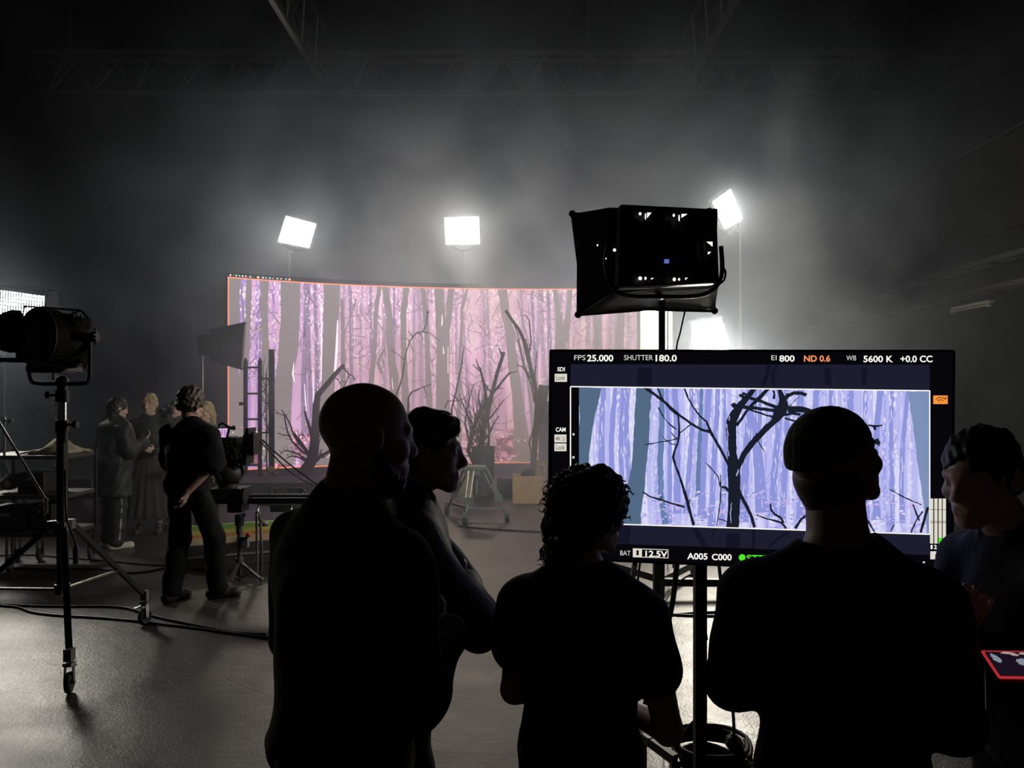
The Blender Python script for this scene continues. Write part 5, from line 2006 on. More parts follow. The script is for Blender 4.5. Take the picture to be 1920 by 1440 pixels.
    # hair or cap
    for hs in o.get('hair', []):
        Hs = SDF(hs.get('h', max(hh * 0.8, 0.005)))
        Hs.frame(HR, hc)
        hs['f'](Hs)
        ob = emit(Hs, hs.get('name', 'hair'), hs['m'])
        if 'strands' in hs:
            mb = MB()
            hs['strands'](mb)
            vs = (np.array(mb.v) @ HR.T + hc) @ Rz.T * S_
            me = ob.data
            me2 = bpy.data.meshes.new('hair')
            base = [tuple(v.co) for v in me.vertices]
            nb_ = len(base)
            me2.from_pydata(base + [tuple(v) for v in vs], [], [tuple(p.vertices) for p in me.polygons] + [tuple(i + nb_ for i in f) for f in mb.f])
            me2.materials.append(hs['m'])
            me2.polygons.foreach_set('use_smooth', [True] * len(me2.polygons))
            ob.data = me2
            bpy.data.meshes.remove(me)
    if 'extra' in o:
        o['extra'](root, lambda v: Vector((np.array(v, float) @ Rz.T) * S_) + ORG[root], lambda v: Vector((((HR @ np.array(v, float)) + hc) @ Rz.T) * S_) + ORG[root])
    return root


def tousle(seed, amp, freq):
    """irregular tufts: random plane waves"""
    rr = np.random.RandomState(seed)
    k = rr.normal(size=(7, 3))
    k *= (freq * rr.uniform(0.6, 1.7, 7) / np.linalg.norm(k, axis=1))[:, None]
    ph = rr.uniform(0, 6.28, 7)

    def f(X, Y, Z):
        a = sum(np.sin(k[i, 0] * X + k[i, 1] * Y + k[i, 2] * Z + ph[i]) for i in range(7))
        return (amp * a / 2.2).astype(np.float32)
    return f


# ------------------------------------------------------------------ looks
SKIN_D = mat('skin', (0.28, 0.17, 0.12), 0.5, var=0.08)
SKIN_L = mat('fair_skin', (0.5, 0.32, 0.25), 0.5, var=0.08)
TEE = mat('black_cotton', (0.012, 0.012, 0.014), 0.9, bump=0.1, scale=90, spec=0.2)
JKT = mat('black_jacket_cloth', (0.014, 0.014, 0.016), 0.75, bump=0.15, scale=70, spec=0.3)
NYLON = mat('dark_nylon', (0.02, 0.021, 0.021), 0.6, spec=0.35, bump=0.1, scale=30)
PANTS = mat('black_trouser_cloth', (0.012, 0.012, 0.013), 0.9, spec=0.2)
HAIRD = mat('dark_hair', (0.012, 0.009, 0.008), 0.55, var=0.4, scale=80)
HAIRB = mat('brown_hair', (0.05, 0.03, 0.018), 0.5, var=0.4, scale=80)
HAIRBL = mat('blond_hair', (0.35, 0.25, 0.14), 0.5, var=0.3, scale=80)
SHOEW = mat('off_white_shoe', (0.5, 0.46, 0.38), 0.6)
SHOED = mat('dark_shoe', (0.02, 0.02, 0.02), 0.6)


def hair_short(S, top=0.012, back=-0.055, front=0.05, nz=0.004, quiff=False, seed=0):
    S.ell((0, -0.014, 0.036), (0.081 + top * 0.35, 0.1 + top * 0.6, 0.089 + top), 0.02)
    S.ell((0, -0.04, -0.01), (0.079 + top * 0.3, 0.075 + top * 0.3, 0.075), 0.02)
    S.ell((0, 0.112, -0.03), (0.088, 0.062 - front * 0.3, 0.1 - front * 0.3), 0.012, sub=True)
    S.ell((0, 0.05, -0.075), (0.1, 0.075, 0.075), 0.012, sub=True)
    if quiff:
        S.cap((-0.035, 0.03, 0.1), (0.035, 0.03, 0.1), 0.026, None, 0.02).cap((-0.03, 0.066, 0.088), (0.03, 0.068, 0.088), 0.02, None, 0.03).cap((-0.03, 0.073, 0.07), (0.03, 0.073, 0.07), 0.014, None, 0.02).cap((-0.03, -0.02, 0.112), (0.03, -0.02, 0.112), 0.022, None, 0.03)
    S.disp = tousle(seed + 40, nz, 150)
    S.clip((0, 0.0, -1), -back)
    return S


def beard(S):
    for x in (-1, 1):
        S.cap((x * 0.06, 0.0, -0.045), (x * 0.025, 0.06, -0.1), 0.02, 0.022, 0.02)
    S.ell((0, 0.064, -0.1), (0.03, 0.028, 0.026), 0.02)
    S.disp = tousle(12, 0.0022, 260)


# ------------------------------------------------------------------ the five watching the monitor
def px_pos(px, Y):
    return (P(px, 740, Y).x, Y)


# bald person at left, turned to the right
person('bald person in a black long-sleeved top, beside the quiffed one, facing the monitor', (-0.372, 1.60), 48, 1.722, dict(
    h=0.0055, skin=SKIN_D, head=(14, 4, 0), hoff=(0.016, 0.045, 0.0), w=1.12, lean=0.015, wide=1.02, nose=1.0,
    armL=[(-0.19, 0, 1.40), (-0.245, 0.02, 1.13), (-0.06, 0.24, 1.10), (1, 0.15, 0.1), (0, 0.2, 1)],
    armR=[(0.19, 0, 1.40), (0.235, 0.03, 1.12), (0.05, 0.25, 1.16), (-1, 0.1, 0.1), (0, 0.2, 1)],
    top=dict(name='sweater', m=TEE, d=0.02, sleeve='long', collar=(0.064, 0.028), hem=0.86, belly=0.01), trousers=dict(m=PANTS), shoes=SHOED,
    hair=[dict(name='beard', m=HAIRD, f=beard)]))

# person with a quiff, pure profile
person('person in a dark collared jacket with a quiff, in profile, arms folded', (-0.324, 2.14), 80, 1.652, dict(
    h=0.006, skin=SKIN_D, head=(8, 2, 0), hoff=(0.0, 0.055, -0.01), lean=0.03, nose=1.1,
    armL=[(-0.185, 0, 1.40), (-0.18, 0.21, 1.15), (0.07, 0.2, 1.15), (1, -0.35, 0.0), (0, 0.2, 1)],
    armR=[(0.185, 0, 1.40), (0.18, 0.22, 1.13), (-0.07, 0.21, 1.19), (-1, -0.35, 0.05), (0, 0.2, 1)],
    top=dict(name='jacket', m=JKT, d=0.022, collar=(0.078, 0.05), hem=0.84), trousers=dict(m=PANTS), shoes=SHOED,
    hair=[dict(m=HAIRB, f=lambda S: hair_short(S, 0.010, -0.06, 0.0, 0.003, True, 1))]))


# curly-haired person in the middle
def curls(S):
    rc = random.Random(4)
    S.ell((0.014, -0.016, 0.03), (0.109, 0.114, 0.1), 0.03)
    S.ell((0, -0.06, -0.04), (0.1, 0.078, 0.09), 0.03)
    S.cap((-0.05, -0.075, -0.08), (-0.045, -0.085, -0.16), 0.045, 0.025, 0.03).cap((0.04, -0.08, -0.08), (0.045, -0.085, -0.14), 0.04, 0.02, 0.03)
    S.ell((0.0, 0.115, -0.035), (0.09, 0.055, 0.095), 0.012, sub=True)
    for i in range(160):
        th, ph = rc.uniform(0, 2 * math.pi), math.acos(rc.uniform(-0.55, 1))
        d = np.array((math.sin(ph) * math.cos(th), math.sin(ph) * math.sin(th), math.cos(ph)))
        if d[1] > 0.45 and d[2] < 0.45:
            continue
        p = np.array((0.01, -0.016, 0.028)) + d * np.array((0.104, 0.114, 0.102))
        S.ell(p, rc.uniform(0.009, 0.016), 0.007)
    S.disp = tousle(31, 0.004, 230)


def curl_strands(mb):
    rc = random.Random(9)
    for i in range(430):
        th, ph = rc.uniform(0, 2 * math.pi), math.acos(rc.uniform(-0.75, 1))
        d = Vector((math.sin(ph) * math.cos(th), math.sin(ph) * math.sin(th), math.cos(ph)))
        if d.y > 0.5 and d.z < 0.4:
            continue
        p = Vector((0.01, -0.016, 0.026)) + Vector((d.x * 0.112, d.y * 0.118, d.z * 0.1))
        if d.z < -0.2:
            p = Vector((rc.uniform(-0.1, 0.09), -0.07 - rc.uniform(0, 0.03), rc.uniform(-0.15, -0.03)))
            d = Vector((rc.uniform(-0.9, 0.5), -0.4, -0.8)).normalized()
        u, w = perp(d)
        r = rc.uniform(0.006, 0.012)
        L = rc.uniform(0.018, 0.048)
        tn = rc.uniform(1.2, 2.2)
        pts = []
        for k in range(13):
            t = k / 12
            a = tn * 2 * math.pi * t + i
            g = Vector((0, 0, -0.015 * t * t))
            pts.append(p - d * 0.01 + d * L * t + (u * math.cos(a) + w * math.sin(a)) * r * (0.4 + 0.6 * t) + g)
        mb.tube(pts, [0.0024] * 8 + [0.0022, 0.002, 0.0016, 0.0013, 0.0008], 4)


person('person with dark curly hair and a black t-shirt, back to the viewer', (0.168, 1.85), 22, 1.492, dict(
    h=0.0055, skin=SKIN_L, head=(42, 6, 0), hoff=(0.022, 0.03, 0.014), w=1.0, lean=0.01,
    armL=[(-0.185, 0, 1.385), (-0.205, 0.0, 1.10), (-0.03, 0.22, 1.03), (1, 0.4, -0.1), (0, 0.2, 1)],
    armR=[(0.185, 0, 1.39), (0.262, -0.02, 1.065), (0.07, 0.2, 1.02), (-1, 0.5, 0.1), (0, 0.2, 1)],
    top=dict(m=TEE, d=0.018, sleeve='short', len=0.5, hem=0.86, neck=0.072), trousers=dict(m=PANTS), shoes=SHOED,
    hair=[dict(m=HAIRB, f=curls, strands=curl_strands, h=0.005)]))


# person in a knitted cap in front of the monitor
def beanie(S):
    S.ell((0, -0.012, 0.035), (0.086, 0.108, 0.097), 0.02)
    S.ell((0, -0.014, 0.01), (0.083, 0.106, 0.06), 0.02)
    S.clip((0, 0.1, -1), -0.032)
    S.disp = lambda X, Y, Z: 0.001 * np.sin(160 * np.arctan2(Y, X + 1e-6))


def moustache(S):
    S.cap((-0.022, 0.094, -0.055), (0.022, 0.094, -0.055), 0.0095, None, 0.01)
    beard(S)


person('person in a dark close-fitting cap and black top, standing before the monitor', (0.692, 1.56), 10, 1.616, dict(
    h=0.0055, skin=SKIN_D, head=(56, -20, 0), hoff=(-0.004, 0.02, 0.055), w=1.02, lean=0.01, wide=1.05, nose=1.5, neck=0.063,
    armL=[(-0.19, 0, 1.39), (-0.23, 0.03, 1.165), (-0.02, 0.24, 1.10), (1, 0.2, 0.1), (0, 0.2, 1)],
    armR=[(0.19, 0, 1.39), (0.228, 0.0, 1.12), (0.03, 0.26, 1.14), (-1, 0.2, 0.1), (0, 0.2, 1)],
    top=dict(name='sweater', m=TEE, d=0.024, sleeve='long', hem=0.86, belly=0.01, neck=0.07), trousers=dict(m=PANTS), shoes=SHOED,
    hair=[dict(name='cap', m=mat('dark_knit_cap', (0.015, 0.015, 0.017), 0.9, bump=0.2, scale=80), f=beanie), dict(name='hair', m=HAIRB, f=lambda S: S.ell((0, -0.03, -0.03), (0.083, 0.08, 0.075), 0.02).cap((0, -0.05, -0.07), (0, -0.055, -0.1), 0.055, 0.05, 0.02)), dict(name='beard', m=HAIRB, f=lambda S: S.cap((-0.022, 0.091, -0.055), (0.022, 0.091, -0.055), 0.0085, None, 0.01).ell((0, 0.068, -0.098), (0.027, 0.025, 0.022), 0.02).cap((-0.055, 0.0, -0.05), (-0.022, 0.058, -0.1), 0.019, 0.019, 0.02).cap((0.055, 0.0, -0.05), (0.022, 0.058, -0.1), 0.019, 0.019, 0.02))]))

# person at the right edge, turned towards the left, holding a tablet
TABC = P(1905, 1246, 1.42)


def zipline(root, W, H):
    MB().tube([W((0.0, 0.125, 1.38)), W((0.0, 0.15, 1.2)), W((0, 0.145, 1.0))], 0.004, 6).build('zip', STEEL, root)


RS = 1.65 / 1.75
person('person in a black jacket holding a tablet, shadowed face towards the viewer', (1.275, 1.80), 262, 1.615, dict(
    h=0.0055, skin=SKIN_L, head=(-18, 10, 0), hoff=(-0.005, 0.105, -0.004), w=0.95, lean=0.055,
    armR=[(0.19, 0, 1.40), (0.11, 0.22, 1.14), (-0.09, 0.29, 1.28), (-0.6, 0.2, 0.75), (0.1, 0.5, 0.5)],
    armL=[(-0.19, 0, 1.40), (-0.31, -0.05, 1.10), (-0.33, 0.18, 1.228), (0, 1, 0.02), (-1, 0, 0)],
    top=dict(name='jacket', m=JKT, d=0.015, sleeve='long', collar=(0.076, 0.04), hem=0.84), trousers=dict(m=PANTS), shoes=SHOED, curl=0.25,
    hair=[dict(m=HAIRD, f=lambda S: hair_short(S, 0.008, -0.05, 0.04, 0.003, False, 3))], extra=zipline))

# ------------------------------------------------------------------ the group behind at the left
person('person in a black t-shirt and trousers standing with back turned at the cinema camera', (P(352, 740, 6.15).x, 6.15), 18, 1.73, dict(
    h=0.009, skin=SKIN_L, head=(6, 8, 0), w=1.06, lean=0.02,
    legL=[(-0.09, 0, 0.93), (-0.09, 0.01, 0.50), (-0.085, -0.09, 0.09)], legR=[(0.09, 0, 0.93), (0.16, 0.13, 0.50), (0.2, 0.12, 0.09)], footR=(0.75, 0.8, 0), footL=(0.1, 1, 0),
    armR=[(0.19, 0, 1.40), (0.25, 0.0, 1.13), (0.11, -0.13, 0.92), (-0.35, -0.1, -1), (0.3, -1, 0)],
    armL=[(-0.19, 0, 1.40), (-0.22, 0.06, 1.12), (-0.1, 0.22, 0.98), (0.8, 0.5, -0.1), (0, 0.2, 1)],
    top=dict(m=TEE, d=0.032, sleeve='short', len=0.85, hem=0.84, fold=0.008), trousers=dict(m=PANTS, loose=0.026), shoes=SHOED,
    hair=[dict(m=HAIRB, f=lambda S: hair_short(S, 0.04, -0.06, 0.02, 0.005, False, 2), h=0.007)]))

TRACK = mat('white_track_stripe', (0.5, 0.5, 0.5), 0.6)


def stripes(root, W, H):
    m = MB()
    for s in (-1, 1):
        for dx in (0.0,):
            m.tube([W((s * 0.19, 0, 0.9)), W((s * 0.188, 0.015, 0.5)), W((s * 0.182, -0.01, 0.12))], 0.009, 6)
    m.each('track_stripe', TRACK, root)
    m = MB()
    for k, z in enumerate((1.395, 1.36, 1.325)):
        m.tube([W((-0.2, -0.02, z + 0.045)), W((-0.235, 0.02, z)), W((-0.252, 0.05, z - 0.05))], 0.006, 6)
    m.each('sleeve_stripe', TRACK, root)


def longhair(S, l=0.2):
    hair_short(S, 0.016, -0.5, 0.045, 0.004)
    S.cap((-0.05, -0.05, -0.05), (-0.055, -0.06, -l), 0.055, 0.03, 0.03).cap((0.05, -0.05, -0.05), (0.055, -0.06, -l), 0.055, 0.03, 0.03)


person('person in a shiny dark jacket, striped track trousers and pale shoes', (P(212, 740, 8.2).x, 8.2), 38, 1.655, dict(
    h=0.01, skin=SKIN_L, head=(5, 10, 0), w=1.08, lean=0.03,
    armR=[(0.19, 0, 1.40), (0.25, 0.08, 1.14), (0.12, 0.28, 1.24), (0.0, 0.6, 0.6), (-0.6, 0.3, 0.3)],
    top=dict(name='jacket', m=NYLON, d=0.045, sleeve='long', hood=True, neck=0.06, hem=0.62, drop=0.66, flare=0.04, fold=0.009), trousers=dict(m=NYLON, loose=0.03), shoes=SHOEW,
    hair=[dict(m=HAIRD, f=lambda S: longhair(S, 0.18), h=0.009)], extra=stripes))
person('fair-haired person in a long dark dress facing the viewer, between the two dark backs', (P(281, 740, 9.1).x, 9.1), 168, 1.695, dict(
    h=0.01, skin=SKIN_L, head=(10, 6, 0), w=0.95,
    armL=[(-0.185, 0, 1.40), (-0.23, 0.05, 1.12), (-0.12, 0.24, 1.05), (0.6, 0.5, 0.3), (0, 0.2, 1)],
    top=dict(name='blouse', m=NYLON, d=0.016, sleeve='long', hem=0.9, neck=0.068), skirt=dict(m=mat('dark_wine_skirt', (0.035, 0.022, 0.022), 0.85), hem=0.22, r=0.30), shoes=SHOED,
    hair=[dict(m=HAIRBL, f=lambda S: hair_short(S, 0.018, -0.06, 0.02, 0.005, False, 6), h=0.008)]))
person('person in a grey coat raising a small camera, half hidden behind the t-shirt person', (P(333, 740, 9.6).x, 9.6), 205, 1.62, dict(
    h=0.011, skin=SKIN_L, head=(0, 6, 0), w=0.95,
    armL=[(-0.185, 0, 1.40), (-0.27, 0.12, 1.22), (-0.06, 0.27, 1.52), (0.5, 0.3, 0.6), (0.5, 0.5, 0)],
    armR=[(0.185, 0, 1.40), (0.27, 0.12, 1.22), (0.06, 0.27, 1.52), (-0.5, 0.3, 0.6), (-0.5, 0.5, 0)],
    top=dict(name='coat', m=mat('grey_coat_cloth', (0.06, 0.06, 0.058), 0.8), d=0.03, sleeve='long', collar=(0.076, 0.04), hem=0.55, drop=0.6, flare=0.04), trousers=dict(m=PANTS), shoes=SHOED,
    hair=[dict(m=HAIRB, f=lambda S: hair_short(S, 0.014, -0.06, 0.02, 0.004, False, 5), h=0.009)]))
ph = P(314, 770, 9.25)
pc = thing('photo_camera', 'small black photo camera held up to the face by the grey-coated person', 'camera', ph)
MB().box(ph, (0.14, 0.07, 0.09)).box(ph + Vector((0, 0, 0.055)), (0.05, 0.05, 0.035)).build('body', BLACKP, pc, bevel=0.008)
MB().cyl(ph + Vector((0, -0.03, 0)), ph + Vector((-0.02, -0.13, 0)), 0.036, n=16).build('lens', BLACK, pc, smooth=True)
MB().cyl(ph + Vector((0.05, 0, 0.045)), ph + Vector((0.05, 0, 0.058)), 0.012, n=10).build('shutter_button', CHROME, pc)
person('long-haired person in a pale top behind the t-shirt person, only edges showing', (P(388, 740, 8.9).x, 8.9), 200, 1.60, dict(
    h=0.011, skin=SKIN_L, head=(0, 4, 0), w=0.92,
    armL=[(-0.185, 0, 1.40), (-0.22, 0.05, 1.12), (-0.10, 0.25, 1.05), (0.5, 0.6, 0.1), (0, 0.2, 1)],
    top=dict(name='blouse', m=mat('pale_grey_knit', (0.16, 0.155, 0.15), 0.85), d=0.016, sleeve='long', hem=0.86), trousers=dict(m=PANTS), shoes=SHOED,
    hair=[dict(m=HAIRBL, f=lambda S: longhair(S, 0.28), h=0.009)]))

# ================================================================== the monitor the crew is watching
MTL, MTR = P(1032, 657, 2.72), P(1788, 658, 2.52)
MBL = P(1032, 1046, 2.72)
MU = (MTR - MTL)
MW = MU.length
MU.normalize()
MV = (MBL - MTL)
MV = MV - MU * MV.dot(MU)
MH = MV.length
MV.normalize()
MN = MU.cross(MV).normalized()
if MN.y > 0:
    MN = -MN                                     # towards the viewer


def mon(px, py, off=0.0):
    """a point of the monitor's front at a pixel of the picture it shows"""
    d = P(px, py, 1.0) - Vector((0, 0, CAMH))
    t = (MTL - Vector((0, 0, CAMH))).dot(MN) / d.dot(MN)
    return Vector((0, 0, CAMH)) + d * t + MN * off


mc = (MTL + MTR) / 2
mx = P(1328, 740, 2.62)
monitor = thing('monitor', 'large flat monitor on a black post showing a blue-violet forest picture', 'monitor', (mx.x, mx.y + 0.09, 0))
m = MB()
corner = [MTL, MTR, MTR + MV * MH, MTL + MV * MH]
m.prism([p - MN * 0.004 for p in corner], -MN * 0.045)
m.build('housing', BLACKP, monitor, bevel=0.004)
e = MB()
ins = 0.006
for a, b_ in zip(corner, corner[1:] + corner[:1]):
    e.bar(a - MN * 0.0, b_ - MN * 0.0, 0.007, 0.012, up=MN)
e.build('bezel', BLACK, monitor)
bk = MB()
mid = MTL + MU * MW * 0.5 + MV * MH * 0.55 - MN * 0.07
bk.box(mid, (MW * 0.5, 0.05, MH * 0.4), Matrix((MU, -MN, -MV)).transposed())
bk.box((mx.x, mx.y + 0.1, mid.z), (0.3, 0.06, 0.3), Matrix((MU, -MN, -MV)).transposed())
bk.build('back_mount', BLACK, monitor)
MB().box((mx.x, mx.y + 0.115, 0.79), (0.043, 0.043, 1.42)).build('post', BLACK, monitor, bevel=0.003)
bs = MB()
for a in (35, 145, 215, 325):
    d = Vector((math.cos(math.radians(a)), math.sin(math.radians(a)), 0))
    b0 = Vector((mx.x, mx.y + 0.115, 0.09))
    bs.bar(b0, b0 + d * 0.48 + Vector((0, 0, 0)), 0.05, 0.04)
bs.box((mx.x, mx.y + 0.115, 0.09), (0.12, 0.12, 0.06))
bs.build('base', BLACK, monitor, bevel=0.004)
for a in (35, 145, 215, 325):
    d = Vector((math.cos(math.radians(a)), math.sin(math.radians(a)), 0))
    c = Vector((mx.x, mx.y + 0.115, 0.035)) + d * 0.46
    MB().cyl(c - Vector((0.012, 0, 0)), c + Vector((0.012, 0, 0)), 0.035, n=14).build('caster', RUBBER, monitor)

# picture layers
EBG = picture_material('monitor_forest_picture', srgb(165, 165, 236), srgb(222, 222, 254), srgb(240, 236, 255), 0.95, 26.0, 1.0, (0.9, 1.9))
EBLK = em('monitor_black', srgb(10, 10, 17), 0.6)
EBAR = em('monitor_dark_band', srgb(30, 31, 50), 0.9)
EBAR2 = em('monitor_band_shape', srgb(20, 21, 38), 0.9)
EFAR = em('monitor_far_stem', srgb(188, 190, 246), 0.95)
EMID = em('monitor_blue_stem', srgb(146, 152, 222), 0.95)
EMID2 = em('monitor_slate_stem', srgb(104, 130, 176), 0.95)
ENEAR = em('monitor_grey_trunk', srgb(84, 108, 134), 0.95)
EPALE = em('monitor_pale_trunk', srgb(128, 148, 186), 0.95)
EDARK = em('monitor_dark_branch', srgb(30, 34, 48), 0.8)
EHI = em('monitor_bark_light', srgb(170, 175, 220), 0.9)
EWHT = em('monitor_white', srgb(255, 250, 245), 1.0)
FR_T = lambda x: 725 + (x - 1070) * 0.0113
FR_B = lambda x: 979 + (x - 1070) * 0.0325
FR_L, FR_R = 1070, 1741


def mq(x, y, off):
    x = min(max(x, FR_L), FR_R)
    return mon(x, min(max(y, FR_T(x)), FR_B(x)), off)


s = MB()
s.m = 1
s.poly([mon(1035, 660, 0.004), mon(1035, 1044, 0.004), mon(1785, 1074, 0.004), mon(1785, 661, 0.004)])
s.m = 2
s.poly([mon(1070, 683, 0.005), mon(1070, 1016, 0.005), mon(1742, 1040, 0.005), mon(1742, 684, 0.005)])
s.m = 0
s.poly([mon(FR_L, FR_T(FR_L), 0.006), mon(FR_L, FR_B(FR_L), 0.006), mon(FR_R, FR_B(FR_R), 0.006), mon(FR_R, FR_T(FR_R), 0.006)])
rm = random.Random(17)
s.m = 3
for i in range(60):
    x = rm.uniform(1110, 1738)
    w = rm.uniform(3, 11)
    l = rm.uniform(-10, 10)
    strip(s, dense(vtrunk(x + l, w * 0.8, x, w, 726, rm.uniform(930, 985), rm, 4), 9), 0.0066, mq, 0.8, rm)
s.m = 4
for x, w in ((1133, 13), (1150, 12), (1168, 10), (1180, 12), (1255, 9), (1272, 14), (1290, 10), (1318, 15), (1335, 12), (1352, 9), (1396, 16), (1418, 12), (1432, 10), (1452, 14), (1470, 12), (1500, 16), (1530, 14), (1560, 12), (1598, 16), (1622, 10), (1640, 15), (1668, 9), (1690, 10)):
    l = rm.uniform(-9, 9)
    strip(s, dense(vtrunk(x + l, w * 0.75, x, w, 726, rm.uniform(955, 990), rm, 5), 8), 0.0072, mq, 1.0, rm)
s.m = 5
strip(s, dense([(1240, 727, 10), (1241, 790, 10), (1238, 860, 11), (1239, 930, 10), (1248, 982, 13)], 8), 0.0078, mq, 0.8, rm)
strip(s, dense([(1315, 727, 6), (1313, 790, 7), (1310, 860, 8), (1308, 930, 9)], 8), 0.0078, mq, 0.8, rm)
s.m = 6
strip(s, dense([(1106, 726, 44), (1101, 780, 28), (1096, 830, 22), (1090, 880, 26), (1086, 980, 60)], 7), 0.0084, mq, 0.8, rm)
strip(s, dense([(1208, 727, 30), (1204, 780, 28), (1202, 830, 29), (1197, 880, 28), (1192, 920, 32), (1182, 960, 40), (1176, 990, 50)], 7), 0.0084, mq, 0.8, rm)
s.m = 7
strip(s, dense([(1722, 732, 44), (1731, 800, 40), (1740, 870, 42), (1746, 930, 36), (1752, 1000, 30)], 7), 0.0084, mq, 0.6, rm)
# flecks of light between the stems, leaf litter along the bottom
for i in range(800):
    x = rm.uniform(1090, 1738)
    y = 728 + 250 * rm.random() ** 1.5
    if math.sin(x * 0.09 + 2 * math.sin(x * 0.023)) < -0.1:
        continue
    a, l, w = rm.uniform(1.42, 1.72), rm.uniform(5, 22), rm.uniform(0.7, 2.2)
    s.m = 11
    strip(s, [(x, y, w * 0.3), (x + math.cos(a) * l * 0.5, y + l * 0.5, w), (x + math.cos(a) * l, y + l, w * 0.3)], 0.0076, mq)
for i in range(900):
    x = rm.uniform(1195, 1735)
    y = 918 + 80 * rm.random() ** 0.8
    if math.sin(x * 0.07 + y * 0.16) + math.sin(x * 0.031 - y * 0.2) < -0.3:
        continue
    a, l, w = rm.uniform(-0.5, 0.5), rm.uniform(3, 10), rm.uniform(1.6, 4.5)
    s.m = 12 if rm.random() < 0.6 else (4 if rm.random() < 0.6 else 11)
    strip(s, [(x, y, w * 0.3), (x + math.cos(a) * l * 0.5, y - math.sin(a) * l * 0.5 - 0.6, w), (x + math.cos(a) * l, y - math.sin(a) * l, w * 0.3)], 0.008, mq)
for i in range(90):
    x, y = rm.uniform(1195, 1735), rm.uniform(735, 960)
    a, l = rm.uniform(0.3, 2.8), rm.uniform(20, 60)
    pts = [(x, y, 1.2)]
    for k in range(4):
        a += rm.uniform(-0.35, 0.35)
        x += math.cos(a) * l / 4
        y -= math.sin(a) * l / 4
        pts.append((x, y, 1.1 - 0.2 * k))
    s.m = 4
    strip(s, pts, 0.0081, mq)
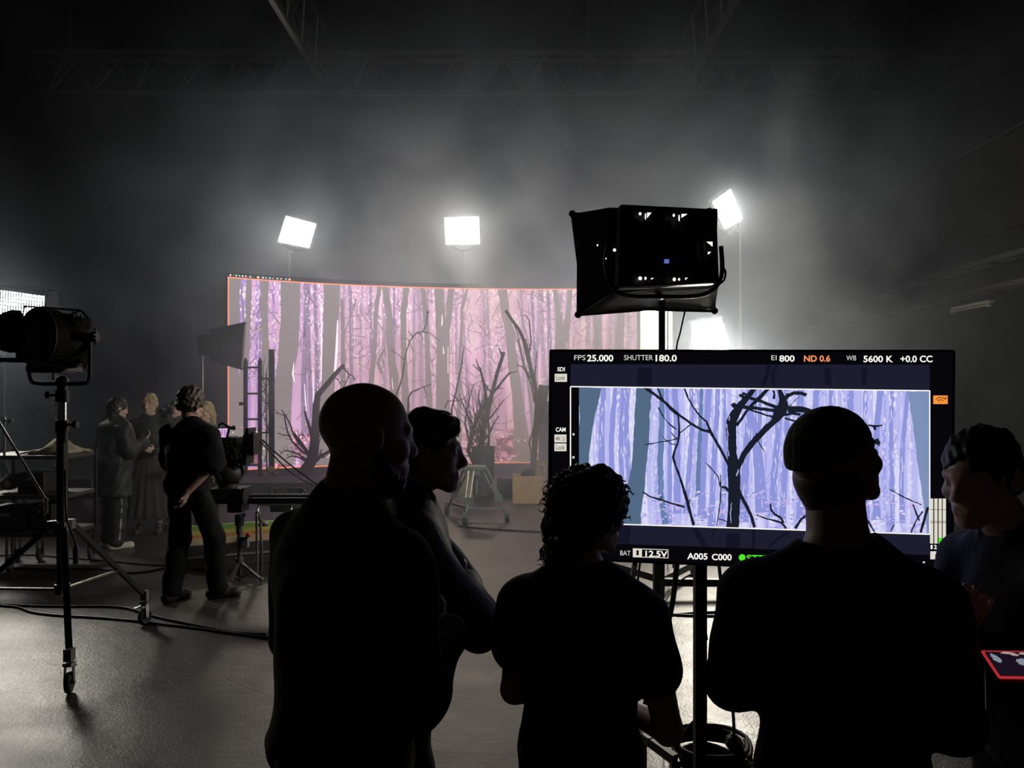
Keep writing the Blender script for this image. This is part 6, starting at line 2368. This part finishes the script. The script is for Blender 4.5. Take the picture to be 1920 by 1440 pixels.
# dark strip with small marks down the left edge of the picture
s.m = 1
s.poly([mon(1071, 726, 0.0088), mon(1071, 979, 0.0088), mon(1086, 979, 0.0088), mon(1086, 726, 0.0088)])
s.m = 8
B = [
    ([(1205, 724, 6), (1228, 740, 5), (1250, 757, 4.4), (1272, 777, 4.2), (1295, 794, 4), (1316, 806, 4.4), (1332, 810, 5.5), (1348, 838, 5), (1360, 860, 5.5), (1370, 880, 6)]),
    ([(1282, 726, 3), (1290, 747, 3), (1299, 763, 3), (1312, 780, 3.2), (1324, 790, 3.6), (1332, 809, 5)]),
    ([(1233, 727, 3), (1240, 745, 3), (1249, 759, 2.6), (1260, 771, 2.4), (1272, 779, 3)]),
    ([(1271, 776, 3.4), (1273, 800, 3.4), (1273, 815, 4), (1270, 832, 4), (1264, 846, 3.6), (1262, 857, 4.4), (1266, 872, 4), (1273, 890, 4.4), (1280, 912, 5), (1288, 938, 6), (1294, 962, 5), (1300, 984, 5.5)]),
    ([(1234, 764, 2), (1240, 775, 2), (1246, 785, 2), (1256, 796, 2.2), (1268, 805, 2.4)]), ([(1208, 834, 1.6), (1230, 830, 1.8), (1250, 827, 2), (1270, 822, 2.4)]), ([(1237, 811, 1), (1245, 823, 1.4), (1258, 832, 1.6), (1268, 833, 2)]),
    ([(1274, 812, 2.4), (1284, 804, 2), (1295, 795, 2)]), ([(1258, 810, 1.2), (1264, 818, 1.4), (1271, 824, 1.6)]),
    ([(1205, 922, 2.4), (1220, 931, 3), (1240, 937, 3), (1262, 944, 3), (1283, 950, 4)]), ([(1239, 936, 2.4), (1241, 929, 1.4)]), ([(1291, 944, 2.4), (1294, 935, 1.4)]),
    ([(1350, 890, 2), (1351, 915, 2.2), (1350, 940, 2.4), (1347, 962, 2), (1343, 985, 2)]), ([(1322, 866, 1.4), (1335, 880, 1.8), (1345, 892, 2), (1350, 912, 2.2)]), ([(1347, 972, 2), (1358, 975, 2), (1368, 981, 2)]),
    ([(1372, 1000, 24), (1375, 960, 22), (1376, 930, 23), (1376, 905, 23), (1375, 880, 24), (1372, 850, 17), (1371, 825, 18), (1370, 805, 19), (1371, 790, 19), (1378, 775, 17), (1386, 762, 14), (1396, 750, 11), (1406, 738, 10), (1416, 724, 9)]),
    ([(1376, 890, 10), (1386, 868, 11), (1395, 850, 11), (1408, 832, 11), (1424, 815, 11), (1440, 798, 12), (1454, 784, 16), (1462, 772, 22), (1468, 760, 20), (1466, 748, 12), (1461, 732, 7), (1461, 725, 6)]),
    ([(1466, 752, 9), (1476, 742, 7), (1488, 737, 6.5), (1500, 737, 6.5), (1511, 741, 7)]), ([(1450, 748, 5), (1451, 738, 4), (1449, 732, 4)]), ([(1468, 752, 7), (1473, 744, 5), (1476, 737, 4)]),
    ([(1456, 764, 7), (1440, 758, 6), (1425, 752, 6), (1405, 746, 6), (1392, 744, 5), (1385, 740, 4)]), ([(1455, 770, 7), (1438, 768, 6), (1415, 765, 6.5), (1398, 764, 7), (1382, 761, 8), (1372, 762, 5)]), ([(1456, 782, 4), (1438, 779, 3), (1420, 773, 3.4), (1404, 768, 3)]),
    ([(1380, 798, 6), (1390, 785, 5), (1398, 772, 5), (1408, 760, 6), (1424, 745, 7), (1440, 728, 7)]), ([(1398, 740, 5), (1393, 737, 5), (1391, 742, 5)]), ([(1384, 765, 5), (1376, 757, 5), (1370, 760, 4)]),
    ([(1476, 768, 12), (1492, 767, 12), (1506, 768, 11), (1520, 772, 9)]), ([(1470, 778, 5), (1485, 775, 5), (1500, 777, 5)]), ([(1470, 784, 3), (1480, 787, 3.4), (1492, 790, 3)]), ([(1478, 764, 1.4), (1488, 752, 1.4), (1498, 743, 1.4)]),
    ([(1432, 846, 1.6), (1420, 826, 2)]), ([(1419, 818, 5), (1417, 812, 3)]),
    ([(1626, 797, 3), (1640, 799, 4.5), (1653, 797, 2)]), ([(1636, 798, 5), (1640, 806, 4)]), ([(1638, 826, 8), (1645, 830, 9), (1649, 829, 4)]), ([(1643, 822, 5), (1647, 836, 3)]),
    ([(1382, 915, 7), (1390, 932, 7), (1400, 950, 6), (1408, 968, 6), (1414, 988, 6)]), ([(1418, 965, 2), (1434, 971, 3), (1450, 975, 3.4), (1464, 979, 4), (1473, 990, 4)]), ([(1443, 944, 3.4), (1445, 956, 3.6), (1452, 964, 4), (1463, 970, 4), (1468, 980, 5)]),
    ([(1490, 990, 5), (1496, 980, 4.5), (1502, 972, 4.5), (1510, 966, 4)]), ([(1352, 912, 3), (1360, 914, 5), (1366, 920, 6)]),
    ([(1622, 972, 4.5), (1628, 980, 4), (1638, 996, 3)]), ([(1738, 950, 5), (1732, 970, 5), (1724, 998, 5)]), ([(1710, 945, 3), (1716, 962, 3), (1722, 975, 3)]), ([(1665, 916, 1.4), (1690, 930, 2), (1712, 940, 2), (1726, 946, 2)]), ([(1728, 958, 2.5), (1716, 975, 2.5), (1706, 998, 3)]), ([(1668, 996, 2.5), (1674, 984, 2)]),
]
for t in B:
    strip(s, dense(t, 5), 0.0092, mq, 0.45, rm)
s.m = 9
for t in ([(1366, 855, 1.6), (1363, 835, 2), (1364, 815, 2), (1362, 795, 2)], [(1370, 980, 1.2), (1369, 958, 2), (1371, 942, 1)], [(1380, 892, 2), (1384, 880, 2.4)], [(1437, 793, 2), (1446, 784, 2)], [(1366, 788, 2), (1368, 780, 2)], [(1454, 760, 2), (1455, 750, 2)]):
    strip(s, dense(t, 4), 0.0097, mq, 0.7, rm)


# branch shadows continuing into the dark bands
def mq2(x, y, off):
    return mon(min(max(x, 1070), 1742), min(max(y, 683), 1016 + (x - 1070) * 0.0357), off)


s.m = 10
for t in ([(1430, 723, 8), (1437, 705, 8), (1441, 684, 7)], [(1450, 722, 7), (1448, 700, 6), (1455, 685, 5)], [(1374, 1000, 24), (1374, 1026, 26)], [(1413, 992, 6), (1412, 1028, 6)], [(1342, 990, 3), (1334, 1010, 3)], [(1302, 990, 9), (1322, 1025, 12)], [(1482, 994, 5), (1455, 1012, 5), (1440, 1025, 5)], [(1210, 690, 26), (1208, 722, 28)], [(1170, 985, 26), (1166, 1018, 26)], [(1550, 690, 12), (1552, 722, 12)], [(1620, 690, 10), (1618, 722, 10)]):
    strip(s, dense(t, 6), 0.0066, mq2, 0.5, rm)
screen = s.build('screen', [EBG, EBLK, EBAR, EFAR, EMID, EMID2, ENEAR, EPALE, EDARK, EHI, EBAR2, em('monitor_pale_fleck', srgb(226, 224, 254), 0.98), em('monitor_pink_leaves', srgb(206, 186, 238), 0.95)], monitor)
fl = MB()
for (a, b_) in (((FR_L, FR_T(FR_L)), (FR_R, FR_T(FR_R))), ((FR_R, FR_T(FR_R)), (FR_R, FR_B(FR_R))), ((FR_R, FR_B(FR_R)), (FR_L, FR_B(FR_L))), ((FR_L, FR_B(FR_L)), (FR_L, FR_T(FR_L)))):
    strip(fl, [(a[0], a[1], 2.2), (b_[0], b_[1], 2.2)], 0.0102, lambda x, y, o: mon(x, y, o))
q = fl.build('frame_line', EWHT, monitor)
q.parent = screen

# ------------------------------------------------------------------ writing on the monitor
ETXT = em('monitor_text_white', srgb(252, 248, 240), 1.0)
ETXT2 = em('monitor_text_dim', srgb(225, 222, 216), 0.9)
EORG = em('monitor_text_orange', srgb(255, 150, 95), 1.0)
EGRN = em('monitor_text_green', srgb(80, 235, 40), 1.0)
EBOX = em('monitor_text_box', srgb(232, 226, 214), 0.9)
EINK = em('monitor_dark_ink', srgb(30, 30, 30), 0.4)
EAMB = em('monitor_amber_box', srgb(250, 150, 60), 1.0)
txt = {}
words_ = []


def text(s_, x0, x1, ytop, ybot, m, bold=0.0, off=0.011, slope=0.0):
    """letters filling the pixel box x0..x1, ytop..ybot (cap height) on the monitor"""
    cu = bpy.data.curves.new('t', 'FONT')
    cu.body = s_
    cu.size = 1.0
    cu.offset = bold
    cu.resolution_u = 4
    ob = bpy.data.objects.new('t', cu)
    me = bpy.data.meshes.new_from_object(ob)
    co = np.empty(len(me.vertices) * 3)
    me.vertices.foreach_get('co', co)
    co = co.reshape(-1, 3)
    xa, xb, ya, yb = co[:, 0].min(), co[:, 0].max(), 0.0, max(co[:, 1].max(), 0.01)
    mb = MB()
    words_.append((mb, m))
    pts = []
    for v in co:
        x = x0 + (v[0] - xa) / (xb - xa) * (x1 - x0)
        y = ybot - (v[1] - ya) / (yb - ya) * (ybot - ytop) + slope * (x - x0)
        pts.append(mon(x, y, off))
    mb.add(pts, [tuple(p.vertices) for p in me.polygons])
    bpy.data.objects.remove(ob)
    bpy.data.curves.remove(cu)
    bpy.data.meshes.remove(me)


def rect(m, x0, y0, x1, y1, off=0.0102, sl=0.0):
    txt.setdefault(m, MB()).poly([mon(x0, y0, off), mon(x0, y1, off), mon(x1, y1 + sl * (x1 - x0), off), mon(x1, y0 + sl * (x1 - x0), off)])


BD = 0.022
text('FPS', 1077, 1098, 666, 675.5, ETXT2)
text('25.000', 1101, 1150, 665.5, 677.5, ETXT, BD)
text('SHUTTER', 1170, 1224, 666, 675.5, ETXT2)
text('180.0', 1229, 1268.5, 665.5, 677.5, ETXT, BD)
text('EI', 1445, 1455, 666.5, 675.5, ETXT2)
text('800', 1460, 1488.5, 666.5, 678, ETXT, BD)
text('ND 0.6', 1506, 1555, 666.5, 678, EORG, BD)
text('WB', 1585, 1603.5, 667, 676, ETXT2)
text('5600 K', 1617, 1672, 667, 679, ETXT, BD)
text('+0.0 CC', 1686, 1746, 667, 679, ETXT, BD)
text('SDI', 1045.5, 1059.5, 688.5, 696, ETXT, BD)
rect(EBOX, 1040.5, 701, 1063.5, 716)
text('Look', 1043, 1060, 704, 712.5, EINK, 0.0)
text('CAM', 1042.5, 1061, 801, 809, ETXT, BD)
rect(EBOX, 1040, 814.5, 1062.5, 829)
text('4K U', 1042, 1060, 818, 826, EINK)
rect(EBOX, 1040, 831, 1062.5, 845.5)
text('Look', 1043, 1059.5, 834, 842.5, EINK)
text('BAT', 1163, 1182, 1031, 1040, ETXT2, 0.0, slope=0.03)
rect(EBOX, 1186.5, 1027, 1203.5, 1043.5, sl=0.03)
text('1', 1193, 1197.5, 1030.5, 1040, EINK)
for a in ((1203, 1027.6, 1253, 1029), (1203, 1042.8, 1253, 1044.2), (1251.6, 1029, 1253, 1045.6)):
    rect(EBOX, *a, sl=0.03)
text('12.5V', 1210, 1251, 1031, 1042, ETXT, BD, slope=0.03)
text('A005', 1288, 1326, 1035.5, 1047, ETXT, BD, slope=0.02)
text('C000', 1334, 1371, 1037, 1048.5, ETXT, BD, slope=0.02)
mb = txt.setdefault(EGRN, MB())
mb.poly([mon(1390.5 + 6.2 * math.cos(t), 1044 + 6.2 * math.sin(t), 0.011) for t in np.linspace(2 * math.pi, 0, 21)[:-1]])
text('STBY', 1399, 1446, 1039, 1050.5, EGRN, BD, slope=0.02)
for k, x in enumerate((1741.5, 1749.5, 1757.5, 1765.2)):
    rect(EBOX, x, 934, x + 6, 1018 if k != 2 else 1007)
    if k == 2:
        rect(EGRN, x, 1007, x + 6, 1018)
text('1', 1742.5, 1746, 1020.5, 1028, ETXT, BD)
text('2', 1748.5, 1754, 1020.5, 1028, ETXT, BD)
text('3', 1756.5, 1762.5, 1020.5, 1028, ETXT, BD)
text('4', 1764.5, 1771, 1020.5, 1028, ETXT, BD)
for y in (954, 976, 979):
    rect(EINK, 1741, y, 1772, y + 0.8, off=0.0112)
rect(EBOX, 1742, 1032.5, 1768.5, 1047.5)
mb = txt.setdefault(EINK, MB())
for a in ([(1751.5, 1038.5), (1751.5, 1042.5), (1755, 1042.5), (1759.5, 1046), (1759.5, 1034.5), (1755, 1038.5)],):
    for p, r in zip(a, a[1:] + a[:1]):
        strip(mb, [(p[0], p[1], 1), (r[0], r[1], 1)], 0.0112, lambda x, y, o: mon(x, y, o))
rect(EAMB, 1747.5, 741.5, 1774.5, 757.5)
for r, n in ((11, 9), (6.5, 7)):
    arc = [(1761 + r * math.cos(t), 756 - r * math.sin(t), 1.3) for t in np.linspace(0.65, math.pi - 0.65, n)]
    strip(mb, arc, 0.0112, lambda x, y, o: mon(x, y, o))
for a, b_ in (((1768.5, 744), (1772.5, 748.5)), ((1772.5, 744), (1768.5, 748.5)), ((1760, 754), (1762, 754))):
    strip(mb, [(a[0], a[1], 1), (b_[0], b_[1], 1)], 0.0112, lambda x, y, o: mon(x, y, o))
rect(EBOX, 1074, 812, 1077.5, 816)
rect(EBOX, 1073.5, 855, 1077.5, 859)
rect(EBOX, 1728, 1051.5, 1732, 1054.5)
for mb, m_ in words_:
    q = mb.build('lettering', m_, monitor)
    q.parent = screen
for m_, b_ in txt.items():
    for q in b_.each('screen_mark', m_, monitor):
        q.parent = screen

# ------------------------------------------------------------------ cables and things round the monitor stand
pz = Vector((mx.x, mx.y + 0.115, 0))
tag(MB().tube(cat([P(1270, 1045, 2.85), P(1268, 1070, 2.95), P(1265, 1100, 3.0), P(1259, 1140, 3.05), P(1250, 1180, 3.1), P(1235, 1235, 3.1), P(1215, 1300, 3.15), P(1200, 1370, 3.2), FL(1195, 1450) + Vector((0, 0, 0.02))]), 0.011, 8).build('hanging_cable', CABLE, smooth=True), 'thick black cable hanging from the monitor, left of its post', 'cable')
tag(MB().tube(cat([P(1319, 1045, 2.82), P(1316, 1090, 2.86), P(1317, 1140, 2.9), P(1326, 1200, 2.85)]), 0.004, 6).build('hanging_cable', CABLE, smooth=True), 'thin black cable running down close beside the monitor post', 'cable')
tag(MB().tube(cat([P(1347, 1050, 2.8), P(1351, 1085, 2.82), P(1362, 1180, 2.9), P(1374, 1260, 2.95), P(1374, 1320, 2.98), P(1376, 1360, 2.98), P(1376, 1382, 2.98)]), 0.0065, 8).build('hanging_cable', CABLE, smooth=True), 'black cable hanging from the monitor to the power brick, right of the post', 'cable')
brick = thing('power_brick', 'black power adapter brick hanging on a cable right of the monitor post', 'adapter', P(1385, 1405, 2.98))
q = [P(1374, 1382, 2.98), P(1366, 1386, 2.98), P(1362, 1400, 2.98), P(1372, 1412, 2.98), P(1396, 1428, 2.98), P(1402, 1420, 2.98), P(1392, 1400, 2.98), P(1382, 1386, 2.98)]
MB().prism(q, (0, 0.035, 0)).build('body', BLACKP, brick, bevel=0.004)
MB().cyl(P(1376, 1376, 2.995), P(1376, 1390, 2.995), 0.012, n=10).build('strain_relief', RUBBER, brick)
MB().tube(cat([P(1398, 1424, 3.0), P(1404, 1432, 3.0), FL(1445, 1450) + Vector((0, 0, 0.01))]), 0.007, 6).build('mains_lead', CABLE, brick, smooth=True)
coil = MB()
cc = FL(1334, 1424)
rc = random.Random(8)
pts = []
for k in range(190):
    t = k / 189
    a = 2 * math.pi * 7 * t
    R = 0.165 + 0.012 * math.sin(a * 0.37) + rc.uniform(-0.003, 0.003)
    pts.append(cc + Vector((R * math.cos(a), R * math.sin(a) * 1.05, 0.015 + 0.075 * t + 0.006 * math.sin(3 * a))))
coil.tube(pts, 0.011, 8)
tag(coil.build('cable_coil', CABLE, smooth=True), 'coil of black cable lying on the lit floor behind the monitor post', 'cable coil')
tag(MB().tube(cat([P(1270, 1404, 3.4), P(1276, 1388, 3.36), P(1292, 1362, 3.3), P(1308, 1346, 3.2), P(1318, 1338, 3.1), P(1322, 1325, 2.9)]), 0.006, 6).build('hanging_cable', CABLE, smooth=True), 'black cable rising from the coil to the monitor post', 'cable')
tag(MB().tube(cat([P(1220, 1346, 3.3), P(1240, 1352, 3.4), P(1250, 1358, 3.4), P(1252, 1366, 3.5), FL(1246, 1374) + Vector((0, 0, 0.008)), FL(1225, 1366) + Vector((0, 0, 0.008))]), 0.004, 6).build('thin_cable', CABLE, smooth=True), 'thin cable arching over the floor beside the curly-haired person', 'cable')
tag(MB().tube(cat([P(1240, 1056, 5.3), P(1243, 1085, 5.35), P(1241, 1104, 5.5), FL(1241, 1150) + Vector((0, 0, 0.01))]), 0.006, 6).build('thin_cable', CABLE, smooth=True), 'thin cable hanging beside the grey column of the softbox stand', 'cable')
tag(MB().tube(cat([P(1309, 1055, 5.2), P(1305, 1072, 5.2), P(1292, 1079, 5.2), P(1280, 1086, 5.2), P(1270, 1098, 5.2), P(1260, 1108, 5.2), P(1250, 1124, 5.0), P(1243, 1135, 4.8), FL(1241, 1160) + Vector((0, 0, 0.01))]), 0.006, 6).build('thin_cable', CABLE, smooth=True), 'thin wavy cable drooping past the softbox stand leg', 'cable')
tag(MB().tube(cat([P(1284, 584, 5.9), P(1275, 625, 5.95), P(1268, 657, 6.0), P(1262, 760, 6.1), FL(1262, 1085) + Vector((0, 0, 0.01))]), 0.007, 6).build('lamp_cable', CABLE, smooth=True), 'black cable slanting down from the softbox to the right of its pole', 'cable')
tag(MB().tube(cat([P(1252, 584, 6.1), P(1252, 620, 6.1), P(1252, 657, 6.1), P(1252, 800, 6.1), FL(1252, 1092) + Vector((0, 0, 0.01))]), 0.004, 6).build('lamp_cable', CABLE, smooth=True), 'thin grey cable hanging straight down beside the softbox pole', 'cable')
fr = thing('metal_frame', 'grey square-tube metal frame corner on the floor beside the monitor post', 'frame', Vector((P(1240, 0, 2.9).x, 2.9, 0)))
a, b_ = P(1222, 1392, 2.95), P(1266, 1424, 2.85)
m = MB().bar(a, b_, 0.035, 0.035).bar(b_, (b_.x, b_.y, 0.0), 0.035, 0.035).bar(a, (a.x - 0.05, a.y + 0.1, a.z), 0.035).bar((a.x - 0.03, a.y + 0.05, a.z), (a.x - 0.03, a.y + 0.05, 0), 0.035)
m.build('tube', mat('grey_frame_paint', (0.12, 0.12, 0.12), 0.4, 0.3), fr, bevel=0.003)

# ------------------------------------------------------------------ tablet in the hands of the person at the right edge
tab = thing('tablet', 'lit tablet in a red case held at the right edge of the picture', 'tablet', P(1900, 1246, 1.45))
tc = [P(1842, 1222, 1.50), P(1990, 1224, 1.50), P(2010, 1272, 1.36), P(1874, 1270, 1.36)]
tn = (tc[1] - tc[0]).cross(tc[3] - tc[0]).normalized()
tn = tn if tn.z > 0 else -tn
ct = sum(tc, Vector()) / 4
MB().prism([p - tn * 0.001 for p in tc], -tn * 0.011).build('case', mat('red_case', (0.30, 0.02, 0.03), 0.5), tab, bevel=0.003)
ed = MB()
for a, b_ in zip(tc, tc[1:] + tc[:1]):
    ed.bar(a, b_, 0.0035, 0.004, up=tn)
ed.build('case_edge', em('red_case_edge_painted_light', srgb(225, 60, 70), 0.55), tab)  # emission stands in for light falling on the case edge


def tp(u, v):
    return tc[0].lerp(tc[1], u).lerp(tc[3].lerp(tc[2], u), v) + tn * 0.002


sm = MB()
sm.poly([tp(0.02, 0.04), tp(0.02, 0.96), tp(0.98, 0.96), tp(0.98, 0.04)])
for mi, blobs in ((1, [(0.115, 0.33, 0.05, 0.16), (0.09, 0.22, 0.03, 0.1), (0.46, 0.48, 0.09, 0.16), (0.56, 0.52, 0.08, 0.14), (0.4, 0.42, 0.05, 0.08)]), (2, [(0.3, 0.1, 0.09, 0.05), (0.38, 0.17, 0.05, 0.05), (0.5, 0.12, 0.06, 0.05)])):
    sm.m = mi
    for (u, v, a, b_) in blobs:
        sm.poly([tp(u + a * math.cos(t) * (1 + 0.2 * math.sin(3 * t)), v + b_ * math.sin(t) * (1 + 0.25 * math.sin(2 * t))) + tn * 0.0004 * mi for t in np.linspace(0, 2 * math.pi, 15)[:-1]])
sm.build('screen', [em('tablet_dark', srgb(34, 24, 40), 0.6), em('tablet_pale', srgb(170, 180, 200), 0.55), em('tablet_cream', srgb(215, 190, 185), 0.6)], tab)

# ================================================================== haze over the set
hm = bpy.data.materials.new('stage_haze')
hm.use_nodes = True
nt = hm.node_tree
nt.nodes.clear()
L = nt.links.new
out = nt.nodes.new('ShaderNodeOutputMaterial')
vol = nt.nodes.new('ShaderNodeVolumeScatter')
vol.inputs['Anisotropy'].default_value = 0.4
vol.inputs['Color'].default_value = (0.72, 0.83, 1.0, 1)
L(vol.outputs[0], out.inputs['Volume'])
geo = nt.nodes.new('ShaderNodeNewGeometry')
sep = nt.nodes.new('ShaderNodeSeparateXYZ')
L(geo.outputs['Position'], sep.inputs[0])
n1 = nt.nodes.new('ShaderNodeTexNoise')
n1.inputs['Scale'].default_value = 0.5
n1.inputs['Detail'].default_value = 4
n1.inputs['Roughness'].default_value = 0.55
n1.inputs['Distortion'].default_value = 1.1
L(geo.outputs['Position'], n1.inputs['Vector'])


def mr(src, a, b, lo=0.0, hi=1.0):
    r = nt.nodes.new('ShaderNodeMapRange')
    r.interpolation_type = 'SMOOTHSTEP'
    for k, v in zip(('From Min', 'From Max', 'To Min', 'To Max'), (a, b, lo, hi)):
        r.inputs[k].default_value = v
    L(src, r.inputs['Value'])
    return r.outputs['Result']


def mul(a, b):
    n = nt.nodes.new('ShaderNodeMath')
    n.operation = 'MULTIPLY'
    for k, v in enumerate((a, b)):
        if isinstance(v, float):
            n.inputs[k].default_value = v
        else:
            L(v, n.inputs[k])
    return n.outputs[0]


HAZE_D = 0.205
dens = mul(mr(n1.outputs['Fac'], 0.34, 0.68, 0.18, 1.75), HAZE_D)
dens = mul(dens, mr(sep.outputs['Y'], 5.8, 12.8))
dens = mul(dens, mr(sep.outputs['Z'], 8.0, 1.6))
dens = mul(dens, mr(sep.outputs['X'], -8.6, 0.2))
dens = mul(dens, mr(sep.outputs['X'], 9.2, 4.0))
L(dens, vol.inputs['Density'])
hz = MB().box((-1.3, 11.0, 5.75), (24.0, 31.0, 14.0)).build('haze', hm)
hz['kind'] = 'stuff'
hz['label'] = 'thin bluish stage haze drifting over the set and the video wall'
hz['category'] = 'haze'
